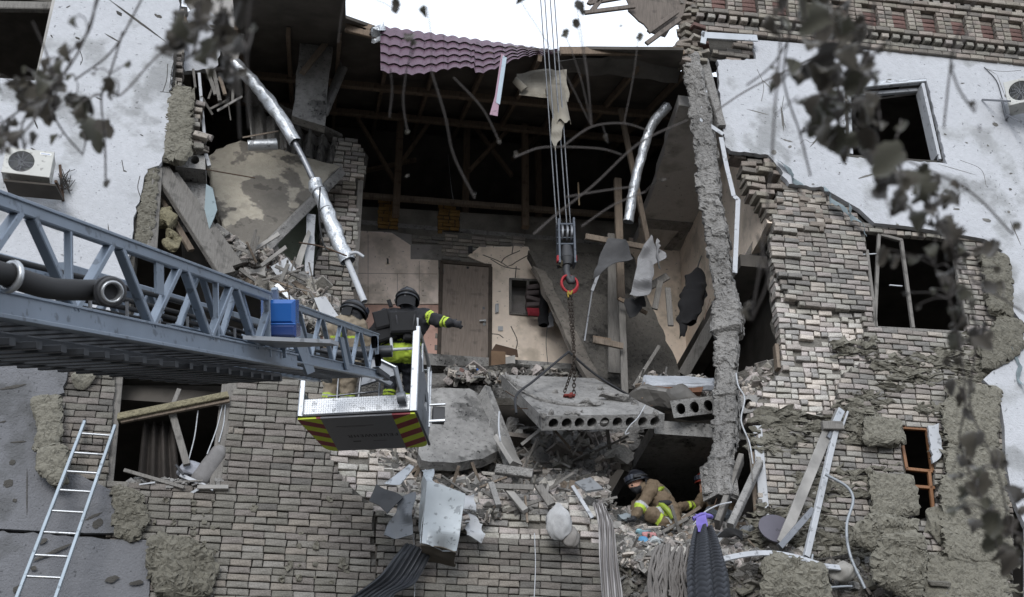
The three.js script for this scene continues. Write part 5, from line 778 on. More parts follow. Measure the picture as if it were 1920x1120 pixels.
// ================================================================ rescue cage
const CH = 8.78, CA = PY(558, 783, CH), CB = PY(778, 772, CH), cx_ = CB.clone().sub(CA), CW = cx_.length(); cx_.normalize();
const cz_ = new THREE.Vector3().crossVectors(V(0, 1, 0), cx_), CDp = 0.98;  // away from the fire engine
const CG = (x, y, z) => CA.clone().addScaledVector(cx_, x).addScaledVector(cz_, z).add(V(0, y, 0));
{
  const t = thing('rescue_cage', 'rescue cage at the ladder tip with red and lime striped floor', 'cage');
  const tread = tex(512, 0.5, (u, v) => { const q = 18, i = Math.floor(u * q), j = Math.floor(v * q), a = (i + j) % 2 ? 1 : -1, x = u * q - i - 0.5, y = v * q - j - 0.5, d = Math.abs(x + a * y) * 1.2, e = Math.abs(x - a * y) * 3.2; return d < 0.5 && e < 0.6 ? 1 : 0; }, false);
  const alu = mat([0.72, 0.74, 0.77], 'metal', { rough: 0.36, metal: 0.55 }); alu.bumpMap = tread; alu.bumpScale = 0.006;
  const aluPlain = mat([0.66, 0.69, 0.73], 'metal', { rough: 0.4, metal: 0.5 }), grey = mat([0.30, 0.325, 0.36], 'metal', { rough: 0.45, metal: 0.4 });
  part(t, 'kick_plate', panel([CG(0, 0.02, 0), CG(CW, 0.02, 0), CG(CW, 0.235, 0), CG(0.02, 0.235, 0)], 0.02), alu);
  part(t, 'edge_trim', [beam(CG(-0.02, 0.01, -0.01), CG(CW + 0.02, 0.01, -0.01), 0.03, 0.03), beam(CG(CW + 0.01, 0.0, -0.01), CG(CW + 0.01, 0.0, CDp), 0.03, 0.03)], M.dark);
  // floor pan seen from below, with warning stripes and lettering
  const cv = document.createElement('canvas'); cv.width = 1024; cv.height = 704; const c = cv.getContext('2d');
  c.fillStyle = '#6b6c70'; c.fillRect(0, 0, 1024, 704);
  const stripes = (x0, x1, dir) => { c.save(); c.beginPath(); c.rect(x0, 0, x1 - x0, 704); c.clip(); c.fillStyle = '#b4c418'; c.fillRect(x0, 0, x1 - x0, 704); c.fillStyle = '#7a1524'; for (let k = -4; k < 9; k++) { c.beginPath(); const y = k * 200; c.moveTo(x0, y); c.lineTo(x1, y + dir * (x1 - x0) * 0.62); c.lineTo(x1, y + 100 + dir * (x1 - x0) * 0.62); c.lineTo(x0, y + 100); c.fill(); } c.restore(); };
  stripes(0, 200, 1); stripes(824, 1024, -1);
  c.save(); c.translate(512, 400); c.rotate(Math.PI); c.fillStyle = '#17181b'; c.font = 'bold 78px sans-serif'; c.textAlign = 'center'; c.fillText('FEUERWEHR', -70, 28); c.restore();
  c.fillStyle = '#2c2d30'; c.fillRect(300, 178, 330, 12); c.fillRect(340, 200, 210, 6); c.fillRect(380, 500, 70, 26); c.fillRect(560, 512, 120, 10);
  for (let i = 0; i < 900; i++) { c.fillStyle = `rgba(${rnd() < 0.5 ? '20,20,20' : '120,118,112'},${rr(0.03, 0.12)})`; c.fillRect(rr(0, 1024), rr(0, 704), rr(2, 60), rr(1, 5)); }
  const ct = new THREE.CanvasTexture(cv); ct.colorSpace = THREE.SRGBColorSpace; const fm = new THREE.MeshStandardMaterial({ map: ct, roughness: 0.5, side: THREE.DoubleSide });
  const R = 0.13, sh = new THREE.Shape(); sh.moveTo(0, 0); sh.lineTo(CW, 0); sh.lineTo(CW, CDp - R); sh.quadraticCurveTo(CW, CDp, CW - R, CDp); sh.lineTo(0.28, CDp); sh.quadraticCurveTo(0.16, CDp, 0.12, CDp - R); sh.lineTo(0, 0.05);
  const fg = new THREE.ExtrudeGeometry(sh, { depth: 0.05, bevelEnabled: false, curveSegments: 8 }), p = fg.attributes.position, uv = fg.attributes.uv;
  for (let i = 0; i < p.count; i++) { const x = p.getX(i), z = p.getY(i), y = p.getZ(i); uv.setXY(i, x / CW, 1 - z / CDp); const q = CG(x, y - 0.05 + 0.02, z); p.setXYZ(i, q.x, q.y, q.z); } fg.computeVertexNormals(); part(t, 'floor_pan', fg, fm, 'lime and red striped underside with lettering', true);
  part(t, 'floor', panel([CG(0.02, 0.05, 0.02), CG(CW - 0.02, 0.05, 0.02), CG(CW - 0.02, 0.05, CDp - 0.14), CG(0.14, 0.05, CDp - 0.14)], 0.02), grey);
  // posts, rails, side wall
  part(t, 'corner_post', beam(CG(CW - 0.02, 0.0, 0.0), CG(CW - 0.02, 1.17, 0.02), 0.09, 0.07), aluPlain);
  part(t, 'corner_post', beam(CG(0.03, 0.0, 0.0), CG(0.03, 0.52, 0.0), 0.085, 0.06), aluPlain);
  part(t, 'corner_post', beam(CG(CW, 0.2, CDp - 0.08), CG(CW, 1.0, CDp - 0.08), 0.05, 0.05), aluPlain); part(t, 'corner_post', beam(CG(0.12, 0.0, CDp - 0.12), CG(0.12, 1.0, CDp - 0.12), 0.05, 0.05), aluPlain);
  part(t, 'side_wall', panel([CG(CW + 0.012, -0.02, 0.02), CG(CW + 0.012, -0.02, CDp - 0.1), CG(CW + 0.012, 0.25, CDp - 0.02), CG(CW + 0.012, 0.62, CDp - 0.2), CG(CW + 0.012, 0.92, 0.14), CG(CW + 0.012, 1.05, 0.04)], 0.025, { holes: [[CG(CW + 0.012, 0.34, 0.55), CG(CW + 0.012, 0.34, 0.72), CG(CW + 0.012, 0.46, 0.7), CG(CW + 0.012, 0.52, 0.55)]] }), grey);
  part(t, 'side_wall', panel([CG(0, 0, 0.04), CG(0.1, 0, CDp - 0.2), CG(0.1, 0.4, CDp - 0.2), CG(0, 0.4, 0.04)], 0.02), grey);
  part(t, 'grab_rail', tube([CG(CW - 0.33, 0.88, 0.03), CG(CW - 0.33, 1.18, 0.03), CG(CW - 0.1, 1.2, 0.03), CG(CW - 0.06, 1.2, 0.04)], 0.02, 8, 30), M.whitePaint);
  part(t, 'grab_rail', [rod(CG(CW - 0.33, 0.88, 0.03), CG(CW - 0.05, 0.88, 0.03), 0.02), rod(CG(CW - 0.02, 1.16, 0.02), CG(CW - 0.02, 1.3, 0.02), 0.02)], M.whitePaint);
  part(t, 'grab_rail', [tube([CG(CW, 1.14, 0.06), CG(CW + 0.01, 1.08, 0.5), CG(CW, 1.0, CDp - 0.06)], 0.025, 8, 20), rod(CG(CW, 1.1, 0.3), CG(CW, 0.7, 0.34), 0.02), rod(CG(CW, 1.03, 0.8), CG(CW, 0.5, 0.84), 0.02)], M.galv);
  part(t, 'grab_rail', [rod(CG(0.12, 1.0, CDp - 0.1), CG(CW, 1.0, CDp - 0.1), 0.022), rod(CG(0.12, 0.55, CDp - 0.1), CG(CW, 0.55, CDp - 0.1), 0.018)], M.galv);
  part(t, 'inner_rail', [rod(CG(0.3, 0.36, 0.2), CG(0.95, 0.4, 0.2), 0.012), rod(CG(0.42, 0.06, 0.2), CG(0.42, 0.7, 0.2), 0.012), rod(CG(0.95, 0.06, 0.2), CG(0.95, 0.6, 0.2), 0.014), rod(CG(0.66, 0.06, 0.3), CG(0.68, 0.7, 0.3), 0.02)], M.steel);
  // hinge bracket and gate arms
  part(t, 'hinge_bracket', [panel([CG(0.78, 0.34, -0.1), CG(0.85, 0.78, -0.1), CG(1.2, 0.56, -0.1), CG(1.22, 0.46, -0.1)], 0.04), beam(CG(1.2, 0.56, -0.12), CG(1.29, 0.2, -0.06), 0.05, 0.05), rod(CG(1.24, 0.15, -0.08), CG(1.34, 0.16, -0.08), 0.07, 0.07, 12), beam(CG(0.98, 0.42, -0.14), CG(1.18, 0.3, -0.14), 0.07, 0.06)], mat([0.22, 0.235, 0.26], 'metal', { rough: 0.45, metal: 0.4 }));
  part(t, 'hinge_strap', beam(CG(0.84, 0.76, -0.13), CG(1.22, 0.54, -0.13), 0.05, 0.02), aluPlain);
  part(t, 'socket_box', [box(0.15, 0.19, 0.12, 0.006).translate(...CG(CW + 0.2, 0.17, 0.5).toArray())], M.dark);
  part(t, 'socket_rim', [beam(CG(CW + 0.1, 0.06, 0.42), CG(CW + 0.3, 0.06, 0.42), 0.03, 0.03), beam(CG(CW + 0.1, 0.28, 0.42), CG(CW + 0.3, 0.28, 0.42), 0.03, 0.02)], aluPlain);
}
// ================================================================ aluminium ladder leaning on the wall
{
  const t = thing('leaning_ladder', 'slender aluminium ladder leaning on the dark grey wall beside the blown-out window', 'ladder'), al = mat([0.58, 0.66, 0.72], 'metal', { rough: 0.35, metal: 0.55 });
  const A0 = P(20, 1150, 1.15), A1 = P(158, 792, 0.12), B0 = P(94, 1150, 1.15), B1 = P(215, 800, 0.12);
  part(t, 'stile', beam(A0, A1, 0.04, 0.075, V(0, 0, 1)), al); part(t, 'stile', beam(B0, B1, 0.04, 0.075, V(0, 0, 1)), al);
  part(t, 'end_cap', beam(A1, A1.clone().add(A1.clone().sub(A0).normalize().multiplyScalar(0.02)), 0.042, 0.078, V(0, 0, 1)), M.dark);
  const rungs = [[812, 818], [848, 852], [883, 888], [918, 925], [957, 962], [997, 1002], [1040, 1042], [1080, 1086], [1124, 1130]];
  for (const [ya] of rungs) { const k = (ya - 792) / (1150 - 792), f = (A, B) => { let lo = 0, hi = 1; for (let i = 0; i < 30; i++) { const m = (lo + hi) / 2; toPx(A.clone().lerp(B, m))[1] < ya + 1 ? lo = m : hi = m; } return A.clone().lerp(B, lo); }; const p = f(A1, A0), q = f(B1, B0); q.y = p.y; q.copy(B1.clone().lerp(B0, (B1.y - p.y) / (B1.y - B0.y))); part(t, 'rung', rod(p, q, 0.018, 0.018, 8), M.galv); }
}
// ================================================================ firefighters: one continuous skin over posed bones
function bodyMesh(bones, cell, k = 0.035, wr = 0.02) {
  const lo = V(1e9, 1e9, 1e9), hi = V(-1e9, -1e9, -1e9); bones.forEach((b) => [[b.a, b.ra], [b.b, b.rb]].forEach(([p, r]) => { lo.min(p.clone().subScalar(r + 0.05)); hi.max(p.clone().addScalar(r + 0.05)); }));
  const n = [0, 1, 2].map((i) => Math.ceil((hi.getComponent(i) - lo.getComponent(i)) / cell) + 2), D = new Float32Array(n[0] * n[1] * n[2]);
  bones.forEach((b) => { b.d = b.b.clone().sub(b.a); b.l2 = Math.max(1e-9, b.d.lengthSq()); });
  const dist = (b, x, y, z) => { const px = x - b.a.x, py = y - b.a.y, pz = z - b.a.z; let t = (px * b.d.x + py * b.d.y + pz * b.d.z) / b.l2; t = t < 0 ? 0 : t > 1 ? 1 : t; b.t = t; return Math.hypot(px - b.d.x * t, py - b.d.y * t, pz - b.d.z * t) - (b.ra + (b.rb - b.ra) * t); };
  const id = (i, j, q) => i + n[0] * (j + n[1] * q);
  D.fill(1);
  for (const b of bones) {
    const kk = b.k ?? k, R = Math.max(b.ra, b.rb) + 0.07, A = [0, 1, 2].map((i) => Math.max(0, Math.floor((Math.min(b.a.getComponent(i), b.b.getComponent(i)) - R - lo.getComponent(i)) / cell))), Z = [0, 1, 2].map((i) => Math.min(n[i] - 1, Math.ceil((Math.max(b.a.getComponent(i), b.b.getComponent(i)) + R - lo.getComponent(i)) / cell)));
    for (let q = A[2]; q <= Z[2]; q++) for (let j = A[1]; j <= Z[1]; j++) for (let i = A[0]; i <= Z[0]; i++) { const o = id(i, j, q), s = D[o], d = dist(b, lo.x + i * cell, lo.y + j * cell, lo.z + q * cell); if (d > s + kk) continue; const h = Math.max(kk - Math.abs(s - d), 0) / kk; D[o] = Math.min(s, d) - h * h * kk * 0.25; }
  }
  for (let q = 0; q < n[2]; q++) for (let j = 0; j < n[1]; j++) for (let i = 0; i < n[0]; i++) { const o = id(i, j, q); if (Math.abs(D[o]) < 0.05) { const x = lo.x + i * cell, y = lo.y + j * cell, z = lo.z + q * cell; D[o] += wr * 1.5 * (n3(x * 13, y * 19, z * 13) - 0.5) + wr * 0.8 * (n3(x * 34, y * 23, z * 34) - 0.5); } }
  const pos = [], col = [], map = new Int32Array(D.length).fill(-1), idx = [], C = [[0, 0, 0], [1, 0, 0], [0, 1, 0], [1, 1, 0], [0, 0, 1], [1, 0, 1], [0, 1, 1], [1, 1, 1]], E = [[0, 1], [0, 2], [0, 4], [1, 3], [1, 5], [2, 3], [2, 6], [3, 7], [4, 5], [4, 6], [5, 7], [6, 7]];
  for (let q = 0; q < n[2] - 1; q++) for (let j = 0; j < n[1] - 1; j++) for (let i = 0; i < n[0] - 1; i++) {
    const v = C.map((c) => D[id(i + c[0], j + c[1], q + c[2])]); let m = 0; v.forEach((d) => { if (d < 0) m++; }); if (!m || m === 8) continue;
    let x = 0, y = 0, z = 0, w = 0; for (const [a, b] of E) if (v[a] < 0 !== v[b] < 0) { const t = v[a] / (v[a] - v[b]); x += C[a][0] + (C[b][0] - C[a][0]) * t; y += C[a][1] + (C[b][1] - C[a][1]) * t; z += C[a][2] + (C[b][2] - C[a][2]) * t; w++; }
    const X = lo.x + (i + x / w) * cell, Y = lo.y + (j + y / w) * cell, Z = lo.z + (q + z / w) * cell; map[id(i, j, q)] = pos.length / 3; pos.push(X, Y, Z);
    let best = 1e9, bb = bones[0], bt = 0; for (const b of bones) { if (Math.abs(X - b.a.x - b.d.x * 0.5) > 0.3 + Math.abs(b.d.x) || Math.abs(Y - b.a.y - b.d.y * 0.5) > 0.3 + Math.abs(b.d.y)) continue; const d = dist(b, X, Y, Z); if (d < best) { best = d; bb = b; bt = b.t; } }
    let c = bb.c; for (const [t0, t1, cc] of bb.bands || []) if (bt > t0 && bt < t1) c = cc; const g = 0.85 + 0.3 * n3(X * 60, Y * 60, Z * 60); col.push(c[0] * g, c[1] * g, c[2] * g);
  }
  for (let q = 1; q < n[2] - 1; q++) for (let j = 1; j < n[1] - 1; j++) for (let i = 1; i < n[0] - 1; i++) {
    const s = D[id(i, j, q)] < 0, quadf = (a, b, c, d, f) => { const A = map[a], B = map[b], Cc = map[c], Dd = map[d]; if (A < 0 || B < 0 || Cc < 0 || Dd < 0) return; f ? idx.push(A, B, Cc, A, Cc, Dd) : idx.push(A, Cc, B, A, Dd, Cc); };
    if (s !== D[id(i + 1, j, q)] < 0) quadf(id(i, j - 1, q - 1), id(i, j, q - 1), id(i, j, q), id(i, j - 1, q), s);
    if (s !== D[id(i, j + 1, q)] < 0) quadf(id(i - 1, j, q - 1), id(i - 1, j, q), id(i, j, q), id(i, j, q - 1), s);
    if (s !== D[id(i, j, q + 1)] < 0) quadf(id(i - 1, j - 1, q), id(i, j - 1, q), id(i, j, q), id(i - 1, j, q), s);
  }
  const g = new THREE.BufferGeometry(); g.setAttribute('position', new THREE.Float32BufferAttribute(pos, 3)); g.setAttribute('color', new THREE.Float32BufferAttribute(col, 3)); g.setIndex(idx); g.computeVertexNormals(); return g;
}
const suitMat = new THREE.MeshStandardMaterial({ vertexColors: true, roughness: 0.85, side: THREE.DoubleSide });
const K = { black: [0.009, 0.0095, 0.012], navy: [0.008, 0.0095, 0.015], tan: [0.2, 0.165, 0.12], brown: [0.125, 0.09, 0.056], lime: [0.38, 0.5, 0.05], silver: [0.36, 0.36, 0.37], skin: [0.42, 0.24, 0.17], boot: [0.012, 0.012, 0.013], red: [0.4, 0.05, 0.03], glove: [0.025, 0.025, 0.028] };
function hand(W, dir, side, s, c) { // palm with four fingers and a thumb off its side
  const d = dir.clone().normalize(), x = side.clone().normalize(), nrm = new THREE.Vector3().crossVectors(d, x), o = [{ a: W, b: W.clone().addScaledVector(d, 0.075 * s), ra: 0.03 * s, rb: 0.038 * s, c }];
  [[-0.03, 0.07], [-0.01, 0.085], [0.011, 0.08], [0.03, 0.06]].forEach(([o1, L], i) => { const p = W.clone().addScaledVector(d, 0.085 * s).addScaledVector(x, o1 * s), q = p.clone().addScaledVector(d, L * 0.55 * s).addScaledVector(nrm, 0.008 * s * (i + 1)), r = q.clone().addScaledVector(d, L * 0.4 * s).addScaledVector(nrm, (0.016 + 0.012 * i) * s); o.push({ a: p, b: q, ra: 0.012 * s, rb: 0.0105 * s, c, k: 0.006 }, { a: q, b: r, ra: 0.0105 * s, rb: 0.009 * s, c, k: 0.006 }); });
  const t0 = W.clone().addScaledVector(d, 0.03 * s).addScaledVector(x, -0.03 * s), t1 = t0.clone().addScaledVector(x, -0.03 * s).addScaledVector(d, 0.035 * s), t2 = t1.clone().addScaledVector(d, 0.035 * s).addScaledVector(nrm, 0.02 * s); o.push({ a: t0, b: t1, ra: 0.015 * s, rb: 0.013 * s, c, k: 0.01 }, { a: t1, b: t2, ra: 0.013 * s, rb: 0.01 * s, c, k: 0.008 });
  return o;
}
function helmet(parent, c, up, face, s, col, nm = 'helmet') {
  const y = up.clone().normalize(), z = face.clone().addScaledVector(y, -face.dot(y)).normalize(), x = new THREE.Vector3().crossVectors(y, z), m = new THREE.Matrix4().makeBasis(x, y, z).scale(V(s, s, s)).setPosition(c), mt = mat(col, 'metal', { rough: 0.35 });
  const sh = new THREE.SphereGeometry(0.15, 28, 18, 0, Math.PI * 2, 0, Math.PI * 0.56).scale(0.95, 1.02, 1.12), rim = new THREE.TorusGeometry(0.148, 0.012, 8, 32).rotateX(Math.PI / 2).scale(0.97, 1, 1.16).translate(0, -0.03, 0);
  const h = part(parent, nm, join([sh, rim]).applyMatrix4(m), mt);
  part(h, 'ridge', new THREE.TorusGeometry(0.156, 0.014, 6, 24, Math.PI * 0.8).rotateY(Math.PI / 2).rotateX(-0.4).applyMatrix4(m), mt);
  part(h, 'neck_guard', sheet((u, v) => { const a = Math.PI * (1.15 + 0.7 * u); return V(Math.cos(a) * (0.14 - 0.02 * v), -0.03 - 0.13 * v, Math.sin(a) * (0.16 - 0.03 * v)).applyMatrix4(m); }, 14, 5, 0.008), mat([0.02, 0.021, 0.024], 'cloth'));
  part(h, 'lamp', rod(V(0.155, -0.0, 0.0), V(0.155, 0.01, 0.12), 0.018, 0.022, 10).applyMatrix4(m), M.dark);
  part(h, 'goggle_strap', new THREE.TorusGeometry(0.152, 0.009, 6, 30).rotateX(Math.PI / 2).scale(0.97, 1.8, 1.14).translate(0, 0.02, 0).applyMatrix4(m), M.rubber);
  part(h, 'visor', sheet((u, v) => { const a = Math.PI * (0.2 + 0.6 * u); return V(Math.cos(a) * 0.15, 0.0 + 0.07 * v, Math.sin(a) * (0.175 + 0.01 * Math.sin(u * 3.14))).applyMatrix4(m); }, 12, 3, 0.006), mat([0.03, 0.035, 0.05], null, { rough: 0.15 }));
}
function person(label, bones, group) { const o = thing('person', label, 'person', group), b = part(o, 'body', bodyMesh(bones, 0.0125), suitMat, null, true); return o; }
const B = (a, b, ra, rb, c, bands, k) => ({ a, b, ra, rb, c, bands, k });
{ // black suit, back to the yard, arm stretched out to the right
  const d = 17.55, J = (x, y, dd = 0) => at(x, y, d + dd), L2 = [[0.42, 0.56, K.lime], [0.56, 0.64, K.silver], [0.64, 0.78, K.lime]];
  const head = J(764, 566, 0.03), neck = J(762, 582), chL = J(738, 603, 0.02), chR = J(782, 603, 0.02), shL = J(724, 594), shR = J(797, 592, 0.02), wst = J(752, 640), belt0 = J(733, 648), belt1 = J(772, 650), hpL = J(740, 668), hpR = J(766, 670), knL = J(734, 706, 0.06), knR = J(770, 708, 0.08), anL = J(729, 744, -0.02), anR = J(766, 750, 0.05), elR = J(822, 601, -0.1), wrR = J(842, 607, -0.25), elL = J(704, 622, -0.05), wrL = J(716, 650, 0.15);
  const b = [B(head, head.clone().add(V(0, -0.02, 0)), 0.105, 0.1, K.black), B(neck, J(761, 596), 0.075, 0.1, K.black), B(chL, chR, 0.165, 0.165, K.black), B(shL, shR, 0.095, 0.09, K.black), B(J(742, 615), belt0.clone().add(V(0.07, 0, 0)), 0.16, 0.15, K.black), B(J(774, 615), belt1.clone().add(V(-0.07, 0, 0)), 0.16, 0.15, K.black), ...[0.07, 0.035, 0, -0.035, -0.07].map((h, i) => B(belt0.clone().add(V(0.05, h, 0)), belt1.clone().add(V(-0.05, h, 0)), 0.166, 0.166, i % 2 ? K.black : K.lime)),
    B(hpL, hpR, 0.135, 0.135, K.navy), B(hpL, knL, 0.125, 0.09, K.navy), B(hpR, knR, 0.125, 0.09, K.navy), B(knL, anL, 0.085, 0.075, K.navy, [[0.7, 0.8, K.lime], [0.86, 0.97, K.lime]]), B(knR, anR, 0.085, 0.07, K.navy, [[0.72, 0.82, K.lime], [0.86, 0.96, K.lime]]), B(anL, J(727, 752, 0.12), 0.055, 0.05, K.boot), B(anR, J(768, 757, 0.16), 0.055, 0.05, K.boot),
    B(shR, elR, 0.088, 0.078, K.black, [[0.3, 0.42, K.lime], [0.46, 0.58, K.lime]]), B(elR, wrR, 0.078, 0.062, K.black, [[0.52, 0.68, K.lime], [0.76, 0.92, K.lime]]), B(shL, elL, 0.088, 0.075, K.black), B(elL, wrL, 0.075, 0.06, K.black)];
  b.push(...hand(wrR.clone().add(RIGHT.clone().multiplyScalar(0.03)), RIGHT.clone().add(V(0, 0.15, -0.35)), V(0, 1, 0.3).negate(), 1.05, K.glove), ...hand(wrL, V(0.3, -0.3, -0.8), V(1, 0, 0), 1, K.glove));
  const o = person('firefighter in black suit pointing right, standing back-turned in the cage', b);
  helmet(o, head.clone().add(V(0, 0.035, 0)), V(0.05, 1, -0.1), V(0.3, 0, -1), 1.0, [0.018, 0.021, 0.028]);
  const strap = mat([0.012, 0.012, 0.0135], 'cloth'), strap2 = mat([0.009, 0.009, 0.0105], 'cloth');
  const bx = (w, h, dp, x, y, dd, rz, ry, m, nm) => part(o, nm, lump(box(w, h, dp, 0.02), 0.012, 14, x), m).applyMatrix4(new THREE.Matrix4().makeBasis(RIGHT, V(0, 1, 0), RIGHT.clone().cross(V(0, 1, 0))).multiply(new THREE.Matrix4().makeRotationFromEuler(new THREE.Euler(0, ry, rz))).setPosition(at(x, y, d + dd)));
  bx(0.34, 0.3, 0.1, 756, 606, -0.2, 0.12, 0.1, strap, 'vest_panel'); bx(0.2, 0.26, 0.07, 716, 600, -0.16, 0.25, -0.1, strap2, 'pouch'); bx(0.26, 0.2, 0.09, 722, 626, -0.2, 0.35, 0, strap2, 'pouch'); bx(0.2, 0.2, 0.08, 770, 625, -0.2, 0.1, 0.2, strap, 'pouch'); bx(0.05, 0.13, 0.03, 731, 570, -0.05, 0.25, 0, strap2, 'radio');
  part(o, 'vest_strap', [tube([at(742, 584, d - 0.12), at(744, 600, d - 0.26), at(748, 626, d - 0.26)], 0.012, 5), tube([at(778, 584, d - 0.1), at(776, 602, d - 0.26), at(772, 626, d - 0.27)], 0.012, 5), tube([at(736, 622, d - 0.25), at(758, 618, d - 0.27), at(784, 622, d - 0.24)], 0.014, 5)], mat([0.05, 0.05, 0.055], 'cloth'));
}
{ // tan suit, half hidden behind the ladder tip
  const d = 17.35, J = (x, y, dd = 0) => at(x, y, d + dd), head = J(662, 588, 0.05), shL = J(628, 618), shR = J(672, 614, 0.05), hpL = J(636, 682), hpR = J(660, 684), knL = J(622, 718, 0.05), knR = J(652, 716, 0.02), anL = J(616, 750), anR = J(650, 752);
  const b = [B(head, head.clone().add(V(0.02, -0.03, 0)), 0.105, 0.1, K.black), B(J(657, 600), J(652, 614), 0.08, 0.1, K.black), B(shL, shR, 0.11, 0.11, K.tan), B(J(648, 618), J(648, 664), 0.2, 0.18, K.tan, [[0.25, 0.33, K.lime], [0.7, 0.8, K.lime]]), B(J(648, 664), J(648, 682), 0.175, 0.165, K.tan), B(hpL, knL, 0.125, 0.1, K.tan), B(hpR, knR, 0.125, 0.105, K.tan), B(knL, anL, 0.1, 0.09, K.tan, [[0.66, 0.76, K.lime], [0.76, 0.84, K.silver], [0.84, 0.94, K.lime]]), B(knR, anR, 0.105, 0.09, K.tan, [[0.66, 0.76, K.lime], [0.76, 0.84, K.silver], [0.84, 0.94, K.lime]]), B(anL, J(620, 760, 0.14), 0.06, 0.05, K.boot), B(anR, J(655, 761, 0.14), 0.06, 0.05, K.boot),
    B(shR, J(690, 645, 0.1), 0.088, 0.075, K.tan), B(J(690, 645, 0.1), J(706, 662, 0.2), 0.075, 0.06, K.tan, [[0.5, 0.7, K.lime]]), B(shL, J(618, 648), 0.088, 0.075, K.tan), B(J(618, 648), J(634, 668, 0.1), 0.072, 0.06, K.tan)];
  b.push(...hand(J(706, 662, 0.2), V(0.5, -0.3, -0.6), V(1, 0, 0), 1, K.glove), ...hand(J(634, 668, 0.1), V(0.5, -0.4, -0.4), V(1, 0, 0), 1, K.glove));
  const o = person('firefighter in tan suit bending behind the ladder tip in the cage', b);
  helmet(o, head.clone().add(V(0.01, 0.03, 0)), V(0.25, 1, -0.1), V(1, -0.25, -0.4), 1.0, [0.018, 0.02, 0.026]);
  part(o, 'shoulder_strap', [tube([J(628, 600, -0.1), J(640, 608, -0.2), J(634, 640, -0.22)], 0.028, 6)], mat(K.lime, null)); part(o, 'shoulder_strap', [tube([J(640, 598, -0.05), J(648, 612, -0.2), J(644, 640, -0.22)], 0.024, 6)], M.dark);
}
{ // brown suit, crouching and digging with both hands
  const J = (x, y, z = -0.55) => P(x, y, z), head = J(1192, 904), shN = J(1221, 921, -0.4), shF = J(1212, 916, -0.78), hp = J(1256, 962, -0.55), hpF = J(1250, 958, -0.8), knN = J(1222, 966, -0.35), knF = J(1214, 962, -0.85), anN = J(1256, 988, -0.4), elN = J(1203, 946, -0.35), wrN = J(1193, 966, -0.3), elF = J(1196, 945, -0.8), wrF = J(1186, 968, -0.7);
  const b = [B(head, J(1190, 909), 0.1, 0.085, K.skin, null, 0.02), B(J(1184, 908), J(1182, 910), 0.022, 0.018, K.skin, null, 0.015), B(J(1190, 916), J(1196, 918), 0.06, 0.07, K.black), B(J(1201, 909), J(1210, 915), 0.07, 0.09, K.brown), B(shN, shF, 0.105, 0.105, K.brown), B(J(1222, 922, -0.58), J(1246, 948, -0.62), 0.18, 0.17, K.brown, [[0.62, 0.75, K.brown]]), B(J(1240, 940, -0.5), hp, 0.17, 0.165, K.brown), B(hp, hpF, 0.15, 0.14, K.brown),
    B(hp, knN, 0.125, 0.1, K.brown, [[0.5, 0.66, K.lime], [0.66, 0.85, K.silver]]), B(hpF, knF, 0.12, 0.1, K.brown), B(knN, anN, 0.1, 0.08, K.brown, [[0.3, 0.45, K.lime]]), B(knF, J(1245, 985, -0.8), 0.1, 0.08, K.brown), B(anN, J(1238, 994, -0.38), 0.06, 0.055, K.boot),
    B(J(1262, 955, -0.42), J(1266, 980, -0.4), 0.1, 0.1, K.brown), B(shN, elN, 0.095, 0.082, K.brown), B(elN, wrN, 0.085, 0.065, K.brown, [[0.05, 0.25, K.silver], [0.25, 0.55, K.lime]]), B(shF, elF, 0.092, 0.08, K.brown), B(elF, wrF, 0.08, 0.06, K.brown)];
  b.push(...hand(wrN, V(-0.5, -0.8, 0.1), V(0.3, 0, 1), 1.1, K.glove), ...hand(wrF, V(-0.5, -0.8, 0.2), V(0.3, 0, 1), 1.1, K.glove));
  const o = person('firefighter in brown suit crouching to dig in the lower room', b);
  helmet(o, head.clone().add(V(0.02, 0.03, 0)), V(-0.3, 1, 0.05), V(-1, -0.45, 0.15), 1.0, [0.02, 0.022, 0.03]);
  part(o, 'eye', new THREE.SphereGeometry(0.012, 8, 6).translate(...J(1184, 905, -0.47).toArray()), M.dark); part(o, 'moustache', new THREE.SphereGeometry(0.02, 8, 6).scale(1, 0.5, 2).translate(...J(1185, 911, -0.5).toArray()), M.dark);
  const band = (a, c, r) => part(o, 'reflective_band', tube([a, a.clone().lerp(c, 0.5).add(V(0, 0, 0.045)), c], r, 6, 12), mat(K.lime, 'cloth', { rough: 0.5 }));
  band(J(1238, 945, -0.36), J(1262, 972, -0.28), 0.04); band(J(1230, 924, -0.4), J(1243, 916, -0.5), 0.035);
  part(o, 'belt', [tube([J(1236, 945, -0.36), J(1252, 944, -0.36), J(1264, 948, -0.5)], 0.045, 6, 12)], mat([0.03, 0.03, 0.035], 'cloth')); part(o, 'strap', [tube([J(1240, 912, -0.55), J(1254, 926, -0.44), J(1262, 946, -0.42), J(1268, 966, -0.42)], 0.035, 6, 16)], mat([0.13, 0.115, 0.08], 'cloth'));
}
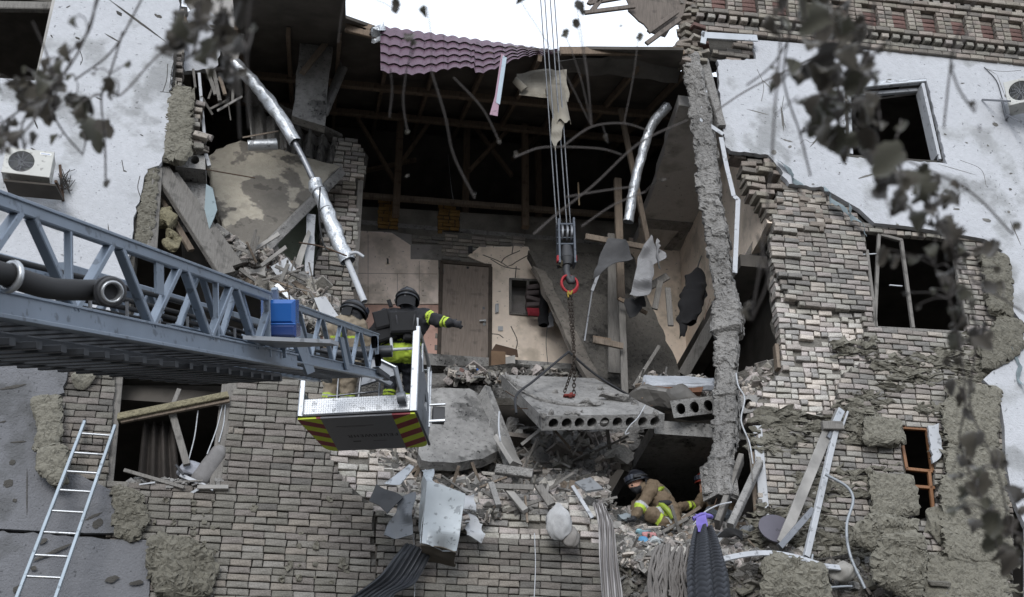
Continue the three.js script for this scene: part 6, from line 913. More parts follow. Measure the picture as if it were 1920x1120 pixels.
{ // fourth helper: only forearm and red cap show beside the hanging column
  const J = (x, y, z = -1.2) => P(x, y, z), b = [B(J(1322, 908), J(1322, 916), 0.1, 0.09, K.skin, null, 0.02), B(J(1326, 922), J(1332, 930), 0.08, 0.1, K.black), B(J(1318, 938), J(1366, 938), 0.11, 0.11, K.brown), B(J(1342, 942), J(1346, 985), 0.19, 0.18, K.brown), B(J(1318, 940), J(1308, 948, -0.95), 0.09, 0.08, K.brown), B(J(1308, 948, -0.95), J(1276, 950, -0.75), 0.08, 0.066, K.brown, [[0.35, 0.47, K.lime], [0.55, 0.67, K.lime]]), B(J(1346, 985), J(1320, 995), 0.13, 0.1, K.brown), B(J(1366, 940), J(1372, 975), 0.09, 0.07, K.brown), B(J(1300, 908), J(1300, 908), 0.001, 0.001, K.brown)];
  b.push(...hand(J(1276, 950, -0.75), V(-1, -0.2, 0.2), V(0, 0.2, 1), 1, K.glove));
  const o = person('firefighter mostly hidden behind the hanging concrete column, reaching with one arm', b);
  helmet(o, P(1322, 902, -1.2), V(-0.1, 1, 0.1), V(-1, -0.2, 0.3), 0.95, [0.28, 0.045, 0.03]);
}
// ================================================================ household things and small wreckage
function outdoorUnit(t, c, yaw, w, h, dp, roll = 0) {
  const m = new THREE.Matrix4().makeRotationFromEuler(new THREE.Euler(0, yaw, roll)).setPosition(c), A = (g) => g.applyMatrix4(m), cream = mat([0.66, 0.66, 0.62], 'metal', { rough: 0.5 });
  const s = shape2([[-w / 2, -h / 2], [w / 2, -h / 2], [w / 2, h / 2], [-w / 2, h / 2]], [Array.from({ length: 32 }, (_, i) => [-w * 0.14 + h * 0.42 * Math.cos(i / 16 * Math.PI), h * 0.42 * Math.sin(i / 16 * Math.PI)])]);
  part(t, 'front_panel', A(new THREE.ExtrudeGeometry(s, { depth: 0.02, bevelEnabled: true, bevelSize: 0.006, bevelThickness: 0.006, bevelSegments: 1 }).translate(0, 0, dp / 2)), cream);
  const P5 = (a, b, cc, d, e, f) => new THREE.BoxGeometry(a, b, cc).translate(d, e, f); part(t, 'casing', A(join([P5(w, 0.015, dp, 0, h / 2 - 0.008, 0), P5(w, 0.015, dp, 0, -h / 2 + 0.008, 0), P5(0.015, h - 0.03, dp, w / 2 - 0.008, 0, 0), P5(0.015, h - 0.03, dp, -w / 2 + 0.008, 0, 0), P5(w - 0.03, h - 0.03, 0.015, 0, 0, -dp / 2)])), cream);
  const grille = []; for (let i = 1; i < 7; i++) grille.push(new THREE.TorusGeometry(h * 0.42 * i / 7, 0.004, 4, 36)); for (let i = 0; i < 12; i++) { const a = i / 12 * Math.PI * 2; grille.push(rod(V(0.02 * Math.cos(a), 0.02 * Math.sin(a), 0), V(h * 0.42 * Math.cos(a), h * 0.42 * Math.sin(a), 0), 0.004, 0.004, 4)); }
  part(t, 'grille', A(join(grille).translate(-w * 0.14, 0, dp / 2 + 0.012)), M.steel);
  const bl = []; for (let i = 0; i < 3; i++) bl.push(new THREE.BoxGeometry(h * 0.36, h * 0.16, 0.01).rotateX(0.4).translate(h * 0.2, 0, 0).rotateZ(i * 2.094)); part(t, 'fan', A(join(bl).translate(-w * 0.14, 0, dp * 0.25)), M.dark);
  return [A, m];
}
{
  const t = thing('air_conditioner', 'cream outdoor air conditioner with round grille on the pale plastered wing', 'air conditioner');
  const [A] = outdoorUnit(t, P(54, 316, 0.55), 0.05, 0.66, 0.44, 0.28);
  const cv = document.createElement('canvas'); cv.width = 256; cv.height = 64; const c = cv.getContext('2d'); c.fillStyle = '#d6d6d0'; c.fillRect(0, 0, 256, 64); c.fillStyle = '#2a4f96'; c.font = 'bold 44px sans-serif'; c.textAlign = 'center'; c.fillText('SAMSUNG', 128, 48, 230); const ct = new THREE.CanvasTexture(cv); ct.colorSpace = THREE.SRGBColorSpace;
  part(t, 'nameplate', A(new THREE.PlaneGeometry(0.16, 0.04).translate(0.22, 0.17, 0.28 / 2 + 0.03)), new THREE.MeshStandardMaterial({ map: ct, roughness: 0.5 }), null, true);
  part(t, 'underside_tray', panel([P(8, 340, 0.72), P(104, 348, 0.72), P(118, 376, 0.3), P(18, 366, 0.3)], 0.03), mat([0.09, 0.08, 0.07], 'dirt'));
  part(t, 'bracket', [beam(P(104, 340, 0.7), P(118, 376, 0.1), 0.04, 0.04), beam(P(10, 338, 0.7), P(20, 366, 0.1), 0.04, 0.04), beam(P(112, 310, 0.1), P(118, 376, 0.1), 0.04, 0.04)], M.rust);
  part(t, 'creeper', Array.from({ length: 12 }, (_, i) => tube([P(108 + rr(0, 12), 320 + rr(0, 40), 0.14), P(118 + rr(0, 14), 320 + rr(0, 50), 0.18), P(112 + rr(0, 32), 316 + rr(0, 40), 0.14)], 0.006, 4, 8)), mat([0.05, 0.045, 0.04], null));
}
{
  const t = thing('air_conditioner', 'grey outdoor air conditioner on a steel bracket below the brick cornice', 'air conditioner');
  outdoorUnit(t, P(1928, 178, 0.55), -0.55, 0.7, 0.5, 0.3);
  part(t, 'bracket', [beam(P(1842, 187, 0.12), P(1895, 190, 0.6), 0.03, 0.03), beam(P(1886, 224, 0.12), P(1920, 190, 0.6), 0.035, 0.035), beam(P(1880, 190, 0.12), P(1888, 226, 0.12), 0.035, 0.035), beam(P(1888, 215, 0.2), P(1940, 240, 0.6), 0.04, 0.04)], M.steel);
  part(t, 'pipe', tube([P(1880, 185, 0.12), P(1868, 150, 0.12), P(1846, 126, 0.12)], 0.008), M.dark);
}
{ // crushed white sheet-metal cabinet
  const t = thing('metal_cabinet', 'crushed white metal cabinet hanging over the brick wall', 'cabinet'), m = mat([0.70, 0.76, 0.80], 'metal', { rough: 0.45, metal: 0.15 });
  const c4 = [P(802, 902, 0.75), P(872, 926, 0.9), P(858, 1032, 0.75), P(790, 1020, 0.6)], f = quad(...c4);
  part(t, 'front_panel', lump(sheet((u, v) => { const p = f(u, v), dent = sm(0.72, 1, v) * (1 - Math.min(1, Math.abs(u - 0.62) * 2.2)); return p.add(V(0, 0, -0.16 * dent + 0.015 * Math.sin(v * 7 + u * 3))); }, 26, 34, 0.012), 0.012, 4), m);
  part(t, 'side_panel', lump(sheet(quad(P(802, 902, 0.72), P(790, 1020, 0.57), P(786, 985, 0.1), P(795, 880, 0.1)), 10, 12, 0.012), 0.03, 5), m);
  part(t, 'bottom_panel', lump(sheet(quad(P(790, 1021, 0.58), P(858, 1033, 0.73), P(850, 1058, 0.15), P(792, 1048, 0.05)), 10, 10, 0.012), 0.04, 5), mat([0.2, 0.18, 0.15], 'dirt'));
  part(t, 'torn_flap', lump(sheet(quad(P(790, 885, 0.4), P(812, 882, 0.5), P(816, 906, 0.75), P(800, 903, 0.75)), 8, 8, 0.01), 0.03, 6), m);
}
const sheetThing = (name, label, cat, pts, m, o = {}) => solo(name, label, cat, lump(sheet(quad(...pts), o.n || 16, o.n || 16, o.th || 0.012), o.amp ?? 0.05, o.f || 4, o.s || 0), m);
sheetThing('metal_sheet', 'dark grey bent metal sheet beside the white cabinet, upper leaf', 'metal sheet', [P(706, 908, 0.35), P(754, 934, 0.5), P(726, 966, 0.6), P(692, 940, 0.4)], mat([0.045, 0.047, 0.052], 'metal', { rough: 0.6 }), { amp: 0.04 });
sheetThing('metal_sheet', 'mid-grey torn metal sheet hanging left of the white cabinet', 'metal sheet', [P(752, 930, 0.5), P(778, 925, 0.55), P(776, 1000, 0.6), P(716, 1010, 0.5)], mat([0.19, 0.205, 0.225], 'metal', { rough: 0.5, metal: 0.2 }), { amp: 0.06, f: 5 });
sheetThing('metal_sheet', 'narrow pale sheet strip pointing up beside the white cabinet', 'metal sheet', [P(766, 870, 0.3), P(776, 876, 0.35), P(748, 912, 0.3), P(720, 908, 0.2)], M.galv, { amp: 0.03 });
sheetThing('metal_sheet', 'crumpled white tin scrap on the rubble right of the cabinet', 'metal sheet', [P(872, 930, 0.4), P(890, 928, 0.35), P(892, 960, 0.35), P(870, 955, 0.4)], M.whitePaint, { amp: 0.06, f: 7 });
sheetThing('metal_sheet', 'torn white tin strip hanging right of the cabinet', 'metal sheet', [P(882, 962, 0.3), P(912, 985, 0.3), P(896, 1022, 0.3), P(868, 1008, 0.3)], M.whitePaint, { amp: 0.06, f: 6 });
{ // corrugated sheet trailing down the wall
  const a = [[760, 1020], [738, 1048], [712, 1080], [670, 1110], [620, 1140]].map(([x, y], i) => P(x, y, 0.35 + 0.04 * i)), b = [[808, 1040], [790, 1075], [775, 1098], [740, 1118], [720, 1150]].map(([x, y], i) => P(x, y, 0.35 + 0.03 * i)), ca = new THREE.CatmullRomCurve3(a), cb = new THREE.CatmullRomCurve3(b);
  solo('corrugated_sheet', 'dark ribbed metal sheet trailing down the bricks under the white cabinet', 'metal sheet', sheet((u, v) => ca.getPoint(v).lerp(cb.getPoint(v), u).add(V(0, 0, 0.03 * Math.pow(Math.abs(Math.sin(u * Math.PI * 7)), 4) + 0.06 * Math.sin(u * 4 + v * 5))), 90, 30, 0.006), mat([0.055, 0.06, 0.07], 'metal', { rough: 0.45, metal: 0.3 }));
}
const sack = (label, cx, cy, z, w, h, m, s) => { const g = new THREE.SphereGeometry(1, 28, 22); const p = g.attributes.position; for (let i = 0; i < p.count; i++) { const y = p.getY(i), a = Math.atan2(p.getZ(i), p.getX(i)), k = (y > 0 ? 1 - 0.75 * y * y : 1) * (1 + 0.1 * Math.sin(a * 7 + y * 3 + s)); p.setXYZ(i, p.getX(i) * w / 2 * k, y * h / 2, p.getZ(i) * w * 0.35 * k); } const c = P(cx, cy, z); return solo('sack', label, 'sack', lump(g, 0.03, 9, s).translate(c.x, c.y, c.z), m); };
sack('white plastic sack slung over the broken wall below the lifted slab', 1048, 978, 0.3, 0.36, 0.56, mat([0.62, 0.62, 0.62], 'cloth'), 1);
sack('grey cloth sack hanging beside the white sack', 1072, 1008, 0.25, 0.26, 0.34, mat([0.33, 0.31, 0.29], 'cloth'), 4);
sack('small white bundle lying at the right end of the rubble', 1580, 1072, 0.4, 0.4, 0.28, mat([0.5, 0.48, 0.44], 'cloth'), 7);
{ // long striped curtain
  const a = new THREE.CatmullRomCurve3([P(1122, 945, 0.35), P(1135, 985, 0.45), P(1140, 1050, 0.5), P(1150, 1150, 0.5)]), tx = tex(256, 1, (u, v) => { const s = 0.55 + 0.45 * Math.sign(Math.sin(u * Math.PI * 2 * 22)); return [0.12 + 0.2 * s, 0.115 + 0.19 * s, 0.11 + 0.19 * s]; }); const m = new THREE.MeshStandardMaterial({ map: tx, roughness: 0.95, side: THREE.DoubleSide });
  const g = sheet((u, v) => a.getPoint(v).add(V((u - 0.5) * (0.16 + 0.14 * v), 0, 0.035 * Math.sin(u * 19 + v * 2))), 60, 30, 0.006), o = solo('striped_curtain', 'twisted grey striped curtain hanging down the wall', 'curtain', g, m);
}
{ // fringed striped cloth caught on the ledge
  const g = []; for (let i = 0; i < 46; i++) { const x = rr(1225, 1295), y = rr(1020, 1050); g.push(tube([P(x, y, 0.35), P(x - rr(0, 14), y + 30, 0.45), P(x - rr(-4, 18), y + 62, 0.42), P(x - rr(0, 16), y + rr(80, 110), 0.4)], rr(0.012, 0.026), 5, 14)); }
  solo('fringed_cloth', 'matted grey striped rag hanging in strands over the ledge', 'cloth', g, mat([0.27, 0.25, 0.235], 'cloth'));
}
{ // knitted blanket
  const a = new THREE.CatmullRomCurve3([P(1318, 992, 0.45), P(1322, 1020, 0.6), P(1326, 1070, 0.7), P(1332, 1160, 0.7)]), k = [];
  const g = sheet((u, v) => { const w = 0.26 + 0.35 * Math.min(1, v * 1.4), fold = 0.07 * Math.sin(u * 16 + 1), knit = 0.02 * Math.abs(Math.sin(v * 80 + Math.abs(Math.sin(u * 16)) * 2)); return a.getPoint(v).add(V((u - 0.5) * w, 0, fold + knit + 0.1 * Math.sin(u * 3.1))); }, 90, 260, 0.01);
  solo('knitted_blanket', 'thick dark slate knitted blanket hanging over the ledge', 'blanket', g, mat([0.06, 0.066, 0.08], 'cloth'));
}
solo('purple_cloth', 'bright purple rag knotted on top of the knitted blanket', 'cloth', [lump(sheet(quad(P(1306, 968, 0.5), P(1322, 964, 0.5), P(1318, 998, 0.6), P(1310, 996, 0.6)), 12, 12, 0.01), 0.05, 9), lump(tube([P(1300, 974, 0.5), P(1316, 966, 0.52), P(1334, 970, 0.45)], 0.035, 7), 0.02, 14)], mat([0.28, 0.22, 0.72], 'cloth'));
sheetThing('lilac_cloth', 'pale lilac cloth strip hanging left of the knitted blanket', 'cloth', [P(1302, 1040, 0.55), P(1312, 1040, 0.55), P(1308, 1118, 0.55), P(1292, 1118, 0.55)], mat([0.46, 0.42, 0.62], 'cloth'), { amp: 0.04, f: 8 });
{ // jacket hanging from the broken wall
  const t = thing('jacket', 'dark puffy jacket hanging on the broken hallway wall', 'jacket'), m = mat([0.03, 0.03, 0.034], 'cloth'); const z = -2.6;
  const pts = [[1310, 510], [1300, 530], [1290, 560], [1285, 600]]; const body = (x0, x1, y0, y1, sq) => lump(sheet((u, v) => { const y = y0 + (y1 - y0) * v, cx = x0 + (x1 - x0) * v, a = u * Math.PI * 2, w = (15 + 9 * Math.sin(Math.min(1, v * 1.1) * 2.6)) * sq * (1 + 0.05 * Math.sin(v * 32) + 0.16 * Math.sin(v * 9 + u * 4)); return P(cx + Math.cos(a) * w, y, z).add(V(0, 0, Math.sin(a) * 0.1 * sq)); }, 30, 40), 0.07, 6);
  part(t, 'torso', body(1304, 1290, 512, 606, 0.95), m); part(t, 'sleeve', body(1288, 1278, 540, 630, 0.45), m); part(t, 'sleeve', body(1310, 1306, 530, 590, 0.4), m); part(t, 'hanger_loop', tube([P(1306, 516, z), P(1310, 496, z), P(1316, 480, z)], 0.012), M.dark);
}
sheetThing('grey_cloth', 'charcoal cloth draped over the timber post', 'cloth', [P(1142, 456, -1.7), P(1168, 460, -1.6), P(1182, 490, -1.5), P(1120, 526, -1.7)], mat([0.13, 0.13, 0.135], 'cloth'), { amp: 0.12, f: 4, n: 24 });
sheetThing('pale_cloth', 'long pale rag hanging in folds right of the timber post', 'cloth', [P(1212, 446, -1.5), P(1244, 474, -1.4), P(1210, 548, -1.4), P(1182, 550, -1.5)], mat([0.40, 0.40, 0.41], 'cloth'), { amp: 0.14, f: 5, n: 26 });
sheetThing('pale_cloth', 'short pale rag flap beside the long hanging rag', 'cloth', [P(1232, 450, -1.45), P(1246, 470, -1.35), P(1238, 504, -1.35), P(1226, 492, -1.45)], mat([0.40, 0.40, 0.41], 'cloth'), { amp: 0.1, f: 6 });
sheetThing('dark_cloth', 'dark torn cloth hanging under the snapped board', 'cloth', [P(1176, 556, -1.9), P(1210, 545, -1.9), P(1204, 582, -1.85), P(1180, 598, -1.85)], mat([0.04, 0.04, 0.042], 'cloth'), { amp: 0.1, f: 5 });
{ // hallway bits
  const t = thing('cardboard_box', 'open brown cardboard box on the ledge right of the door', 'box'), m = mat([0.30, 0.2, 0.13], 'dirt'), z = -4.3, c = P(944, 690, z);
  part(t, 'box_wall', panel([P(921, 658, z), P(948, 660, z), P(948, 700, z), P(921, 698, z)], 0.3, {}), m); part(t, 'flap', panel([P(921, 658, z), P(930, 644, z - 0.2), P(970, 656, z - 0.2), P(972, 668, z), P(948, 664, z)], 0.012), mat([0.16, 0.1, 0.07], 'dirt')); part(t, 'label', panel([P(948, 670, z + 0.01), P(966, 666, z + 0.01), P(966, 690, z + 0.01), P(948, 694, z + 0.01)], 0.012), M.whiteBoard);
}
solo('bin_bag', 'black plastic bag slumped on the ledge below the door', 'bag', lump(new THREE.SphereGeometry(1, 24, 16).scale(0.42, 0.12, 0.2).translate(...P(878, 702, -3.7).toArray()), 0.07, 6), mat([0.012, 0.012, 0.014], null, { rough: 0.4 }));
solo('blue_scrap', 'crumpled bright blue plastic scrap on the black bag', 'scrap', lump(new THREE.IcosahedronGeometry(0.07, 2).translate(...P(893, 691, -3.6).toArray()), 0.04, 14), mat([0.03, 0.18, 0.6], null, { rough: 0.4 }));
solo('white_bag', 'small white plastic bag on the hallway ledge beside the box', 'bag', lump(new THREE.IcosahedronGeometry(0.1, 3).scale(1.4, 0.8, 1).translate(...P(985, 692, -3.9).toArray()), 0.07, 10), M.whiteBoard);
solo('red_bag', 'red handbag hanging below the hallway niche', 'bag', lump(box(0.26, 0.15, 0.12, 0.04).translate(...P(1002, 586, -4.7).toArray()), 0.03, 9), mat([0.38, 0.03, 0.05], 'cloth'));
solo('stacked_books', 'grey and red bundle of folded things standing in the niche', 'bundle', [0, 1, 2, 3].map((i) => lump(box(0.28, 0.09, 0.2, 0.015).rotateZ(rr(-0.3, 0.3)).translate(...P(1000, 542 + i * 11, -4.75).toArray()), 0.02, 8, i)), mat([0.16, 0.13, 0.13], 'cloth'));
solo('black_coat', 'black coat hanging at the right side of the niche', 'coat', lump(sheet((u, v) => { const a = u * Math.PI * 2; return P(1020 + Math.cos(a) * (7 + 5 * v), 540 + 72 * v, -4.65).add(V(0, 0, Math.sin(a) * 0.1)); }, 20, 20), 0.04, 7), mat([0.02, 0.02, 0.024], 'cloth'));
solo('patterned_scarf', 'white patterned scarf end hanging beside the black coat', 'scarf', lump(sheet(quad(P(1026, 588, -4.6), P(1036, 586, -4.6), P(1038, 612, -4.6), P(1028, 614, -4.6)), 8, 10, 0.01), 0.04, 9), mat([0.5, 0.5, 0.52], 'cloth'));
{ // mattress on the floor stub
  const t = thing('mattress', 'thin white mattress lying on a brown board over the floor stub', 'mattress');
  part(t, 'pad', lump(panel([P(1204, 703, -0.9), P(1342, 707, -0.8), P(1340, 721, -0.45), P(1210, 717, -0.45)], 0.1, { step: 0.2, amp: 0.02, bevel: 0.03 }), 0.02, 6), mat([0.60, 0.63, 0.68], 'cloth')); part(t, 'base_board', panel([P(1228, 718, -0.5), P(1320, 722, -0.5), P(1316, 735, -0.46), P(1232, 739, -0.46)], 0.1), mat([0.2, 0.1, 0.06], 'wood')); part(t, 'base_side', panel([P(1208, 717, -0.55), P(1228, 721, -0.5), P(1204, 748, -0.5), P(1196, 742, -0.55)], 0.06), M.darkWood);
}
solo('plastic_cover', 'crumpled translucent plastic heap under the mattress', 'plastic', lump(new THREE.IcosahedronGeometry(1, 4).scale(0.55, 0.2, 0.3).translate(...P(1250, 750, -0.6).toArray()), 0.1, 5), mat([0.2, 0.195, 0.19], 'dirt', { rough: 0.5 }));
// coloured scraps in the lower rubble
for (const [x, y, r, c, lab] of [[1206, 1000, 0.12, [0.35, 0.6, 0.68], 'pale turquoise plastic scrap in the rubble beside the crouching firefighter'], [1218, 1006, 0.08, [0.72, 0.32, 0.32], 'small pink scrap in the rubble beside the crouching firefighter'], [1206, 1014, 0.08, [0.12, 0.4, 0.7], 'bright blue plastic scrap in the rubble'], [1230, 1018, 0.12, [0.66, 0.72, 0.74], 'white paper scrap in the rubble below the crouching firefighter'], [1172, 972, 0.12, [0.4, 0.46, 0.5], 'bluish plastic bag at the crouching firefighter\'s hands'], [1250, 984, 0.14, [0.6, 0.6, 0.58], 'crumpled newspaper at the crouching firefighter\'s feet'], [1352, 1016, 0.12, [0.66, 0.68, 0.7], 'white crumpled paper below the leaning door board'], [1345, 966, 0.16, [0.42, 0.46, 0.5], 'pale plastic basin under the leaning door board'], [1408, 1000, 0.16, [0.55, 0.58, 0.62], 'pale plaster lump at the foot of the white jamb'], [1268, 1040, 0.08, [0.5, 0.45, 0.4], 'beige scrap on the ledge above the striped rag']])
  solo('scrap', lab, 'scrap', lump(new THREE.IcosahedronGeometry(r, 3).scale(1.2, 0.7, 0.8).translate(...P(x, y, 0.12 - (1060 - y) * 0.009 + 0.1).toArray()), r * 0.55, 9, x), mat(c, 'cloth', { rough: 0.6 }));
solo('hose_coil', 'bundle of black cable lying below the leaning door board', 'cable', Array.from({ length: 9 }, (_, i) => tube([P(1345 + i * 3, 1008, 0.25), P(1365 + i * 2, 992 + i * 1.5, 0.3), P(1392, 998 + i * 2, 0.25)], 0.014, 5, 12)), M.rubber);
solo('round_lid', 'round purplish metal lid standing behind the window profiles', 'lid', new THREE.CylinderGeometry(0.26, 0.26, 0.02, 32).rotateX(1.2).translate(...P(1456, 992, 0.2).toArray()), mat([0.13, 0.12, 0.15], 'metal', { rough: 0.5 }));
solo('tray', 'tilted grey metal tray on the rubble below the lifted slab', 'tray', panel([P(1078, 904, 0.1), P(1108, 892, 0.0), P(1132, 916, 0.15), P(1100, 918, 0.25)], 0.03), mat([0.3, 0.31, 0.32], 'metal', { rough: 0.5 }));
for (const [a, b, c, d, w, lab, m] of [[1074, 912, 1112, 972, 0.05, 'white rail sticking out of the rubble beside the tray', M.whitePaint], [1010, 912, 1034, 948, 0.12, 'thick broken pipe poking out of the rubble', M.greyWood], [918, 912, 1000, 915, 0.08, 'flat dark board lying across the rubble', M.greyWood], [930, 880, 998, 890, 0.14, 'broken kerb-like beam lying on the rubble', M.coarse], [985, 930, 990, 980, 0.03, 'thin brown stick standing against the broken wall', M.wood], [920, 905, 935, 950, 0.09, 'pale pointed slab fragment standing in the rubble', M.slabTop], [950, 915, 985, 960, 0.1, 'splintered beige board sloping down the rubble', M.whiteBoard]])
  solo('debris_piece', lab, 'debris', lump(beam(P(a, b, 0.05), P(c, d, 0.2), w, w * 0.6, V(0, 0, 1)), 0.02, 7, a), m);
{ // left window wreckage
  solo('window_board', 'long yellowish foam-covered board hanging across the blown-out window', 'board', [lump(beam(P(222, 784, 0.1), P(428, 742, 0.1), 0.12, 0.09), 0.03, 8)], M.woolYellow);
  solo('window_board', 'bare wooden underside rail below the foam-covered board', 'board', beam(P(226, 792, 0.08), P(430, 752, 0.08), 0.06, 0.04), M.wood);
  for (const [a, b, c, d, w, lab, m] of [[322, 774, 350, 872, 0.1, 'pale casement stile hanging in the blown-out window', M.greyWood], [336, 730, 324, 760, 0.06, 'short mullion stub above the foam-covered board', M.greyWood], [232, 882, 345, 915, 0.05, 'long splintered stick lying in the blown-out window', M.greyWood], [226, 914, 290, 905, 0.02, 'thin white rod on the sill of the blown-out window', M.whitePaint], [338, 892, 400, 918, 0.05, 'broken white sash piece on the window sill', M.whitePaint], [352, 930, 372, 918, 0.04, 'white splinter overhanging the window sill', M.whitePaint], [330, 872, 344, 890, 0.03, 'dark rod leaning at the window sill', M.dark], [290, 906, 380, 902, 0.025, 'grey lath lying along the window sill', M.greyWood]])
    solo('window_debris', lab, 'debris', lump(beam(P(a, b, -0.05), P(c, d, 0.05), w, w * 0.6, V(0, 0, 1)), 0.008, 7, a), m);
  solo('bolster', 'grey upright bolster leaning at the right of the blown-out window', 'cushion', lump(new THREE.CapsuleGeometry(0.14, 0.42, 8, 18).rotateZ(-0.5).translate(...P(394, 875, -0.12).toArray()), 0.02, 6), mat([0.30, 0.29, 0.285], 'cloth'));
  solo('white_bundle', 'white crumpled bundle beside the bolster in the window', 'bundle', lump(new THREE.IcosahedronGeometry(0.15, 3).scale(1.2, 0.8, 0.8).translate(...P(357, 882, -0.15).toArray()), 0.06, 8), mat([0.5, 0.52, 0.58], 'cloth'));
  solo('net_curtain', 'dim net curtain hanging inside the blown-out window', 'curtain', sheet((u, v) => P(262 + u * 70 + (v - 0.5) * 24 * (u - 0.5), 795 + v * 120, -1.2).add(V(0, 0, 0.08 * Math.sin(u * 22))), 40, 8, 0.006), mat([0.12, 0.105, 0.095], 'cloth'));
  for (const [a, b, c, d] of [[371, 770, 352, 868], [418, 756, 388, 852], [422, 760, 410, 830]]) solo('wire', 'thin wire hanging inside the blown-out window', 'wire', tube([P(a, b, 0.0), P((a + c) / 2 + 3, (b + d) / 2, -0.02), P(c, d, 0)], 0.009), M.whitePaint, 'wires in the blown-out window');
  const rub = []; for (let i = 0; i < 60; i++) rub.push(pick(chunkGeo).clone().scale(0.4, 0.4, 0.4).rotateY(rr(0, 3)).rotateX(rr(0, 3)).translate(...P(rr(240, 410), rr(903, 915), rr(-0.3, 0.02)).toArray())); const rg = thing('sill_rubble', 'crumbs of brick and plaster along the sill of the blown-out window', 'rubble', undefined, 'stuff'); part(rg, 'crumbs', rub, M.coarse);
}
// loose wires
for (const [pts, lab, m, r] of [[[[1380, 700], [1385, 725], [1396, 745], [1390, 790], [1405, 830], [1412, 870]], 'white cable dangling beside the hanging concrete column', M.whitePaint, 0.012], [[[1400, 820], [1408, 870], [1412, 905]], 'brown flex hanging in the lower opening', M.greyWood, 0.01], [[[1002, 1000], [1004, 1060], [1000, 1150]], 'thin pale cord hanging down the brick wall from the rubble', M.whitePaint, 0.007], [[[770, 975], [778, 1040], [776, 1150]], 'thin grey wire hanging below the white cabinet', M.steel, 0.006], [[[936, 772], [935, 800], [938, 828]], 'white cable hanging under the corner of the lifted slab', M.whitePaint, 0.014], [[[1300, 985], [1320, 962], [1346, 948], [1372, 942]], 'pale hose arching over the purple rag', M.whitePaint, 0.012], [[[600, 352], [598, 400], [604, 450], [612, 470]], 'dark flex hanging behind the foil pipe', M.rubber, 0.014], [[[560, 455], [600, 462], [650, 480]], 'thin rusty rod sticking out beside the foil pipe', M.rust, 0.012], [[[655, 476], [668, 474], [682, 482]], 'white elbow pipe beside the foil pipe end', M.whitePaint, 0.025], [[[1028, 600], [1024, 640], [1028, 690]], 'dark lead hanging below the black coat', M.dark, 0.006], [[[840, 290], [846, 350], [850, 375]], 'thin wire loop hanging in the attic', M.steel, 0.006]])
  solo('wire', lab, 'wire', tube(pts.map(([x, y]) => P(x, y, y < 500 && x > 700 ? -3.4 : x > 990 && x < 1040 && y < 700 ? -4.6 : 0.3)), r, 6), m);
// left pile boards behind the ladder
for (const [pts, z, lab, m] of [[[[508, 500], [538, 482], [556, 508], [520, 520]], -0.9, 'white folded board on the rubble below the tilted slab', M.whitePaint], [[[574, 402], [592, 405], [588, 518], [572, 518]], -1.8, 'white upright board standing beside the brick cross-wall', M.whitePaint], [[[576, 430], [582, 436], [564, 502], [552, 498]], -1.7, 'white narrow board leaning on the upright board', M.whiteBoard], [[[490, 470], [515, 448], [534, 484], [500, 488]], -1.4, 'grey plaster board under the tilted slab', M.whiteBoard], [[[400, 466], [425, 472], [424, 480], [402, 476]], -0.6, 'small red tile on the rubble behind the ladder', mat([0.26, 0.1, 0.08], 'dirt')], [[[590, 560], [612, 555], [640, 600], [600, 592]], -0.5, 'white crumpled sheet behind the ladder beside the tan firefighter', M.whitePaint], [[[520, 530], [560, 568], [552, 572], [514, 534]], -0.6, 'grey angle strip lying on the rubble behind the ladder', M.galv], [[[556, 524], [620, 575], [612, 588], [548, 530]], -0.7, 'splintered old board lying behind the ladder', M.wood]])
  solo('board', lab, 'board', lump(panel(pts.map(([x, y]) => P(x, y, z)), 0.03, { step: 0.3, amp: 0.01 }), 0.02, 6, pts[0][0]), m);
// boards of torn insulation at the foot of the right wall
for (const [pts, z0, z1, lab] of [[[[1660, 1010], [1726, 1008], [1735, 1035], [1716, 1120], [1640, 1085], [1642, 1045]], 0.7, 0.45, 'large curved wool slab propped at the foot of the wall'], [[[1600, 1000], [1640, 970], [1720, 985], [1700, 1010], [1650, 1030]], 0.5, 0.3, 'bent wool slab lying above the large curved slab'], [[[1440, 1050], [1490, 1052], [1480, 1110], [1438, 1115]], 0.5, 0.45, 'blue-stained wool slab hanging below the bowed sill strip'], [[[1492, 1056], [1540, 1070], [1548, 1125], [1490, 1118]], 0.52, 0.48, 'second stained wool slab hanging below the bowed sill strip']])
  solo('wool_slab', lab, 'insulation', woolPatch(pts, (x, y) => z0 + (z1 - z0) * (y - pts[0][1]) / 100, 0.1, pts[0][0] * 0.13, 0.08), M.wool);
